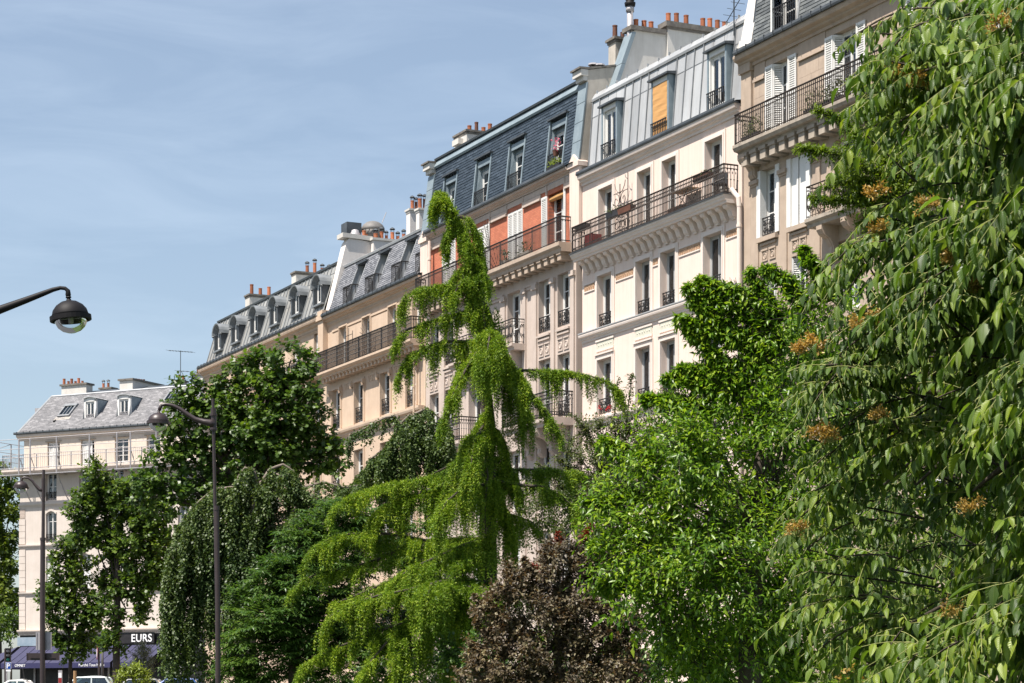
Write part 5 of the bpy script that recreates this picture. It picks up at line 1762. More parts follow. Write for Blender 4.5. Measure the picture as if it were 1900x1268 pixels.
# ================================================================== street lamps
def lamp_head(parent, c, r, mats, tilt=(0, 0)):
    """bell dome, band and clear bowl, hung with its middle at c"""
    m = MB()
    m.lathe([(.02, r * 1.02), (r * .12, r * 1.0), (r * .14, r * .93), (r * .42, r * .86), (r * .70, r * .68), (r * .88, r * .45), (r * .95, r * .22), (r * .96, r * .12)], n=28)
    o = link('lamp_dome', m.mesh('lamp_dome', mats, True), parent, c)
    o.rotation_euler = (tilt[0], tilt[1], 0)
    q = MB()
    q.lathe([(r * .97, r * .14), (r * 1.08, r * .12), (r * 1.08, -r * .12), (r * .97, -r * .14), (r * .93, -r * .12), (r * .93, r * .12)], n=28)
    link('lamp_band', q.mesh('lamp_band', mats), o)
    g = MB()
    g.lathe([(r * .84, -r * .10), (r * .82, -r * .25), (r * .70, -r * .48), (r * .48, -r * .66), (r * .2, -r * .76), (.004, -r * .78)], n=28, cap=False)
    link('lamp_bowl', g.mesh('lamp_bowl', 'lamp_glass', True), o)
    g = MB()
    g.lathe([(r * .8, r * .1), (r * .7, r * .3), (r * .3, r * .5), (.01, r * .52)], n=20, cap=False)
    g.lathe([(.01, -r * .3), (r * .13, -r * .26), (r * .15, r * .1), (r * .08, r * .3)], n=12)
    link('lamp_reflector', g.mesh('lamp_reflector', 'galv', True), o)
    n = MB()
    n.tube([(0, 0, r * .98), (0, 0, r * 1.32)], r * .09, 10)
    n.lathe([(r * .13, r * 1.06), (r * .16, r * 1.1), (r * .13, r * 1.14)], n=10)
    link('lamp_neck', n.mesh('lamp_neck', mats), o)
    return o

def street_lamp(label, Y, post, arm, head, r, mat, post_r, sleeve=None, extra=None, tilt=(0, 0)):
    base = P(post[-1][0], post[-1][1], Y)
    gz = ground_z(Y)
    root = thing('street_lamp', label, 'street lamp', (base.x, Y, gz), 0, 'street lamps along the square')
    rel = lambda px, py, dy=0.0: tuple(P(px, py, Y + dy) - Vector((base.x, Y, gz)))
    m = MB()
    pts = [rel(*q) for q in post] + [(0, 0, 0)]
    m.tube(pts, [post_r * (.8 if i == 0 else 1) for i in range(len(pts))], 12)
    if sleeve:
        a, c = rel(*sleeve[0]), rel(*sleeve[1])
        m.tube([a, c, (0, 0, 0)], [post_r * 1.35, post_r * 1.45, post_r * 1.5], 12)
        m.tube([(a[0], a[1], a[2] + .03), (a[0], a[1], a[2] - .05)], post_r * 1.6, 12)
    for f in (extra or []):
        f(m, rel)
    link('post', m.mesh('post', mat, False), root)
    m = MB()
    n = len(arm)
    m.tube([rel(*q[:2]) for q in arm], [q[2] / FPX * Y for q in arm], 10)
    link('arm', m.mesh('arm', mat, True), root)
    lamp_head(root, rel(*head), r, mat, tilt)
    return root, rel

def lamp2_extra(m, rel):
    m.tube([rel(396, 758), rel(397, 800)], .052, 10)
    for z in (770, 796):
        m.tube([rel(396, z - 2), rel(396, z + 2)], .07, 10)
street_lamp('brown street lamp on a tall slim post in front of the dark plane tree', 41.0, [(395, 740), (400, 980), (405, 1268)],
            [(397, 790, 7.0), (390, 785, 7.2), (378, 783, 5.5), (362, 778, 4.6), (348, 769, 4.2), (334, 759, 3.8), (320, 752.5, 3.5), (308, 750.5, 3.2), (300, 752, 3.2), (297, 757, 3.4), (296, 762, 3.0)],
            (294, 785), .205, 'lamp_brown', 3.3 / FPX * 41, sleeve=((402, 942), (404, 1100)), extra=[lamp2_extra], tilt=(0, .03))
def lamp3_extra(m, rel):
    m.tube([rel(80.5, 888), rel(80.5, 930)], .06, 8)
l3, rel3 = street_lamp('thin far street lamp carrying grey sign backs on its post at the far left', 64.0, [(81, 872), (80, 1000), (79, 1268)],
            [(80, 911, 3.4), (74, 909, 3.4), (66, 901, 2.6), (60, 893, 2.2), (53, 887.5, 2.0), (45, 886, 2.0), (41, 888, 2.0), (40, 892, 2.0)],
            (39, 905), .212, 'lamp_brown', 3.4 / FPX * 64, sleeve=((79.5, 1000), (79, 1100)), extra=[lamp3_extra], tilt=(0, .06))
for nm, (x0, x1, ya, yb), mt in (('sign_back', (66, 93.5, 1173, 1206), 'galv'), ('street_sign', (48.5, 108, 1212, 1225.5), 'lamp_brown')):
    m = MB()
    a, c = rel3(x0, yb), rel3(x1, ya)
    m.box(a[0], c[0], .10, .13, a[2], c[2])
    m.box(a[0] + .1, c[0] - .1, .06, .10, a[2] + (c[2] - a[2]) * .3, a[2] + (c[2] - a[2]) * .36)
    m.box(a[0] - .01, a[0] + .02, .085, .145, a[2], c[2]); m.box(c[0] - .02, c[0] + .01, .085, .145, a[2], c[2])
    link(nm, m.mesh(nm, mt), l3)
street_lamp('black street lamp hanging from an arm that enters the picture at the left edge', 24.0, [(-150, 600), (-150, 900), (-150, 1268)],
            [(-150, 640, 12), (-120, 622, 10.5), (-60, 598, 8.8), (0, 575, 7.6), (50, 556.5, 6.0), (80, 545, 5.0), (98, 538, 4.2), (112, 534.5, 3.6), (121, 535.5, 3.6), (126, 540, 4.4), (126.5, 547, 5.2), (126.5, 553, 3.6)],
            (131, 591), .208, 'lamp_black', .08, tilt=(0, -.10))

# ================================================================== things at the far street corner
def on_ground(px, Y):
    return (P(px, 1268, Y).x, Y, ground_z(Y))
def rel_mb(px, Y):
    o = Vector(on_ground(px, Y))
    return lambda x, y, dy=0.0: tuple(P(x, y, Y + dy) - o)

t = thing('traffic_light', 'small traffic light with a green lamp lit at the far left corner', 'traffic light', on_ground(10, 112))
q = rel_mb(10, 112)
m = MB(); m.tube([(0, 0, 0), q(10, 1204)], .06, 8); link('post', m.mesh('post', 'lamp_brown'), t)
m = MB()
a, c = q(11.5, 1229), q(19, 1204)
m.box(a[0], c[0], -.05, .18, a[2], c[2]); 
for yy in (1206.5, 1214.5, 1222):
    p = q(19, yy); m.box(a[0], c[0] + .1, -.26, -.05, p[2] + .06, p[2] + .09)
link('signal_head', m.mesh('signal_head', 'lamp_black'), t)
for yy, mt in ((1208, 'galv'), (1216, 'galv'), (1224, 'signal_green')):
    p = q(15.3, yy); m = MB()
    m.lathe([(.085, -.02), (.08, .0), (.04, .02), (.005, .025)], n=10)
    o = link('lens', m.mesh('lens', mt), t, (p[0], -.06, p[2])); o.rotation_euler = (math.radians(90), 0, 0)

t = thing('parking_sign', 'blue parking sign with a white letter P at the far left corner', 'sign', on_ground(15, 110))
q = rel_mb(15, 110)
m = MB(); m.tube([(-.1, .05, 0), (q(12, 1229)[0], .05, q(12, 1229)[2])], .035, 8); link('post', m.mesh('post', 'galv'), t)
a, c = q(10.5, 1242), q(20.5, 1229)
m = MB(); m.box(a[0], c[0], -.01, .01, a[2], c[2]); m.mi = 1; m.box(a[0] + .015, c[0] - .015, -.016, -.011, a[2] + .015, c[2] - .015)
pl = link('plate', m.mesh('plate', ['letter_white', 'blue_sign']), t)
cu = bpy.data.curves.new('letter', 'FONT'); cu.body = 'P'; cu.size = .34; cu.extrude = .004; cu.offset = .008; cu.materials.append(M['letter_white'])
o = link('letter', text_mesh(cu), pl, (a[0] + .04, -.019, a[2] + .05)); o.rotation_euler = (math.radians(90), 0, 0)
a, c = q(11, 1246), q(20, 1243)
m = MB(); m.box(a[0], c[0], -.01, .01, a[2], c[2]); link('plate', m.mesh('plate', 'letter_white'), t)

t = thing('no_entry_sign', 'round red-rimmed road sign seen nearly edge-on by the purple awning', 'sign', on_ground(183, 112))
q = rel_mb(183, 112)
m = MB(); m.tube([(0, .06, 0), (0, .06, q(183, 1198)[2])], .05, 8); link('post', m.mesh('post', 'lamp_brown'), t)
cz_ = q(181, 1212)[2]
m = MB(); m.lathe([(.001, -.012), (.34, -.012), (.34, .012), (.001, .012)], n=20); m.mi = 1; m.lathe([(.24, .013), (.001, .016)], n=20, cap=False)
o = link('disc', m.mesh('disc', ['red_paint', 'letter_white']), t, (-.08, 0, cz_)); o.rotation_euler = (math.radians(90), 0, math.radians(-76))

t = thing('bollard_post', 'dark slender lamp column with a flared foot beside the small street tree', 'post', on_ground(190, 108))
q = rel_mb(190, 108)
zt_ = q(190, 1206)[2]
m = MB(); m.tube([(0, 0, 0), (0, 0, .35), (0, 0, .75), (0, 0, .9), (0, 0, zt_ * .6), (0, 0, zt_)], [.26, .22, .13, .09, .07, .05], 10)
link('shaft', m.mesh('shaft', 'iron', True), t)
m = MB(); m.lathe([(.3, 0), (.3, .12), (.2, .2)], n=12); link('foot', m.mesh('foot', 'iron'), t)
t = thing('stake', 'pale wooden stake beside the thin sapling trunk', 'stake', on_ground(139, 104))
m = MB(); m.tube([(0, 0, 0), (0, 0, rel_mb(139, 104)(139, 1245)[2])], [.09, .075], 8); m.tube([(-.1, 0, 1.0), (-.1, 0, 1.05)], .09, 8)
link('post', m.mesh('post', 'wood'), t)
t = thing('poster_column', 'narrow post covered with red and white posters by the shop', 'poster', on_ground(112, 118))
q = rel_mb(112, 118)
m = MB(); zt_ = q(112, 1244)[2]; m.box(-.1, .1, -.06, .06, 0, zt_); link('post', m.mesh('post', 'galv'), t)
for k in range(5):
    m = MB(); m.box(-.09, .08, -.07, -.062, zt_ - .12 - (k + 1) * .28, zt_ - .14 - k * .28); link('poster', m.mesh('poster', ['letter_white', 'red_paint'][k % 2]), t)

def car(px0, px1, pytop, Y, paint, label, kind='hatch'):
    """parked car seen from the side; length fits px0..px1"""
    x0, x1 = P(px0, 1268, Y).x, P(px1, 1268, Y).x
    gz = ground_z(Y)
    L = max(3.8, x1 - x0)
    H = max(1.4, P(0, pytop, Y).z - gz)
    root = thing('parked_car', label, 'car', ((x0 + x1) / 2, Y, gz), 0, 'cars parked in front of the shops')
    W = 1.7
    def loft(secs, mat, name, smooth=True):
        m = MB()
        rows = []
        for x, zb, zt, hw, hwt in secs:
            rows.append([(x, -hw, zb), (x, -hw, (zb + zt) / 2), (x, -hwt, zt - .06), (x, -hwt * .86, zt), (x, 0, zt + .03), (x, hwt * .86, zt), (x, hwt, zt - .06), (x, hw, (zb + zt) / 2), (x, hw, zb)])
        m.grid(rows, closed=True, cap=True)
        return link(name, m.mesh(name, mat, smooth), root)
    h = L / 2
    bel = H * .60
    loft([(-h, .35, .65, W * .40, W * .38), (-h + .12, .28, .78, W * .47, W * .45), (-h + .9, .25, bel, W * .5, W * .485), (h - .9, .25, bel + .03, W * .5, W * .485), (h - .15, .28, bel * .95, W * .48, W * .46), (h, .4, .7, W * .42, W * .40)], 'car_' + paint, 'body')
    fs, re = (-h * .42, h * .88) if kind != 'sedan' else (-h * .35, h * .6)
    g = MB()
    def sec(x, z, hw): return [(x, -hw, z), (x, hw, z)]
    rf = [(fs + .75, H - .05), (fs + 1.3, H), (re - .7, H), (re - .38, H - .06)]
    lo = bel + .0
    rows = [[(fs - .1, -W * .44, lo), (fs - .1, W * .44, lo)], [(fs + .75, -W * .37, H - .06), (fs + .75, W * .37, H - .06)], [(re - .38, -W * .37, H - .07), (re - .38, W * .37, H - .07)], [(re + .02, -W * .44, lo), (re + .02, W * .44, lo)]]
    g.grid(rows)
    for s_ in (0, 1):
        g.poly([r[s_] for r in rows])
    link('window', g.mesh('window', 'car_glass'), root)
    m = MB()
    m.grid([[(x, -W * .375, z - .05), (x, -W * .30, z), (x, 0, z + .03), (x, W * .30, z), (x, W * .375, z - .05)] for x, z in rf])
    for s_ in (-1, 1):
        for (xa, xb) in ((fs - .1, fs + .75), (re + .02, re - .38)):
            m.tube([(xa, s_ * W * .445, lo), (xb, s_ * W * .375, H - .06)], .045, 5)
        xm = (fs + re) / 2 + .2
        m.tube([(xm, s_ * W * .45, lo), (xm, s_ * W * .38, H - .06)], .04, 5)
        m.tube([(fs + .75, s_ * W * .378, H - .06), (re - .38, s_ * W * .378, H - .06)], .04, 5)
    link('roof', m.mesh('roof', 'car_' + paint), root)
    for sx in (-h + .75, h - .75):
        for s_ in (-1, 1):
            m = MB(); m.lathe([(.18, -.1), (.30, -.1), (.31, 0), (.30, .1), (.18, .1)], n=16)
            o = link('wheel', m.mesh('wheel', 'rubber'), root, (sx, s_ * (W / 2 - .08), .31)); o.rotation_euler = (math.radians(90), 0, 0)
            r = MB(); r.lathe([(.19, -.08), (.19, .08)], n=12); link('rim', r.mesh('rim', 'galv'), o)
    for s_ in (-1, 1):
        m = MB(); m.octa(-h + .08, s_ * W * .34, .66, .10, .08); link('headlight', m.mesh('headlight', 'lamp_glass'), root)
        m = MB(); m.box(fs + .1, fs + .25, s_ * W * .5 - .06, s_ * W * .5 + .06, bel + .05, bel + .2); link('mirror', m.mesh('mirror', 'car_' + paint), root)
    return root
car(-20, 60, 1261.5, 100, 'white', 'white car whose low roof just shows at the bottom left corner', 'sedan')
car(104, 196, 1255.5, 106, 'pale', 'pale grey car behind the sapling trunk and stake')
car(206, 282, 1259.5, 108, 'grey', 'grey car parked right of the small street tree trunk')
car(283, 345, 1259, 109, 'blue', 'blue car half hidden at the foot of the weeping tree')

# ================================================================== things on the balconies and roofs
def place(frame, s, y, z):
    return frame.world(s, y, z)
def planter(frame, s, y, z, L, mat, label, leaf='leaf_rose', n=120, h=.35, group=None, seed=0):
    root = thing('planter', label, 'planter', place(frame, s, y, z), frame.rot, group)
    m = MB()
    m.grid([[(-L / 2, -.09, 0), (L / 2, -.09, 0), (L / 2, .09, 0), (-L / 2, .09, 0)], [(-L / 2 - .03, -.12, .2), (L / 2 + .03, -.12, .2), (L / 2 + .03, .12, .2), (-L / 2 - .03, .12, .2)]], closed=True, cap=True)
    link('trough', m.mesh('trough', mat), root)
    if n:
        rg = np.random.default_rng(seed + 50)
        pos = np.stack([rg.uniform(-L / 2, L / 2, n), rg.normal(0, .1, n), .2 + h * rg.random(n) ** 1.5], 1)
        ax = rg.normal(0, 1, (n, 3)) + [0, 0, .6]
        me = leaf_mesh('plant', pos, ax, rg.normal(0, 1, (n, 3)) + [0, -.4, .8], rg.uniform(.06, .14, n), rg.uniform(.03, .06, n), 'leaf4', leaf)
        tag(link('plant', me, root), kind='stuff')
    return root

def balcony_things():
    planter(FA, 48.35, -.40, 19.85, .8, 'dark_cloth', 'grey trough on the iron railing at the left end of the stucco balcony', n=0)
    r_ = thing('crate', 'red slatted crate standing on the stucco balcony', 'crate', place(FA, 49.0, -.28, 19.04), FA.rot)
    for k in range(5):
        m = MB(); m.box(-.32 + .13 * k, -.21 + .13 * k, -.2, -.17, 0, .55); link('slat', m.mesh('slat', 'red_paint'), r_)
    m = MB(); m.box(-.32, .32, -.169, .2, .02, .5); link('box', m.mesh('box', 'red_paint'), r_)
    planter(FA, 51.15, -.5, 19.80, 1.0, 'dark_cloth', 'dark trough on the stucco balcony railing under the wrought iron trellis', n=60, h=.12, seed=1)
    planter(FA, 52.05, -.5, 19.78, .95, 'terracotta_dark', 'brown trough on the stucco balcony railing right of the iron trellis', n=30, h=.08, seed=2)
    planter(FA, 57.5, -.45, 19.80, 1.0, 'terracotta_dark', 'brown trough on the railing near the right end of the stucco balcony', n=50, h=.12, seed=3)
    t = thing('iron_trellis', 'scrolled wrought iron trellis standing on the stucco balcony between two windows', 'trellis', place(FA, 51.0, -.2, 19.04), FA.rot)
    m = MB()
    m.tube([(.62, 0, 0), (.62, 0, 2.35)], .018, 5); m.tube([(.0, 0, 0), (.0, 0, 2.05)], .018, 5)
    for fl in (-1, 1):
        for cz_, rr, tr in ((1.45, .27, 1.25), (1.0, .24, -1.25), (.55, .25, 1.1)):
            m.tube([(fl * .28 + x, 0, z) for x, _, z in spiral(0, cz_, rr, tr, 1.57 if tr > 0 else -1.57, 12, fl)], .015, 4, False)
        m.tube([(fl * .02, 0, 1.7), (fl * .2, 0, 1.78), (fl * .36, 0, 1.95), (fl * .42, 0, 2.12)], .014, 4, False)
    m.tube([(-.5, 0, 1.74), (.62, 0, 1.74)], .014, 4)
    m.tube([(.62, 0, 2.1), (.45, 0, 2.2), (.4, 0, 2.32)], .012, 4)
    link('ironwork', m.mesh('ironwork', 'iron_rust'), t)
    t = thing('table', 'small folding table on the right half of the stucco balcony', 'table', place(FA, 56.1, -.28, 19.04), FA.rot)
    m = MB(); m.box(-.55, .55, -.25, .25, .70, .74); link('table_top', m.mesh('table_top', 'wood'), t)
    for s_ in (-1, 1):
        for fl in (-1, 1):
            m = MB(); m.tube([(fl * .45, s_ * .2, 0), (-fl * .4, s_ * .2, .7)], .015, 5); link('leg', m.mesh('leg', 'iron'), t)
    t = thing('chair', 'dark folding chair at the right end of the stucco balcony', 'chair', place(FA, 58.35, -.3, 19.04), FA.rot + .5)
    m = MB(); m.box(-.22, .22, -.2, .2, .44, .48); link('seat', m.mesh('seat', 'dark_cloth'), t)
    m = MB(); m.grid([[(-.2, .2, .5), (.2, .2, .5)], [(-.22, .24, .75), (.22, .24, .75)], [(-.18, .3, .95), (.18, .3, .95)]]); m.box(-.2, .2, .2, .23, .5, .9); link('backrest', m.mesh('backrest', 'dark_cloth'), t)
    for x in (-.2, .2):
        for y in (-.18, .18):
            m = MB(); m.tube([(x, y, 0), (x, y, .45)], .015, 5); link('leg', m.mesh('leg', 'iron'), t)
    t = thing('crate', 'stack of reddish bricks and pots on the stucco balcony by the third window', 'crate', place(FA, 55.15, -.15, 19.04), FA.rot)
    for k in range(4):
        m = MB(); m.box(-.5, .5, -.1, .1, k * .09, k * .09 + .075); link('brick', m.mesh('brick', 'terracotta'), t)
    # iron sun-ray trellises
    def rays(frame, s, y, z, label, H=1.5, mat='iron_rust'):
        t = thing('trellis', label, 'trellis', place(frame, s, y, z), frame.rot)
        for k in range(6):
            a = math.radians(20 + 14 * k)
            m = MB(); m.tube([(.3, 0, .9), (.3 - H * math.cos(a), 0, .9 + H * math.sin(a))], .016, 4); link('rod', m.mesh('rod', mat), t)
        m = MB(); m.tube([(.3, 0, 0), (.3, 0, .9 + H)], .018, 4); link('post', m.mesh('post', mat), t)
    rays(FA, 39.9, -.5, 19.7, 'fan of bare rods on the brick storey balcony', 1.35)
    rays(FA, 26.2, -.5, 18.12, 'fan of thin bare rods on the cream house balcony', 1.0)
    t = thing('trellis', 'low iron cross frame on the cream house balcony near its left end', 'trellis', place(FA, 24.0, -.45, 18.12), FA.rot)
    m = MB(); m.tube([(-.4, 0, 1.35), (.5, 0, 1.35)], .016, 4); m.tube([(0, 0, 0), (0, 0, 1.7)], .016, 4); m.tube([(.5, 0, .9), (.5, 0, 1.5)], .016, 4); link('rod', m.mesh('rod', 'iron'), t)
    # pots on the brick balcony
    for k, (s_, lb) in enumerate(((41.35, 'green plant pot on the brick storey balcony beside the closed shutters'), (43.3, 'grey stone trough with weeds on the brick storey balcony'))):
        planter(FA, s_, -.38, 19.72, .5 + .5 * k, 'render_old', lb, n=130, h=.45, seed=6 + k)
    # flowers in the dormer
    root = thing('flower_pot', 'pot of pink flowers on the guard rail of the right slate dormer', 'flower pot', place(FA, 45.3, .0, 23.42), FA.rot)
    m = MB(); m.lathe([(.09, 0), (.14, .2), (.15, .22)], n=10); link('pot', m.mesh('pot', 'terracotta_dark'), root)
    rg = np.random.default_rng(9)
    n = 60
    pos = np.stack([rg.normal(.12, .09, n), rg.normal(-.05, .07, n), .2 + .5 * rg.random(n)], 1)
    me = leaf_mesh('flower', pos, rg.normal(0, 1, (n, 3)), rg.normal(0, 1, (n, 3)) + [-.5, -1, .5], rg.uniform(.06, .10, n), rg.uniform(.05, .08, n), 'leaf4', 'flower_pink')
    tag(link('flower', me, root), kind='stuff')
    planter(FA, 45.2, .02, 22.88, 1.1, 'dark_cloth', 'box of yellow-green plants at the sill of the right slate dormer', 'leaf_yellow', 140, .22, seed=12)
    # plants along the balcony of house 5 and 1
    for k in range(3):
        planter(FA, (60.7, 64.5, 65.6)[k], -.45, 20.44, 1.0, 'dark_cloth', ('dark plants at the left end of the tan stone balcony', 'green plants in a trough right of the middle of the tan stone balcony', 'bushy plants in a trough on the tan stone balcony beside the leafy tree')[k], 'leaf_rose', 260, .55, seed=20 + k)
    for k in range(4):
        planter(FA, (16.2, 17.3, 18.4, 19.0)[k], -.45, 18.3, .9, 'dark_cloth', ('tall thin plant in a trough near the shutters of the far left balcony', 'feathery plant above the railing of the far left balcony', 'olive plant in a trough at the right end of the far left balcony', 'hanging plant at the corner of the far left balcony')[k], 'leaf_rose', 200, (1.5, 1.7, 1.0, .7)[k], seed=30 + k)
    # roof gear
    t = thing('roof_ventilator', 'grey domed ventilator with duct on the white fire wall behind the clay pots', 'ventilator', place(FA, 18.4, FA.pixs(692, 435, 18.4)[0], FA.pixs(692, 434, 18.4)[1]), FA.rot)
    m = MB(); m.lathe([(.62, .12), (.60, .28), (.50, .45), (.33, .57), (.18, .62), (.01, .63)], n=18); m.lathe([(.5, -.9), (.5, -.05), (.62, .13)], n=18); link('dome', m.mesh('dome', 'vent_grey', True), t)
    m = MB(); m.box(-.5, .3, -1.55, -.75, -.2, .42); m.grid([[(-.5, -1.55, -.2), (.3, -1.55, -.2), (.3, -.75, -.2), (-.5, -.75, -.2)], [(-.35, -1.2, -.6), (.15, -1.2, -.6), (.15, -.8, -.6), (-.35, -.8, -.6)]], closed=True); link('duct', m.mesh('duct', 'zinc_dark'), t)
    m = MB(); m.tube([(.0, .5, .6), (.1, .7, 1.15)], .02, 4); link('rod', m.mesh('rod', 'galv'), t)
    t = thing('roof_vent', 'small white metal cap at the left end of the white fire wall', 'vent', place(FA, 19.6, FA.pixs(659, 437, 19.6)[0], FA.pixs(659, 439, 19.6)[1]), FA.rot)
    m = MB(); m.lathe([(.28, -.1), (.28, .12), (.2, .2), (.18, .3), (.1, .34)], n=14); link('cap', m.mesh('cap', 'galv', True), t)
    def antenna(frame, s, y, z, H, booms, label):
        t = thing('tv_antenna', label, 'antenna', place(frame, s, y, z), frame.rot)
        m = MB(); m.tube([(0, 0, 0), (0, 0, H)], .025, 5); link('mast', m.mesh('mast', 'zinc_dark'), t)
        for zz, x0, x1, dz, k in booms:
            m = MB()
            m.tube([(x0, 0, zz - dz), (x1, 0, zz + dz)], .018, 4)
            for i in range(k):
                f = i / max(1, k - 1)
                x = x0 + (x1 - x0) * f
                m.tube([(x, -.28, zz - dz + 2 * dz * f), (x, .28, zz - dz + 2 * dz * f)], .010, 3)
            link('boom', m.mesh('boom', 'zinc_dark'), t)
    s_, z_ = FB.pix(335, 706, 3.8)
    antenna(FB, s_, 3.8, z_, 2.0, [(1.95, -1.0, 1.0, -.13, 9), (.6, -.28, .7, -.06, 4)], 'tall television antenna with a long comb boom on the pale corner house')
    yy, z_ = FA.pixs(1362, 50, 58.5)
    antenna(FA, 58.5, yy, z_ - .3, 2.4, [(.9, -.5, .5, .3, 5), (1.5, -.3, .4, .1, 3)], 'thin television antenna above the light zinc roof')
# ================================================================== foliage kit
def _t(verts, faces, uvs=None):
    v = np.array(verts, dtype=np.float64)
    return v, faces, np.array(uvs if uvs is not None else [(x + .5, y) for x, y, z in verts])
def ovate(rows, droop, cup):
    vs = []
    for y, w in rows:
        z = -droop * y * y
        if w > 0:
            vs += [(-w, y, z + cup * w), (0, y, z), (w, y, z + cup * w)]
        else:
            vs += [(0, y, z)]
    fs = []
    idx, k = [], 0
    for y, w in rows:
        n = 3 if w > 0 else 1
        idx.append(list(range(k, k + n))); k += n
    for a, b in zip(idx[:-1], idx[1:]):
        if len(a) == 1 and len(b) == 3: fs += [(a[0], b[1], b[0]), (a[0], b[2], b[1])]
        elif len(a) == 3 and len(b) == 3: fs += [(a[0], a[1], b[1], b[0]), (a[1], a[2], b[2], b[1])]
        elif len(a) == 3 and len(b) == 1: fs += [(a[0], a[1], b[0]), (a[1], a[2], b[0])]
    return _t(vs, fs)
def lobed():
    out = [(0, 0), (.5, .14), (.30, .40), (.52, .62), (0, 1.0), (-.52, .62), (-.30, .40), (-.5, .14)]
    vs = [(0, .38, 0)] + [(x, y, .10 * abs(x) - .10 * y * y) for x, y in out]
    return _t(vs, [(0, 1 + i, 1 + (i + 1) % 8) for i in range(8)])
TPL = {
    'leaf4': _t([(0, 0, 0), (.5, .42, .10), (0, .45, 0), (-.5, .42, .10), (0, 1, -.12)], [(0, 1, 2), (0, 2, 3), (2, 1, 4), (3, 2, 4)]),
    'lance': ovate([(0, 0), (.25, .42), (.6, .36), (1, 0)], .22, .25),
    'ovate': ovate([(0, 0), (.14, .32), (.42, .5), (.76, .31), (1.0, 0)], .20, .22),
    'ovate_curled': ovate([(0, 0), (.17, .22), (.45, .36), (.76, .24), (.93, 0)], .62, .85),
    'lobed': lobed(),
    'needle': _t([(-.5, 0, 0), (.5, 0, 0), (0, 1, 0)], [(0, 1, 2)]),
    'petal': _t([(0, 0, 0), (.5, .5, .1), (0, 1, 0), (-.5, .5, .1)], [(0, 1, 2, 3)]),
}
SUNV = np.array(SUN_DIR)                                # leaves turn a little towards the sun
def norm(a):
    return a / np.maximum(np.linalg.norm(a, axis=1, keepdims=True), 1e-9)

def fast_mesh(name, verts, faces_tpl, n, k, mat, uvs=None, smooth=False):
    """n copies of a k-vertex template already placed in verts (n*k, 3)"""
    me = bpy.data.meshes.new(name)
    sizes = [len(f) for f in faces_tpl]
    flat = np.array([i for f in faces_tpl for i in f], dtype=np.int64)
    loops = (flat[None, :] + (np.arange(n) * k)[:, None]).ravel()
    tot = np.tile(np.array(sizes, dtype=np.int32), n)
    start = np.concatenate([[0], np.cumsum(tot)[:-1]]).astype(np.int32)
    me.vertices.add(n * k)
    me.vertices.foreach_set('co', verts.astype(np.float32).ravel())
    me.loops.add(len(loops))
    me.loops.foreach_set('vertex_index', loops.astype(np.int32))
    me.polygons.add(len(tot))
    me.polygons.foreach_set('loop_start', start)
    me.polygons.foreach_set('loop_total', tot)
    if smooth:
        me.polygons.foreach_set('use_smooth', np.ones(len(tot), dtype=bool))
    if uvs is not None:
        uvl = me.uv_layers.new(name='UVMap')
        uvl.data.foreach_set('uv', np.tile(uvs[flat], (n, 1)).astype(np.float32).ravel())
    me.materials.append(M[mat] if isinstance(mat, str) else mat)
    me.update(calc_edges=True)
    return me

def leaf_frames(ax, nr):
    ax = norm(ax)
    nr = norm(nr - ax * np.sum(nr * ax, 1, keepdims=True))
    return ax, nr, np.cross(ax, nr)

def leaf_mesh(name, pos, ax, nr, L, W, tpl, mat, uv=False, smooth=False, tpl2=None):
    T, F, U = TPL[tpl]
    ax, nr, sd = leaf_frames(ax, nr)
    L, W = np.asarray(L)[:, None, None], np.asarray(W)[:, None, None]
    Q = T[None]
    if tpl2:                                               # every leaf curls by its own amount between two shapes
        k = RNG.uniform(-.25, 1.15, len(pos))[:, None, None]
        Q = T[None] * (1 - k) + TPL[tpl2][0][None] * k
    v = pos[:, None, :] + sd[:, None, :] * (Q[:, :, 0:1] * W) + ax[:, None, :] * (Q[:, :, 1:2] * L) + nr[:, None, :] * (Q[:, :, 2:3] * np.minimum(L, W * 2))
    return fast_mesh(name, v.reshape(-1, 3), F, len(pos), len(T), mat, U if uv else None, smooth)

def twig_mesh(name, a, b, ra, rb, mat):
    """three-sided tapered sticks from a to b"""
    n = len(a)
    d = norm(b - a)
    ref = np.where(np.abs(d[:, 2:3]) < .9, np.array([[0, 0, 1.0]]), np.array([[1.0, 0, 0]]))
    u = norm(np.cross(d, ref)); w = np.cross(u, d)
    ra, rb = np.broadcast_to(ra, (n,))[:, None], np.broadcast_to(rb, (n,))[:, None]
    vs = []
    for p, r in ((a, ra), (b, rb)):
        for k in range(3):
            t = 2 * math.pi * k / 3
            vs.append(p + (u * math.cos(t) + w * math.sin(t)) * r)
    v = np.stack(vs, 1)
    return fast_mesh(name, v.reshape(-1, 3), [(0, 1, 4, 3), (1, 2, 5, 4), (2, 0, 3, 5)], n, 6, mat)

def npP(px, py, Y):
    return np.stack([(px - CX) / FPX * Y, Y + 0 * px, ZC + (HZ - py) / FPX * Y], 1)

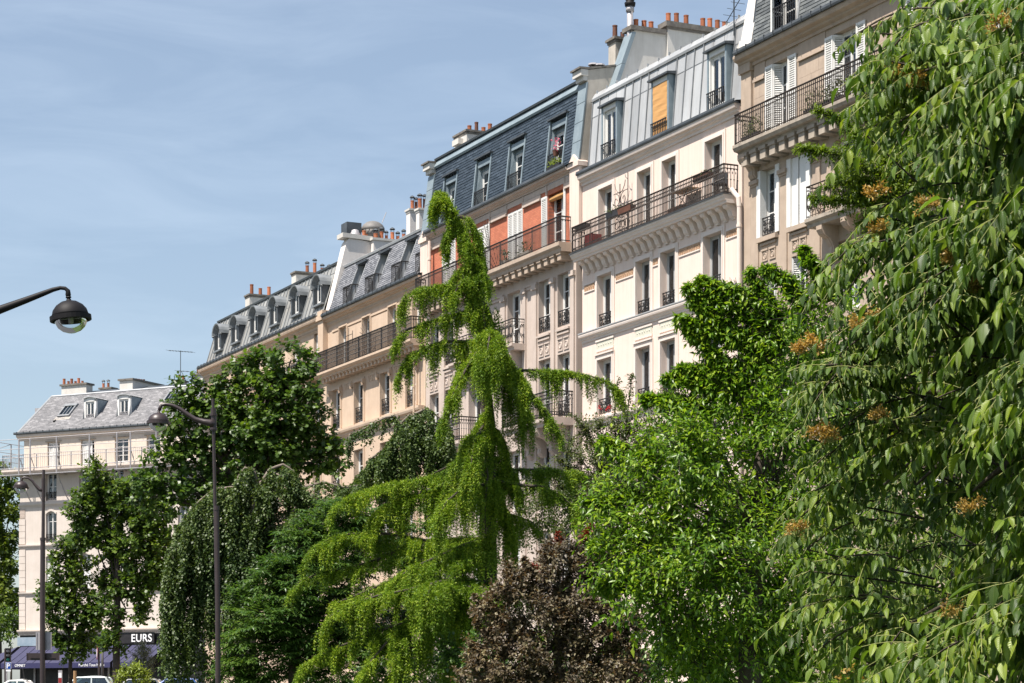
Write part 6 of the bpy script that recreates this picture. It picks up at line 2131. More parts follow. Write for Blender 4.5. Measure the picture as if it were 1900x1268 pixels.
class Tree:
    def __init__(t, name, label, cat, px, Y, group=None):
        t.Y = Y
        t.gz = ground_z(Y)
        t.base = np.array([(px - CX) / FPX * Y, Y, t.gz])
        t.root = thing(name, label, cat, tuple(t.base), 0, group)
    def mesh_part(t, name, me, kind=None, parent=None):
        return tag(link(name, me, parent or t.root), kind=kind)
    def tube(t, name, pts, radii, mat='bark', n=8):
        """pts: (px, py, dY) or world arrays"""
        w = [np.array(P(p[0], p[1], t.Y + (p[2] if len(p) > 2 else 0))) - t.base for p in pts]
        # soften with midpoints
        q, r = [w[0]], [radii[0]]
        for i in range(1, len(w)):
            q += [(w[i - 1] + w[i]) / 2 + RNG.normal(0, .012, 3) * np.linalg.norm(w[i] - w[i - 1]), w[i]]
            r += [(radii[i - 1] + radii[i]) / 2, radii[i]]
        m = MB()
        m.tube([tuple(x) for x in q], r, n)
        return t.mesh_part(name, m.mesh(name, mat, True))

def blob_leaves(rg, t, blobs, per, leafL, leafW, tpl, clump=.36, up=.35, out=.7, droop=.15, k=7, inner=.25, depth=1.0, jit=.35, yflat=1.0, shoot=1.1):
    """leafy shoots on clumps that sit on the skins of the given crown lumps"""
    S, D, LEN, OUT = [], [], [], []
    for b in blobs:
        px, py, rp = b[:3]
        dY = b[3] if len(b) > 3 else 0.0
        r = rp / FPX * t.Y
        c = np.array(P(px, py, t.Y + dY)) - t.base
        n = max(7, int(5 + 9 * (r / (leafL * 5)) ** 1.2))
        total = per * math.pi * r * r / (leafL * leafW * .55) / k      # shoots wanted in this lump for a leaf-area index of per
        d = rg.normal(0, 1, (n, 3)); d = norm(d)
        d[:, 1] *= depth
        rad = r * np.where(rg.random(n) < inner, rg.uniform(.1, .6, n), rg.uniform(.72, 1.0, n)) * (1 + rg.normal(0, .07, n))
        cc = c + d * rad[:, None] * (1 - clump * .5)
        rc = r * clump * rg.uniform(.7, 1.25, n) * (9 / n) ** .25
        m = np.maximum(2, (total * rc ** 2 / np.sum(rc ** 2)).astype(int))
        for i in range(n):
            o = norm(rg.normal(0, 1, (m[i], 3)))
            p0 = cc[i] + o * rc[i] * rg.random((m[i], 1)) ** .5 * .75
            dr = norm(d[i] * out + o * .45 + np.array([0, 0, up]) + rg.normal(0, .35, (m[i], 3)))
            S.append(p0); D.append(dr); LEN.append(rg.uniform(.6, 1.2, m[i]) * leafL * k * .32 * shoot); OUT.append(np.repeat(d[i][None], m[i], 0))
    S, D, LEN, OUT = np.concatenate(S), np.concatenate(D), np.concatenate(LEN), np.concatenate(OUT)
    n = len(S)
    E = S + D * LEN[:, None] + np.array([0, 0, -1]) * (LEN * droop * .5)[:, None]
    pos, ax, nr = [], [], []
    side = norm(np.cross(D, rg.normal(0, 1, (n, 3))))
    for j in range(k):
        f = .12 + .88 * j / (k - 1)
        p = S + (E - S) * f
        a = 2.4 * j + rg.uniform(-.4, .4, n)
        lat = side * np.cos(a)[:, None] + np.cross(D, side) * np.sin(a)[:, None]
        x = D * (.35 + .6 * (j == k - 1)) + lat * (.85 if j < k - 1 else .1) + np.array([0, 0, -droop])
        pos.append(p); ax.append(x)
        nr.append(np.array([0, 0, .55]) + OUT * .35 + SUNV * .5 + rg.normal(0, jit, (n, 3)))
    pos, ax, nr = np.concatenate(pos), np.concatenate(ax), np.concatenate(nr)
    q = rg.uniform(.65, 1.15, len(pos))
    return (pos, ax, nr, leafL * q, leafW * q), (S, E)

def crown(t, rg, blobs, per, L, W, tpl, mat, name='crown', twigs='bark', **kw):
    lv, (a, b) = blob_leaves(rg, t, blobs, per, L, W, tpl, **kw)
    o = t.mesh_part(name, leaf_mesh(name, *lv, tpl, mat), 'stuff')
    if twigs:
        a, b = a[::3], b[::3]
        tag(link('twig', twig_mesh('twig', a, b, .012 * L / .12, .004 * L / .12, twigs), o), kind='stuff')
    return o

def limbs(t, rg, start, blobs, r0, mat='bark', every=1):
    """limbs from a fork point out to the crown lumps"""
    for b in blobs[::every]:
        e = (b[0], b[1], b[3] if len(b) > 3 else 0)
        mx = (start[0] * .5 + e[0] * .5 + rg.uniform(-10, 10), start[1] * .45 + e[1] * .55 + 14, e[2] * .4)
        t.tube('branch', [(start[0], start[1], 0), mx, e], [r0, r0 * .6, r0 * .2], mat, 6)

def spray_leaves(rg, t, lines, per_m, L, W, width, droop=.25, up=.2, depth=.5):
    """leafy shoots along traced branch lines [(px, py, dY) ...]"""
    P_, A_, N_, S_, E_ = [], [], [], [], []
    for ln in lines:
        w = np.array([np.array(P(p[0], p[1], t.Y + (p[2] if len(p) > 2 else 0))) - t.base for p in ln])
        seg = np.linalg.norm(np.diff(w, axis=0), axis=1)
        tot = seg.sum()
        n = int(tot * per_m)
        s = rg.random(n) * tot
        cum = np.concatenate([[0], np.cumsum(seg)])
        i = np.clip(np.searchsorted(cum, s) - 1, 0, len(seg) - 1)
        f = (s - cum[i]) / seg[i]
        c = w[i] + (w[i + 1] - w[i]) * f[:, None]
        tg = norm(w[i + 1] - w[i])
        tip = s / tot
        ww = width * (1 - .7 * tip)
        d = norm(tg * .8 + rg.normal(0, .55, (n, 3)) + np.array([0, 0, up]))
        ln_ = ww * rg.uniform(.4, 1, n)
        k = 7
        for j in range(k):
            ff = (j + 1) / k
            p = c + d * (ln_ * ff)[:, None] + np.array([0, 0, -1]) * (ln_ * ff ** 2 * droop)[:, None]
            lat = norm(np.cross(d, rg.normal(0, 1, (n, 3))))
            P_.append(p); A_.append(d * .5 + lat * .8 + np.array([0, 0, -droop * 1.3])); N_.append(np.array([0, 0, .5]) + SUNV * .5 + rg.normal(0, .4, (n, 3)))
        S_.append(c); E_.append(c + d * ln_[:, None])
    p = np.concatenate(P_)
    q = rg.uniform(.65, 1.15, len(p))
    return (p, np.concatenate(A_), np.concatenate(N_), L * q, W * q), (np.concatenate(S_), np.concatenate(E_))

def join_lv(*ls):
    return tuple(np.concatenate([l[i] for l in ls]) for i in range(5))

def resample(w, step):
    seg = np.linalg.norm(np.diff(w, axis=0), axis=1)
    cum = np.concatenate([[0], np.cumsum(seg)])
    n = max(2, int(cum[-1] / step))
    s = np.linspace(0, cum[-1], n)
    i = np.clip(np.searchsorted(cum, s) - 1, 0, len(seg) - 1)
    f = (s - cum[i]) / np.maximum(seg[i], 1e-9)
    return w[i] + (w[i + 1] - w[i]) * f[:, None], s / cum[-1]

def hanging(rg, t, line, hang, width, dens, step, taper=.5, sway=.12, arch=.35, endw=.35, tassel=.045):
    """points and directions along twigs that hang from a branch; returns pos, tangent, twig id, position on twig"""
    w = np.array([np.array(P(p[0], p[1], t.Y + (p[2] if len(p) > 2 else 0))) - t.base for p in line])
    # rounded line
    for _ in range(2):
        w = np.concatenate([w[:1], (w[:-1] * .75 + w[1:] * .25), (w[:-1] * .25 + w[1:] * .75), w[-1:]]) if False else w
    c, f = resample(w, .05)
    tg = norm(np.gradient(c, axis=0))
    L = np.linalg.norm(np.diff(w, axis=0), axis=1).sum()
    n = int(L * dens)
    nt_ = max(3, int(L / tassel))
    ti = rg.integers(0, len(c), nt_)                       # twigs hang in tassels
    tq = np.clip(rg.normal(0, .5, nt_), -1, 1)
    th = rg.uniform(.35, 1.1, nt_)
    pick = rg.integers(0, nt_, n)
    i = np.clip(ti[pick] + rg.integers(-1, 2, n), 0, len(c) - 1)
    ff = f[i]
    perp = norm(np.cross(tg[i], np.array([[0, 0, 1.0]]) + 0 * tg[i]))
    wd = width * ((1 - ff) * (1 - endw) + endw)
    q = np.clip(tq[pick] + rg.normal(0, .09, n), -1.1, 1.1)
    p0 = c[i] + perp * (q * wd)[:, None] + np.array([0, 0, -1.0]) * (arch * wd * np.abs(q) ** 1.5)[:, None] + rg.normal(0, .02, (n, 3))
    h = hang * th[pick] * rg.uniform(.45, 1, n) * (1 - taper * ff ** 2) * (.75 + .35 * np.sin(ff * 23 + rg.random() * 6))
    d0 = tg[i] * .55 + perp * (q * .6)[:, None] + rg.normal(0, .25, (n, 3)) + np.array([0, 0, .05])
    Pp, Tt, Id, Fr = [], [], [], []
    m = np.maximum(2, (h / step).astype(int))
    for j in range(m.max()):
        a = m > j
        u = (j * step)
        b = np.exp(-u / .12)
        p = p0[a] + d0[a] * (.12 * (1 - b)) + np.array([0, 0, -1.0]) * (u - .12 * (1 - b) * .6) + np.stack([np.sin(u * 5 + np.arange(n)[a]), np.cos(u * 4 + np.arange(n)[a] * 1.7), 0 * u + 0 * p0[a][:, 0]], 1) * (sway * u * .35)
        tt = d0[a] * b + np.array([0, 0, -1.0]) * (1 - b)
        Pp.append(p); Tt.append(tt); Id.append(np.arange(n)[a]); Fr.append(np.full(a.sum(), j) / m[a])
    return np.concatenate(Pp), norm(np.concatenate(Tt)), np.concatenate(Id), np.concatenate(Fr)

balcony_things()
# ================================================================== trees, far to near
rg = np.random.default_rng(3)
# --- yellow-green trees beyond the left corner
t = Tree('street_tree', 'yellow-green tree filling the far left edge beyond the corner house', 'tree', -4, 178)
bl = [(-12, 915, 34), (8, 960, 34), (22, 925, 22), (-8, 1010, 42), (14, 1060, 34), (-5, 1110, 45), (18, 1140, 26), (-30, 960, 50), (24, 1010, 22), (8, 885, 22)]
t.tube('trunk', [(-4, 1290), (-4, 1150), (-6, 1000)], [.35, .28, .15])
limbs(t, rg, (-4, 1120), bl, .12, every=2)
crown(t, rg, bl, 6.5, .30, .26, 'lobed', 'leaf_far', k=6)
t = Tree('shrub', 'low dark shrub beside the corner house at the far left', 'shrub', 20, 165)
t.tube('stem', [(20, 1290), (20, 1200)], [.1, .05])
crown(t, rg, [(20, 1150, 24), (5, 1170, 26), (34, 1165, 14)], 5.0, .26, .18, 'leaf4', 'leaf_maple', k=6)

# --- small street trees in front of the corner house
t = Tree('street_tree', 'small maple on a straight trunk in front of the pale corner house', 'tree', 217, 92)
bl = [(176, 884, 26), (190, 920, 38), (160, 955, 32), (228, 930, 38), (255, 955, 34), (262, 905, 24), (280, 935, 26), (200, 975, 36), (250, 1010, 42), (295, 965, 30), (310, 995, 22), (215, 1035, 38), (285, 1030, 34), (300, 1062, 28), (265, 1090, 32), (255, 1128, 22), (165, 1000, 32), (150, 925, 24), (270, 1050, 30), (240, 1085, 32), (195, 1085, 28), (205, 1140, 24), (218, 1192, 20), (202, 1188, 18), (175, 905, 20)]
t.tube('trunk', [(217, 1290), (216, 1200), (218, 1100), (222, 1000), (225, 940)], [.17, .15, .12, .08, .04])
limbs(t, rg, (218, 1100), bl[:16], .05)
crown(t, rg, bl, 7.6, .155, .145, 'lobed', 'leaf_maple', k=7, inner=.45)
t = Tree('street_tree', 'young maple sapling with a thin trunk left of the small maple', 'tree', 131, 96)
bl = [(120, 1040, 26), (140, 1010, 24), (105, 1080, 28), (150, 1070, 32), (95, 1120, 26), (135, 1125, 36), (165, 1150, 30), (110, 1165, 26), (150, 1195, 26), (120, 1205, 20), (178, 1120, 24), (85, 1095, 14), (95, 1180, 14), (150, 985, 16)]
t.tube('trunk', [(131, 1290), (131, 1200), (133, 1080)], [.09, .08, .04])
limbs(t, rg, (131, 1180), bl, .035)
crown(t, rg, bl, 7.6, .155, .145, 'lobed', 'leaf_maple', k=7, inner=.45)

# --- big plane tree behind the tall lamp
t = Tree('plane_tree', 'big dark green plane tree behind the tall brown street lamp', 'tree', 455, 66)
bl = [(495, 672, 36), (540, 668, 34), (450, 690, 34), (428, 715, 24), (560, 705, 36), (505, 715, 42, -.6), (575, 745, 34), (470, 745, 38), (520, 765, 46, -.6), (590, 785, 34, .3), (440, 790, 30), (348, 715, 20), (340, 745, 26), (372, 740, 34), (330, 780, 22), (385, 785, 44), (320, 800, 26), (352, 822, 38), (300, 842, 24), (335, 866, 34), (400, 845, 42, .3), (460, 830, 42, .4), (500, 838, 44, -.5), (550, 815, 40), (600, 832, 30), (628, 848, 18), (560, 858, 26, .6), (430, 885, 34, .4), (370, 900, 38), (300, 895, 36), (330, 925, 30), (282, 920, 30), (390, 935, 22, .3), (262, 895, 22), (480, 885, 30, .6), (612, 868, 18), (415, 748, 40), (470, 800, 50, -.4), (430, 830, 44, -.3), (530, 800, 46, -.3), (405, 720, 24), (590, 850, 32, .4), (520, 870, 44, .5)]
t.tube('trunk', [(455, 1300), (456, 1150), (460, 1000), (470, 880), (490, 790), (500, 720)], [.34, .3, .26, .2, .12, .05])
limbs(t, rg, (466, 930), bl[11:24] + bl[27:33], .10)
limbs(t, rg, (480, 850), bl[:11] + bl[24:27], .09)
crown(t, rg, bl, 5.6, .14, .135, 'lobed', 'leaf_plane', k=7, inner=.3, droop=.3)

# --- second weeping tree, behind the conifer on the left
def weeping(t, rg, lines, lam, L, W, mat, step=.045, twig='bark_grey', thick=.045):
    ps, ts = [], []
    for ln, hang, width, dens in lines:
        p, tt, idn, fr = hanging(rg, t, ln, hang, width, dens * 2.3, step, taper=.12, sway=.22, arch=.5, endw=.7)
        ps.append(p); ts.append(tt)
        t.tube('branch', ln, [thick * (1 - .75 * i / (len(ln) - 1)) for i in range(len(ln))], twig, 6)
    p, tt = np.concatenate(ps), np.concatenate(ts)
    n = len(p)
    lat = norm(np.cross(tt, rg.normal(0, 1, (n, 3))))
    ax = lat * .75 + tt * .45 + np.array([0, 0, -.35])
    nr = lat * .35 + np.array([0, 0, .7]) + rg.normal(0, .45, (n, 3))
    q = rg.uniform(.7, 1.25, n)
    pos = p + lat * .02
    o = t.mesh_part('crown', leaf_mesh('crown', pos, ax, nr, L * q, W * q, 'petal', mat), 'stuff')
    return o
t = Tree('weeping_tree', 'dark weeping tree with arching bare branches behind the left of the conifer', 'tree', 745, 58)
t.tube('trunk', [(745, 1300), (748, 1100), (740, 900), (752, 800)], [.16, .14, .12, .08], 'bark_grey')
lines = [([(752, 800), (770, 768), (792, 758), (815, 775), (835, 800), (842, 830)], 1.9, .5, 70),
         ([(752, 800), (735, 772), (715, 775), (690, 788), (668, 800), (652, 806)], .8, .4, 50),
         ([(750, 810), (780, 780), (760, 770), (740, 790), (720, 825), (700, 850)], 1.7, .8, 110),
         ([(740, 850), (715, 832), (690, 850), (670, 880), (650, 905)], 1.6, .7, 160),
         ([(750, 830), (775, 800), (800, 800), (822, 820), (838, 860)], 1.8, .8, 170),
         ([(730, 880), (722, 845), (726, 838), (740, 842), (752, 870), (756, 900)], 1.2, .5, 80),
         ([(745, 840), (790, 812), (820, 840), (832, 870)], 1.4, .7, 100),
         ([(735, 900), (690, 885), (640, 905), (600, 930)], 1.0, .6, 90),
         ([(650, 806), (648, 815), (646, 840)], .5, .2, 60)]
weeping(t, rg, lines, 1, .075, .055, 'leaf_weep', .05)

# --- first weeping tree
t = Tree('weeping_tree', 'broad weeping tree with curtains of small leaves behind the tall lamp post', 'tree', 450, 47)
t.tube('trunk', [(450, 1300), (448, 1150), (455, 1000), (480, 900)], [.16, .14, .12, .08], 'bark_grey')
lines = [([(480, 905), (470, 872), (455, 868), (442, 885), (436, 915)], 1.6, .35, 85),
         ([(480, 905), (500, 872), (525, 862), (545, 875), (560, 905)], 1.4, .5, 110),
         ([(478, 900), (510, 880), (540, 890), (565, 915), (590, 930)], 1.1, .5, 110),
         ([(470, 925), (430, 905), (400, 907), (370, 930), (345, 958), (330, 985)], 2.6, .45, 120),
         ([(470, 930), (440, 925), (405, 935), (385, 965), (372, 1000), (365, 1040)], 2.6, .45, 120),
         ([(350, 960), (332, 985), (318, 1015), (310, 1060), (306, 1110)], 2.2, .4, 110),
         ([(480, 975), (450, 968), (420, 974), (400, 990), (385, 1020), (376, 1060)], 2.4, .4, 120),
         ([(560, 985), (530, 975), (500, 978), (475, 1000), (460, 1030)], .9, .4, 100),
         ([(470, 940), (455, 960), (450, 990), (440, 1020)], 1.6, .4, 90),
         ([(338, 1000), (322, 1060), (314, 1120), (310, 1180)], 1.6, .4, 100),
         ([(376, 1060), (360, 1110), (350, 1160), (345, 1200)], 1.4, .35, 110),
         ([(400, 1000), (395, 1080), (390, 1150)], 1.8, .4, 90),
         ([(480, 930), (520, 905), (560, 915), (600, 930), (640, 925)], .9, .5, 100),
         ([(560, 905), (600, 895), (640, 905), (670, 900)], .8, .5, 90),
         ([(470, 1000), (440, 1010), (425, 1050), (420, 1100)], 2.0, .5, 120),
         ([(560, 930), (540, 955), (520, 1000), (505, 1050)], 2.0, .6, 120),
         ([(600, 930), (580, 955), (560, 1000), (545, 1040)], 1.6, .6, 110),
         ([(500, 960), (470, 950), (440, 965), (425, 1000)], 1.5, .5, 120),
         ([(480, 1010), (455, 1060), (440, 1120)], 1.5, .5, 120),
         ([(355, 990), (340, 1040), (330, 1100), (325, 1160)], 1.9, .5, 130)]
weeping(t, rg, lines, 1, .062, .046, 'leaf_weep', .042)
lv, _ = blob_leaves(rg, t, [(480, 960, 56, .5), (440, 1040, 60, .5), (405, 1100, 66, .5), (360, 1150, 46, .5), (520, 1000, 60, .6), (460, 1150, 80, .6), (390, 1220, 60, .5), (335, 1230, 34, .4), (560, 960, 50, .7), (600, 930, 36, .7), (520, 1080, 60, .8)], 2.4, .085, .06, 'leaf4', k=6, inner=.5, up=-.3, droop=.6)
t.mesh_part('inner_foliage', leaf_mesh('inner_foliage', *lv, 'leaf4', 'leaf_weep'), 'stuff')

# --- rose-like shrub behind the right arm of the conifer
t = Tree('rose_bush', 'airy olive-green bush with a few red flowers in front of the stucco house', 'shrub', 1150, 44)
t.tube('stem', [(1150, 1300), (1148, 1100), (1150, 900), (1147, 800)], [.06, .05, .04, .02])
ln = [[(1148, 900), (1140, 780), (1146, 705, .2)], [(1150, 880), (1165, 760), (1172, 700)], [(1145, 920), (1090, 800), (1062, 770)], [(1150, 900), (1200, 800), (1215, 760)], [(1140, 950), (1060, 880), (1035, 850)], [(1150, 930), (1120, 820), (1105, 770)],
      [(1150, 960), (1215, 860), (1250, 820)], [(1140, 1000), (1050, 930), (1030, 880)], [(1150, 950), (1180, 830), (1190, 780)], [(1145, 960), (1100, 880), (1070, 840)], [(1145, 990), (1020, 880), (1000, 860)], [(1140, 960), (1120, 900), (1085, 800)]]
for l in ln:
    t.tube('branch', l, [.022, .014, .005], 'bark', 5)
lv, (a, b) = spray_leaves(rg, t, ln, 55, .07, .03, .60, up=.35)
lv2, (a2, b2_) = blob_leaves(rg, t, [(1120, 860, 55), (1080, 900, 50), (1160, 880, 60), (1200, 850, 50), (1060, 860, 30), (1140, 810, 36), (1060, 930, 60), (1000, 900, 40), (1120, 940, 70), (1020, 985, 40), (1090, 990, 50), (1090, 800, 36), (1170, 790, 40), (1060, 820, 28), (1215, 800, 34), (990, 960, 40), (960, 1000, 34)], 2.3, .074, .034, 'leaf4', k=6, inner=.5)
o = t.mesh_part('crown', leaf_mesh('crown', *join_lv(lv, lv2), 'leaf4', 'leaf_rose'), 'stuff')
for fx, fy in ((1113, 757), (1132, 755), (1128, 760), (1142, 932), (1176, 948)):
    c = np.array(P(fx, fy, 43.4)) - t.base
    n = 12
    d = norm(rg.normal(0, 1, (n, 3)))
    t.mesh_part('flower', leaf_mesh('flower', c + d * .02, d, rg.normal(0, 1, (n, 3)), np.full(n, .045), np.full(n, .035), 'petal', 'flower_red'))

# --- fern-leaved dark tree left of the conifer
def compound(rg, base, d, length, pairs, L, W, droop, hang=.35, spread=.8, face=None):
    """pinnate leaves: returns leaflet arrays and stalk segments"""
    n = len(base)
    d = norm(d)
    side = norm(np.cross(d, np.array([[0, 0, 1.0]]) + rg.normal(0, .15, (n, 3))))
    pos, ax, nr, Ls = [], [], [], []
    prev = base
    sa, sb = [], []
    for j in range(pairs + 1):
        f = (j + 1) / (pairs + 1)
        p = base + d * (length * f)[:, None] + np.array([0, 0, -1.0]) * (length * droop * f * f)[:, None]
        sa.append(prev); sb.append(p); prev = p
        tg = norm(d + np.array([0, 0, -2.0 * droop * f]))
        if j < pairs:
            for s in (-1, 1):
                lat = side * s
                pos.append(p)
                ax.append(lat * spread + tg * .35 + np.array([0, 0, -hang]) + rg.normal(0, .16, (n, 3)))
                nr.append(np.array([0, 0, .5]) + lat * hang * .5 + SUNV * .75 + rg.normal(0, .24, (n, 3)))
                Ls.append(np.full(n, .72 + .28 * math.sin(math.pi * min(1, f + .1))))
        else:
            pos.append(p); ax.append(tg + np.array([0, 0, -hang * .5])); nr.append(np.array([0, 0, 1.0]) + rg.normal(0, .2, (n, 3))); Ls.append(np.full(n, 1.0))
    q = np.concatenate(Ls) * rg.uniform(.85, 1.12, n * (2 * pairs + 1))
    return (np.concatenate(pos), np.concatenate(ax), np.concatenate(nr), L * q, W * q), (np.concatenate(sa), np.concatenate(sb))

def compound_crown(t, rg, blobs, per, length, pairs, L, W, tpl, mat, droop=.25, hang=.3, inner=.25, stalk='twig_green', out=.8, up=.25, dens=15):
    B, D, LN = [], [], []
    for b in blobs:
        px, py, rp = b[:3]
        dY = b[3] if len(b) > 3 else 0.0
        r = rp / FPX * t.Y
        c = np.array(P(px, py, t.Y + dY)) - t.base
        n = max(5, int(dens * (r / length) ** 1.6))
        d = norm(rg.normal(0, 1, (n, 3)))
        rad = r * np.where(rg.random(n) < inner, rg.uniform(.1, .6, n), rg.uniform(.65, .95, n))
        for i in range(n):
            m = per
            a = rg.random() * 6.28 + np.arange(m) * 2 * math.pi / m + rg.normal(0, .2, m)
            u = norm(np.stack([np.cos(a), np.sin(a), rg.uniform(-.05, .5, m)], 1) + d[i] * out + np.array([0, 0, up]))
            B.append(np.repeat((c + d[i] * rad[i])[None], m, 0) + rg.normal(0, .03, (m, 3))); D.append(u); LN.append(length * rg.uniform(.7, 1.15, m))
    lv, (sa, sb) = compound(rg, np.concatenate(B), np.concatenate(D), np.concatenate(LN), pairs, L, W, droop, hang)
    o = t.mesh_part('crown', leaf_mesh('crown', *lv, tpl, mat), 'stuff')
    if stalk:
        tag(link('leaf_stalk', twig_mesh('leaf_stalk', sa, sb, .004, .003, stalk), o), kind='stuff')
    return o
t = Tree('fern_leaved_tree', 'dark green tree with feathery leaves left of the conifer foot', 'tree', 540, 44)
t.tube('trunk', [(545, 1300), (548, 1200), (552, 1080), (560, 980)], [.12, .11, .08, .04])
bl = [(600, 965, 30, .3), (640, 960, 34, .6), (672, 970, 38, .8), (705, 985, 40, 1.0), (560, 1005, 34), (590, 1030, 50), (630, 1020, 50, .6), (500, 1075, 36), (540, 1085, 52, -.3), (600, 1090, 60, .3), (660, 1060, 50, .8), (455, 1130, 32), (500, 1160, 56, -.3), (570, 1160, 64), (640, 1150, 60, .5), (470, 1220, 56), (540, 1230, 64), (610, 1230, 60), (680, 1220, 60, .6), (740, 1010, 40, 1.2), (440, 1185, 24), (790, 985, 36, 1.3), (440, 1255, 36), (760, 1060, 46, 1.2), (820, 1080, 50, 1.3), (760, 1120, 50, 1.2), (840, 1150, 60, 1.3), (740, 1190, 50, 1.0), (810, 1230, 60, 1.2), (880, 1220, 50, 1.4), (870, 1040, 40, 1.4)]
limbs(t, rg, (550, 1150), bl, .04)
compound_crown(t, rg, bl, 8, .34, 5, .132, .042, 'leaf4', 'leaf_fern', dens=15, stalk=None)

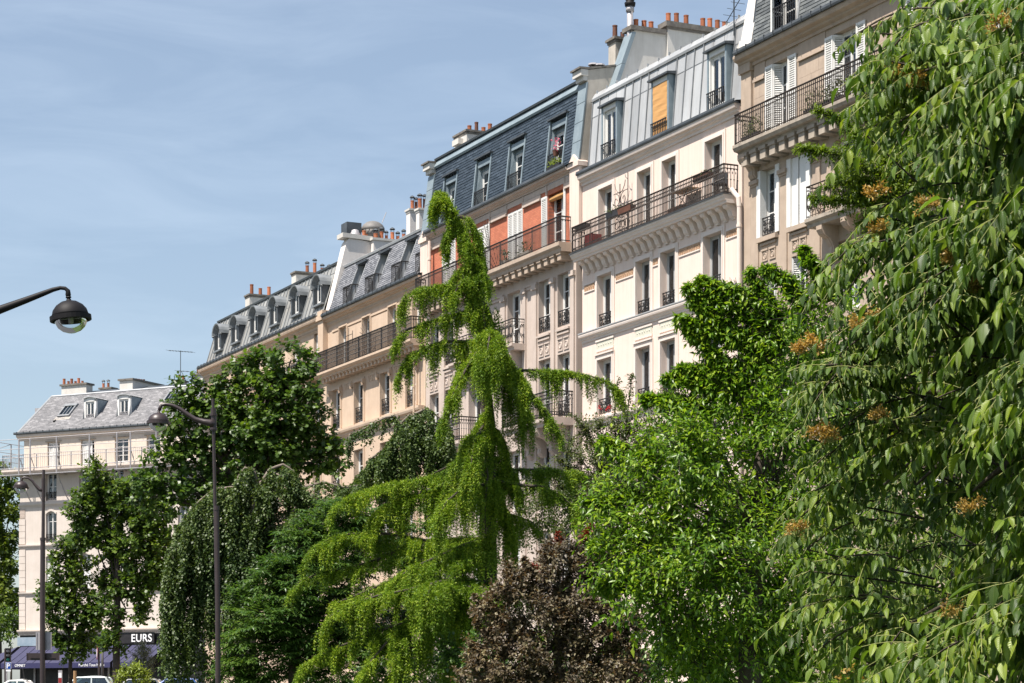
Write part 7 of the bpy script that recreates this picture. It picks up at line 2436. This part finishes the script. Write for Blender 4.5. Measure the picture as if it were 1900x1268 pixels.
# --- the drooping conifer in the middle
t = Tree('cedar_tree', 'tall drooping cedar with a bent tip in the middle of the picture', 'tree', 905, 35)
t.tube('trunk', [(905, 1310), (903, 1150), (905, 1000), (904, 850), (900, 720), (892, 600), (884, 520), (868, 450), (848, 405), (828, 368), (814, 360), (804, 380)], [.17, .16, .15, .125, .10, .08, .065, .045, .03, .02, .014, .008], 'bark', 10)
CED = [  # line (px, py, dY), hang m, half width m, density
    ([(884, 520), (868, 450), (848, 405), (828, 366), (814, 358), (804, 372), (801, 392)], .55, .16, 240),
    ([(842, 395, -.1), (822, 368, -.15), (812, 366, -.15), (806, 384, -.1)], .5, .15, 260),
    ([(890, 530, -.1), (880, 480, -.15), (862, 435, -.15), (848, 412, -.1)], .6, .2, 260),
    ([(852, 402), (872, 408), (888, 440), (898, 490), (904, 540)], .42, .12, 190),
    ([(846, 408), (836, 440), (830, 475)], .22, .08, 120),
    ([(866, 440), (846, 425), (832, 428), (824, 450)], .55, .12, 190),
    ([(886, 500), (866, 492), (846, 505), (832, 530)], .4, .16, 170),
    ([(896, 560), (908, 580), (918, 620), (928, 660), (934, 690)], .42, .14, 190),
    ([(894, 545), (862, 533), (820, 531), (786, 534), (762, 543), (748, 560), (742, 578)], .52, .2, 200),
    ([(894, 575), (860, 580), (824, 590), (788, 600), (756, 612), (738, 630), (730, 648)], .48, .2, 190),
    ([(898, 640), (862, 634), (824, 634), (790, 644), (762, 660), (744, 684), (738, 706)], .5, .2, 190),
    ([(898, 650), (870, 660), (850, 690), (838, 720)], .5, .16, 170),
    ([(902, 640, 0), (908, 618, -.5), (909, 616, -.9), (906, 640, -1.2), (902, 680, -1.4)], .62, .2, 330),
    ([(902, 640, -.4), (884, 655, -.7), (862, 690, -.9), (842, 730, -1.1), (826, 770, -1.2), (814, 800, -1.3)], .42, .12, 230),
    ([(908, 630, -.4), (934, 650, -.6), (960, 690, -.7), (984, 725, -.8), (1008, 760, -.8), (1028, 790, -.9), (1040, 815, -.9)], .42, .1, 280),
    ([(915, 650), (935, 690), (955, 730), (985, 770)], .95, .3, 190),
    ([(910, 700, .4), (950, 688, .5), (1000, 688, .6), (1050, 691, .7), (1095, 698, .8), (1130, 710, .8), (1150, 728, .8)], .45, .15, 210),
    ([(903, 760), (885, 790), (868, 815), (852, 850), (846, 880)], .5, .2, 190),
    ([(904, 800, -.2), (886, 806, -.7), (880, 815, -1.0), (876, 850, -1.2), (872, 890, -1.3)], .55, .2, 300),
    ([(904, 830), (870, 845), (838, 862), (806, 878), (790, 892)], .35, .16, 170),
    ([(905, 790), (925, 800), (940, 830), (945, 870)], .7, .2, 150),
    ([(903, 890), (860, 882), (800, 886), (744, 894), (696, 904), (652, 920), (624, 938), (612, 955)], .42, .3, 230),
    ([(902, 895), (850, 900), (790, 912), (730, 930), (694, 955), (682, 975)], .7, .3, 240),
    ([(904, 900, -.3), (860, 905, -.9), (830, 930, -1.1), (810, 965, -1.3)], .7, .25, 230),
    ([(906, 900), (930, 920), (945, 960), (950, 1000)], .9, .25, 150),
    ([(905, 880, .2), (960, 872, .5), (1010, 871, .7), (1060, 876, .8), (1100, 884, .9), (1130, 896, 1.0)], .42, .2, 220),
    ([(906, 890, -.1), (960, 900, -.2), (1005, 902, -.4), (1040, 920, -.5), (1066, 940, -.5), (1086, 962, -.5)], .55, .2, 240),
    ([(908, 955, .1), (945, 955, .3), (985, 968, .4), (1005, 990, .4)], .5, .25, 200),
    ([(906, 930, 0), (935, 950, .2), (950, 1000, .3), (955, 1040, .3)], .5, .2, 130),
    ([(905, 1000), (850, 1000), (790, 1003), (730, 992), (690, 988), (640, 992), (600, 1006), (574, 1026), (562, 1050)], .55, 0.43, 288),
    ([(905, 1000, -.2), (860, 1012, -.7), (815, 1032, -1.0), (770, 1052, -1.2), (735, 1075, -1.3), (714, 1100, -1.4)], .5, 0.41, 360),
    ([(760, 1010, .2), (700, 1040, .2), (640, 1056, .2), (590, 1064, .2), (555, 1080, .2), (540, 1098, .2)], .32, 0.34, 264),
    ([(800, 1030, -.2), (720, 1080, -.3), (660, 1105, -.4), (620, 1120, -.4)], .45, 0.41, 204),
    ([(905, 1080, -.2), (850, 1078, -1.0), (800, 1082, -1.4), (760, 1094, -1.6), (700, 1106, -1.8), (650, 1122, -1.8), (615, 1142, -1.8), (600, 1165, -1.8)], .6, 0.46, 360),
    ([(820, 1080, -1.4), (800, 1084, -1.9), (795, 1100, -2.2), (793, 1120, -2.3)], .62, 0.27, 384),
    ([(820, 1082, -1.2), (860, 1088, -1.2), (900, 1094, -1.2), (925, 1104, -1.2)], .6, 0.27, 312),
    ([(905, 1090, .3), (950, 1100, .4), (990, 1110, .4)], .6, 0.34, 192),
    ([(905, 1120, -.4), (840, 1130, -1.0), (770, 1150, -1.4), (700, 1172, -1.6), (640, 1196, -1.8), (590, 1218, -1.8), (562, 1238, -1.8), (551, 1256, -1.8)], .42, 0.41, 324),
    ([(760, 1150, -1.4), (720, 1190, -1.8), (690, 1225, -2.0), (665, 1262, -2.0)], .5, 0.34, 312),
    ([(860, 1130, -1), (800, 1170, -1.4), (750, 1215, -1.6), (720, 1262, -1.6)], .6, 0.41, 276),
    ([(905, 1150, -.4), (870, 1180, -.8), (830, 1220, -1)], .8, 0.41, 228),
    ([(893, 540, -.1), (900, 620, -.2), (905, 700, -.2), (908, 780, -.2)], .4, .22, 260),
    ([(880, 500, -.1), (862, 515, -.2), (846, 540, -.2), (838, 560, -.2)], .4, .2, 230),
    ([(906, 850, .1), (930, 852, .2), (952, 872, .2), (962, 905, .2)], .6, .25, 200),
    ([(903, 600), (905, 700), (905, 800), (905, 900), (905, 1000), (905, 1100)], .4, .2, 90),
    ([(903, 780), (890, 800, -.4), (905, 880, -.6), (900, 960, -.6), (905, 1040, -.5)], .4, .22, 110),
]
ps, ts, br = [], [], []
for ln, hang, width, dens in CED:
    p, tt, idn, fr = hanging(rg, t, ln, hang * (1.45 if ln[0][1] < 535 else 1.6 if ln[0][1] < 760 else 1.6), width * (1.6 if ln[0][1] < 535 else 1.25), dens * (2.3 if ln[0][1] < 535 else 1.85), .050, taper=.4, sway=.08, arch=.45, endw=.35, tassel=.035)
    ps.append(p); ts.append(tt)
    if len(ln) < 6 or ln[0][0] != 903:
        t.tube('branch', ln, [.032 * (1 - .85 * i / (len(ln) - 1)) for i in range(len(ln))], 'bark', 5)
p, tt = np.concatenate(ps), np.concatenate(ts)
n = len(p)
PP, AA, NN = [], [], []
for k in range(5):
    lat = norm(np.cross(tt, rg.normal(0, 1, (n, 3))))
    PP.append(p + rg.normal(0, .006, (n, 3))); AA.append(lat * .75 + tt * .6 + rg.normal(0, .15, (n, 3))); NN.append(rg.normal(0, .5, (n, 3)) + lat * .2 + np.array([0, 0, .8]))
p, ax, nr = np.concatenate(PP), np.concatenate(AA), np.concatenate(NN)
t.mesh_part('crown', leaf_mesh('crown', p, ax, nr, rg.uniform(.032, .058, len(p)), rg.uniform(.009, .014, len(p)), 'needle', 'leaf_cedar'), 'stuff')

# --- purple plum in front of the conifer
t = Tree('plum_bush', 'purple-brown leaved plum bush right of the cedar foot', 'shrub', 1040, 29)
t.tube('stem', [(1040, 1300), (1038, 1200), (1030, 1120), (1040, 1060)], [.05, .045, .03, .015])
bl = [(1080, 1040, 46), (1030, 1030, 38), (1120, 1060, 40), (1000, 1070, 44), (1060, 1090, 56), (950, 1110, 44), (1120, 1120, 50), (1010, 1130, 58), (1150, 1150, 44), (935, 1160, 46), (1070, 1160, 60), (980, 1190, 60), (1130, 1200, 54), (920, 1215, 46), (1040, 1225, 62), (1000, 1255, 60), (1110, 1250, 60), (940, 1260, 50), (1160, 1240, 44), (1090, 1020, 34), (1140, 1040, 34), (1050, 1020, 30), (960, 1065, 34), (905, 1120, 26), (890, 1190, 28), (880, 1240, 30), (1180, 1180, 34)]
limbs(t, rg, (1038, 1200), bl, .02)
bl = [(b[0], b[1] + 16, b[2]) for b in bl]
crown(t, rg, bl, 5.0, .064, .036, 'leaf4', 'leaf_plum', k=7, inner=.3, jit=.6, up=.5)
sh = [[(x, y + 18, 0), (x + dx * .5, y + 2, -.1), (x + dx, y - 16, -.1)] for x, y, dx in ((930, 1130, -26), (905, 1170, -22), (900, 1120, -20), (960, 1075, -24), (985, 1050, -12), (1020, 1030, -8), (1060, 1025, 6), (1110, 1030, 10), (1150, 1050, 22), (1180, 1110, 20), (890, 1210, -18), (1130, 1020, 18), (1000, 1090, -14), (1050, 1080, 10), (950, 1160, -14), (1090, 1110, 12))]
lv, _ = spray_leaves(rg, t, sh, 150, .06, .034, .16, up=.5)
t.mesh_part('shoot', leaf_mesh('shoot', *lv, 'leaf4', 'leaf_plum'), 'stuff')
lv, _ = spray_leaves(rg, t, [[(1120, 1180), (1100, 1160)], [(1150, 1210), (1130, 1180)], [(1170, 1190), (1160, 1150)], [(1010, 1200), (1000, 1180)], [(1080, 1130), (1100, 1105)], [(960, 1190), (950, 1160)], [(1050, 1230), (1030, 1200)], [(1130, 1120), (1120, 1095)]], 120, .06, .034, .14)
t.mesh_part('green_leaf', leaf_mesh('green_leaf', *lv, 'leaf4', 'leaf_bright'), 'stuff')
lv, _ = spray_leaves(rg, t, [[(1080, 1010), (1092, 985), (1098, 975)], [(1040, 1010), (1035, 990)], [(1000, 1060), (970, 1040)], [(1120, 1030), (1128, 1000)]], 160, .06, .03, .14)
t.mesh_part('young_leaf', leaf_mesh('young_leaf', *lv, 'leaf4', 'leaf_red'), 'stuff')

# --- dark undergrowth behind the bushes
t = Tree('hedge', 'dark dense hedge low behind the plum bush and the bright tree', 'hedge', 1300, 33)
t.tube('stem', [(1300, 1300), (1300, 1250)], [.04, .02])
bl = [(x, 1235 + 18 * math.sin(x), 48) for x in range(860, 1500, 52)] + [(760, 1245, 40, 3), (820, 1240, 40, 3), (700, 1250, 40, 3)]
crown(t, rg, bl, 5.0, .07, .045, 'leaf4', 'leaf_fern', k=6, inner=.4)

# --- fine-leaved tree between the near tree and house 5
t = Tree('fine_leaved_tree', 'fine-leaved light green tree reaching out behind the big leafy tree', 'tree', 1760, 30)
t.tube('trunk', [(1770, 1300), (1765, 900), (1740, 600), (1700, 420), (1680, 330)], [.13, .12, .09, .06, .03])
ln = [[(1700, 420), (1640, 330, -.3), (1560, 290, -.4), (1482, 276, -.4)], [(1690, 340), (1620, 270, .2), (1560, 225, .2), (1518, 207, .2)], [(1700, 430), (1640, 385), (1580, 372), (1512, 372)], [(1700, 420), (1640, 360, -.3), (1590, 330), (1540, 345)],
      [(1690, 340), (1640, 250), (1610, 180), (1580, 150)], [(1700, 400), (1640, 300), (1585, 250)], [(1700, 450), (1660, 430), (1600, 415)], [(1690, 320), (1660, 240), (1600, 215)]]
for l in ln: t.tube('branch', l, [.03 * (1 - .8 * i / (len(l) - 1)) for i in range(len(l))], 'bark', 5)
lv, (a, b) = spray_leaves(rg, t, ln, 230, .072, .024, .42, droop=.1)
lv2, (a2, b2_) = blob_leaves(rg, t, [(1630, 330, 60), (1600, 285, 44), (1640, 390, 54), (1660, 300, 60), (1600, 360, 44), (1690, 380, 60), (1660, 260, 40), (1700, 320, 70), (1590, 345, 36), (1620, 420, 30), (1720, 440, 70), (1700, 200, 60), (1780, 300, 80)], 3.0, .072, .026, 'leaf4', k=7)
lv3, _ = blob_leaves(rg, t, [(1700, 600, 90), (1800, 650, 90), (1880, 600, 90), (1700, 780, 90), (1820, 800, 90), (1900, 850, 90), (1720, 960, 100), (1850, 1000, 100), (1680, 1130, 100), (1780, 1160, 100), (1880, 1180, 100), (1600, 1200, 80), (1540, 1230, 60), (1900, 420, 80), (1620, 1060, 80)], 3.0, .15, .07, 'leaf4', k=7, inner=.5)
t.mesh_part('crown', leaf_mesh('crown', *join_lv(lv, lv2, lv3), 'leaf4', 'leaf_fine'), 'stuff')

# --- bright green tree
t = Tree('bright_green_tree', 'bright green bushy tree between the plum bush and the big leafy tree', 'tree', 1390, 24)
t.tube('trunk', [(1390, 1310), (1392, 1150), (1400, 980), (1410, 820)], [.13, .12, .09, .05])
bl = [(1330, 860, 66), (1270, 850, 56), (1210, 880, 50), (1160, 880, 34), (1130, 925, 26), (1200, 940, 60), (1290, 930, 76, -.4), (1380, 920, 70, -.2), (1150, 985, 44), (1230, 1010, 76, -.3), (1330, 1020, 80, -.4), (1420, 1000, 66), (1180, 1060, 56), (1260, 1090, 76, -.3), (1360, 1110, 76, -.3), (1440, 1090, 60), (1200, 1130, 52), (1290, 1170, 70, -.2), (1390, 1190, 64), (1230, 1200, 54), (1250, 1245, 50), (1330, 1245, 60), (1420, 1250, 40),
      (1270, 780, 42), (1320, 770, 46), (1390, 780, 62), (1450, 800, 60), (1410, 750, 36), (1450, 715, 40), (1490, 700, 60), (1470, 660, 34), (1490, 635, 34), (1520, 630, 56), (1500, 575, 44), (1550, 560, 44), (1462, 580, 18), (1480, 860, 60), (1500, 940, 70), (1540, 750, 60), (1520, 1050, 70), (1570, 650, 60), (1560, 900, 70), (1540, 1150, 60), (1470, 1150, 46), (1600, 980, 80, .6), (1650, 1100, 80, .6), (1120, 1005, 20), (1250, 790, 34), (1200, 800, 24), (1180, 830, 26), (1225, 770, 20), (1140, 930, 34), (1110, 960, 22), (1120, 1050, 28), (1560, 820, 70), (1600, 1050, 80, .4)]
bl = [(b[0], b[1], b[2] * rg.uniform(.66, .95), (b[3] if len(b) > 3 else 0) + rg.uniform(-.45, .35)) for b in bl]
lv, (a, b) = blob_leaves(rg, t, bl, 4.6, .088, .032, 'leaf4', k=7, droop=.35, inner=.12, up=.3, shoot=1.7, clump=.40)
ln = [[(1450, 660), (1390, 640), (1320, 615), (1262, 590)], [(1440, 620), (1380, 585), (1320, 555), (1276, 536)], [(1500, 580), (1460, 520), (1420, 498)], [(1540, 560), (1520, 510), (1492, 462)], [(1380, 740), (1300, 712), (1238, 700)], [(1400, 720), (1330, 690), (1262, 685)], [(1330, 770), (1260, 745), (1200, 740)],
      [(1200, 920), (1130, 930), (1085, 932)], [(1230, 860), (1170, 840), (1120, 820)], [(1450, 600), (1410, 540), (1392, 505)], [(1200, 1000), (1130, 1000), (1100, 1015)], [(1440, 1150), (1400, 1190), (1398, 1215)], [(1420, 560), (1350, 540), (1300, 520)], [(1460, 640), (1370, 620), (1285, 560)], [(1440, 680), (1350, 680), (1275, 610)], [(1200, 1090), (1140, 1080), (1110, 1090)]]
lv2, (a2, b2_) = spray_leaves(rg, t, ln, 330, .092, .034, .30, droop=.4, up=.25)
for l in ln: t.tube('branch', l, [.02 * (1 - .8 * i / (len(l) - 1)) for i in range(len(l))], 'bark', 5)
limbs(t, rg, (1400, 1000), bl[:36:2], .03)
deep = [(1290, 850, 90, 1.1), (1200, 930, 70, 1.0), (1370, 930, 100, 1.3), (1250, 1040, 90, 1.1), (1370, 1080, 100, 1.3), (1200, 1120, 60, 1.0), (1280, 1180, 90, 1.1), (1400, 1200, 90, 1.2), (1360, 790, 70, 1.2), (1440, 760, 90, 1.3), (1480, 650, 70, 1.2), (1500, 880, 100, 1.4), (1500, 1080, 100, 1.4), (1600, 820, 90, 1.6), (1580, 700, 70, 1.5), (1620, 1150, 90, 1.6), (1330, 1000, 60, 1.4), (1230, 850, 50, 1.1), (1450, 1240, 80, 1.5), (1560, 1250, 70, 1.6), (1650, 1240, 80, 1.6), (1300, 1240, 80, 1.2)]
deep = [(b[0], b[1], b[2], b[3] + .5) for b in deep]
lv3, _ = blob_leaves(rg, t, deep, 5.5, .125, .06, 'leaf4', k=7, droop=.35, inner=.6, up=.3)
o = t.mesh_part('crown', leaf_mesh('crown', *join_lv(lv, lv2, lv3), 'leaf4', 'leaf_bright'), 'stuff')
a, b = a[::3], b[::3]
tag(link('twig', twig_mesh('twig', np.concatenate([a, a2]), np.concatenate([b, b2_]), .006, .002, 'bark'), o), kind='stuff')

# --- small plants at the foot of the picture
t = Tree('shrub', 'low yellow-green shrub at the street corner beside the small maple trunk', 'shrub', 248, 88)
t.tube('stem', [(248, 1290), (248, 1250)], [.04, .02])
crown(t, rg, [(240, 1250, 14), (258, 1254, 16), (272, 1256, 12), (230, 1256, 12), (245, 1236, 8)], 5.0, .13, .06, 'lance', 'leaf_yellow', k=6)
t = Tree('olive_shrub', 'pale grey-green olive shrub in front of the shop below the white letters', 'shrub', 268, 94)
t.tube('stem', [(268, 1290), (268, 1220)], [.05, .02])
crown(t, rg, [(270, 1205, 13), (262, 1222, 14), (276, 1225, 12), (266, 1238, 14), (256, 1234, 9)], 4.0, .10, .035, 'lance', 'leaf_grey', k=7)
t = Tree('silk_tree', 'feathery silk tree top with small cream buds at the bottom right edge', 'shrub', 1640, 17)
t.tube('stem', [(1640, 1310), (1640, 1260)], [.03, .015])
compound_crown(t, rg, [(1660, 1258, 40), (1610, 1262, 34), (1700, 1268, 40), (1570, 1268, 34), (1640, 1285, 60), (1740, 1280, 40), (1540, 1285, 30)], 8, .24, 13, .055, .014, 'petal', 'leaf_bright', dens=9, up=.5, hang=.1)
n = 260
c = npP(rg.uniform(1545, 1760, n), rg.normal(1252, 9, n), rg.uniform(16.4, 17.2, n)) - t.base
t.mesh_part('flower_bud', leaf_mesh('flower_bud', c, rg.normal(0, 1, (n, 3)), rg.normal(0, 1, (n, 3)), np.full(n, .035), np.full(n, .025), 'petal', 'flower_gold'), 'stuff')

# ================================================================== the big leafy tree close by on the right
NY = 11.6
t = Tree('leafy_tree', 'big near tree with long drooping compound leaves and golden flower clusters on the right', 'tree', 2080, 12.6)
t.tube('trunk', [(2080, 1500), (2070, 1100), (2040, 800), (2000, 600)], [.14, .13, .11, .08])
t.Y = 12.6
def in_poly(px, py, poly):
    r = np.zeros(len(px), bool)
    for (x0, y0), (x1, y1) in zip(poly, poly[1:] + poly[:1]):
        c = ((y0 > py) != (y1 > py)) & (px < (x1 - x0) * (py - y0) / (y1 - y0 + 1e-9) + x0)
        r ^= c
    return r
EDGE = [(1620, -60), (1612, 40), (1640, 90), (1612, 170), (1660, 230), (1715, 270), (1735, 340), (1680, 395), (1598, 450), (1570, 475), (1620, 520), (1640, 570), (1622, 600), (1560, 630), (1500, 660), (1478, 700), (1500, 760), (1470, 800), (1520, 850), (1470, 920), (1462, 1000), (1500, 1060), (1500, 1120), (1530, 1180), (1560, 1215), (1700, 1240), (1760, 1300), (2150, 1300), (2150, -60)]
EDGE = [(x + (40 if x < 2000 else 0), y) for x, y in EDGE]
def front(px):
    return 12.5 - 1.7 * np.clip((px - 1430) / 520, 0, 1)
n0 = 640
px, py = rg.uniform(1430, 2080, n0), rg.uniform(-60, 1290, n0)
k = in_poly(px, py, EDGE)
px, py = px[k], py[k]
dep = front(px) + rg.exponential(.45, len(px))
hole = (((px - 1700) / 165) ** 2 + ((py - 965) / 140) ** 2 < 1) | (((px - 1850) / 110) ** 2 + ((py - 860) / 90) ** 2 < 1) | (((px - 1640) / 90) ** 2 + ((py - 1090) / 60) ** 2 < 1)
lump = np.sin(px / 61 + 1.3 * np.sin(py / 83)) + np.sin(py / 57 + 1.1 * np.sin(px / 97))      # boughs with hollows between them
dep = dep + np.where(lump < -.2, 1.8, 0) - np.where(py < 740, .25, 0)
dep = np.where(hole, dep + 2.4, dep)
keep = ~hole | (rg.random(len(px)) < .75)
px, py, dep = px[keep], py[keep], dep[keep]
anch = npP(px, py, dep) - t.base
# explicit sprays that make the outline in the photograph: tip anchor and the way it points
OUT = [(1640, 60, -1, .1), (1650, 175, -1, .1), (1650, 250, -1, .0), (1610, 460, -1, .05), (1640, 470, -1, .0), (1650, 590, -1, -.1), (1560, 690, -1, -.1), (1530, 720, -1, -.05), (1600, 610, -1, .1), (1540, 850, -1, -.1), (1520, 800, -1, -.1), (1500, 1005, -1, -.1), (1540, 1020, -1, -.1), (1530, 1130, -1, .0), (1570, 1200, -1, -.1), (1740, 1210, -1, -.2), (1800, 1190, -1, -.3), (1860, 1000, -1, -.2), (1870, 560, -1, -.1), (1860, 690, -1, -.1), (1880, 220, -1, -.1), (1860, 130, -1, .1), (1700, 560, -1, 0), (1780, 420, -1, -.1), (1700, 650, -1, 0), (1590, 500, -1, .1), (1660, 400, -1, -.1), (1600, 480, -1, 0), (1560, 730, -1, 0), (1560, 860, -1, 0), (1540, 920, -1, 0), (1530, 960, -1, 0), (1545, 1060, -1, 0), (1560, 1150, -1, 0), (1600, 660, -1, 0)]
OUT = [(o[0] - (48 if o[0] < 1690 else 0),) + o[1:] for o in OUT]
oa = npP(np.array([o[0] + 4.0 for o in OUT], float), np.array([o[1] for o in OUT], float), np.array([front(np.array([o[0]]))[0] - .15 for o in OUT])) - t.base
B, D, LN, SA, SB = [], [], [], [], []
for a, outl in [(x, 0) for x in anch] + [(x, 1) for x in oa]:
    ln_ = rg.uniform(.35, .75) if not outl else .5
    d = np.array([-.8 + rg.normal(0, .35), -.45 + rg.normal(0, .35), rg.uniform(-.15, .45)])
    if outl: d = np.array([-1.0, rg.uniform(-.3, .1), rg.uniform(.0, .3)])
    d /= np.linalg.norm(d)
    sag = rg.uniform(.25, .6)
    st = a - d * ln_ * .75 + np.array([0, 0, sag * ln_ * .5])
    if outl: st = a - d * ln_ + np.array([0, 0, sag * ln_])
    m = int(6 + ln_ * 9)
    prev = None
    wx = a + t.base
    sz = rg.uniform(.68, 1.3) * (.84 + .42 * min(max((CX + FPX * wx[0] / wx[1] - 1500) / 400, 0), 1))
    for j in range(m):
        f = .12 + .88 * j / (m - 1)
        p = st + d * ln_ * f + np.array([0, 0, -sag * ln_ * f * f])
        tg = d + np.array([0, 0, -2 * sag * f])
        sd = np.cross(tg, [0, 0, 1.0]); sd /= np.linalg.norm(sd)
        u = tg * (.45 + .8 * (j == m - 1)) + sd * (.85 if j % 2 else -.85) * (j < m - 1) + rg.normal(0, .18, 3) + np.array([0, 0, .12])
        B.append(p[None]); D.append(u[None]); LN.append(np.array([rg.uniform(.22, .36) * sz * (1.1 - .35 * f)]))
        SA.append(st if prev is None else prev); SB.append(p)
        prev = p
B, D, LN = np.concatenate(B), np.concatenate(D), np.concatenate(LN)
lv, (sa, sb) = compound(rg, B, D, LN, 4, .30, .142, .28, hang=.62, spread=.5)
lf = np.tile(LN, 9)                                        # leaflets scale with their leaf
lv = (lv[0], lv[1], lv[2], lv[3] * lf, lv[4] * lf * rg.uniform(.85, 1.15, len(lf)))
pos, ax, nr, L, W = lv
wp = pos + t.base
ppx, ppy = CX + FPX * wp[:, 0] / wp[:, 1], HZ - FPX * (wp[:, 2] - ZC) / wp[:, 1]
vis = (ppx > 1400) & (ppx < 1890) & (ppy > 10) & (ppy < 1255)
score = wp[:, 1] - front(ppx) + rg.uniform(0, .35, len(pos)) + np.where(vis, 0, 50)
first = np.argsort(score)[:300]
rest = np.setdiff1d(np.arange(len(pos)), first)
t.mesh_part('crown', leaf_mesh('crown', pos[rest], ax[rest], nr[rest], L[rest], W[rest], 'ovate', 'leaf_near', uv=True, smooth=True, tpl2='ovate_curled'), 'stuff')
LMS = [leaf_mesh('leaf', np.zeros((1, 3)), np.array([[0, 1.0, 0]]), np.array([[0, 0, 1.0]]), np.array([1.0]), np.array([.5]), 'ovate', 'leaf_near', uv=True, smooth=True, tpl2='ovate_curled') for _ in range(12)]
A_, N_, S_ = leaf_frames(ax[first], nr[first])
for i, j in enumerate(first):
    o = link('leaf', LMS[i % 12], t.root)
    o.matrix_basis = Matrix(((S_[i, 0] * W[j] * 2, A_[i, 0] * L[j], N_[i, 0] * L[j], pos[j, 0]), (S_[i, 1] * W[j] * 2, A_[i, 1] * L[j], N_[i, 1] * L[j], pos[j, 1]), (S_[i, 2] * W[j] * 2, A_[i, 2] * L[j], N_[i, 2] * L[j], pos[j, 2]), (0, 0, 0, 1)))
t.mesh_part('leaf_stalk', twig_mesh('leaf_stalk', sa, sb, .0028, .0022, 'twig_green'), 'stuff')
allA = np.concatenate([anch, oa])
inn = allA + np.array([.75, .45, -.25]) * rg.uniform(.5, 1.1, (len(allA), 1)) + rg.normal(0, .12, allA.shape)
t.mesh_part('twig', twig_mesh('twig', np.concatenate([inn[::2], np.array(SA)]), np.concatenate([allA[::2], np.array(SB)]), .007, .005, 'bark'), 'stuff')
for ln in ([(1990, 610), (1827, 638), (1688, 661)], [(1990, 700), (1794, 685), (1675, 695)], [(2000, 640), (1827, 565), (1714, 516)], [(1990, 820), (1872, 859), (1806, 911)], [(2000, 640), (1900, 740), (1760, 800), (1640, 900)], [(2000, 700), (1850, 760), (1700, 900)], [(2000, 500), (1860, 330), (1720, 200)], [(2010, 600), (1850, 450), (1680, 420)], [(2020, 900), (1850, 1080), (1700, 1150)], [(2000, 620), (1950, 300), (1880, 60)], [(2010, 760), (1800, 740), (1580, 700)]):
    t.tube('branch', [(x, y, .25 + .2 * i) for i, (x, y) in enumerate(ln)], [.038 - .03 * i / (len(ln) - 1) for i in range(len(ln))], 'bark', 7)
FL = [(1658, 140, 1), (1708, 150, .9), (1854, 46, 1), (1890, 36, .9), (1628, 358, .9), (1718, 384, .9), (1638, 430, 1), (1764, 482, .7), (1606, 602, 1.15), (1642, 592, .9), (1509, 642, 1), (1486, 650, .6), (1800, 529, .7), (1524, 806, 1.1), (1545, 812, .9), (1632, 774, .7), (1477, 984, 1), (1802, 946, 1.1), (1773, 1139, 1.1)]
for fx, fy, sc in FL:
    Yc = front(np.array([float(fx)]))[0] - (.30 if fx < 1620 else .16)
    c = np.array(P(fx, fy, Yc)) - t.base
    rays_ = 13
    d = norm(rg.normal(0, 1, (rays_, 3)) * [1, 1, .6] + [-.2, -.3, .45])
    k = 24
    f = rg.uniform(.3, 1, (rays_, k, 1))
    pp = c + d[:, None, :] * f * .072 * sc + rg.normal(0, .009, (rays_, k, 3))
    pp = pp.reshape(-1, 3)
    n = len(pp)
    dd = np.repeat(d, k, 0)
    o = t.mesh_part('flower_cluster', leaf_mesh('flower_cluster', pp, dd * .6 + rg.normal(0, .6, (n, 3)), rg.normal(0, 1, (n, 3)), rg.uniform(.012, .025, n), rg.uniform(.006, .011, n), 'petal', 'flower_gold'))
    link('flower_stalk', twig_mesh('flower_stalk', np.repeat(c[None], rays_, 0) - [0, 0, .03], c + d * .068 * sc, .002, .0014, 'twig_green'), o)
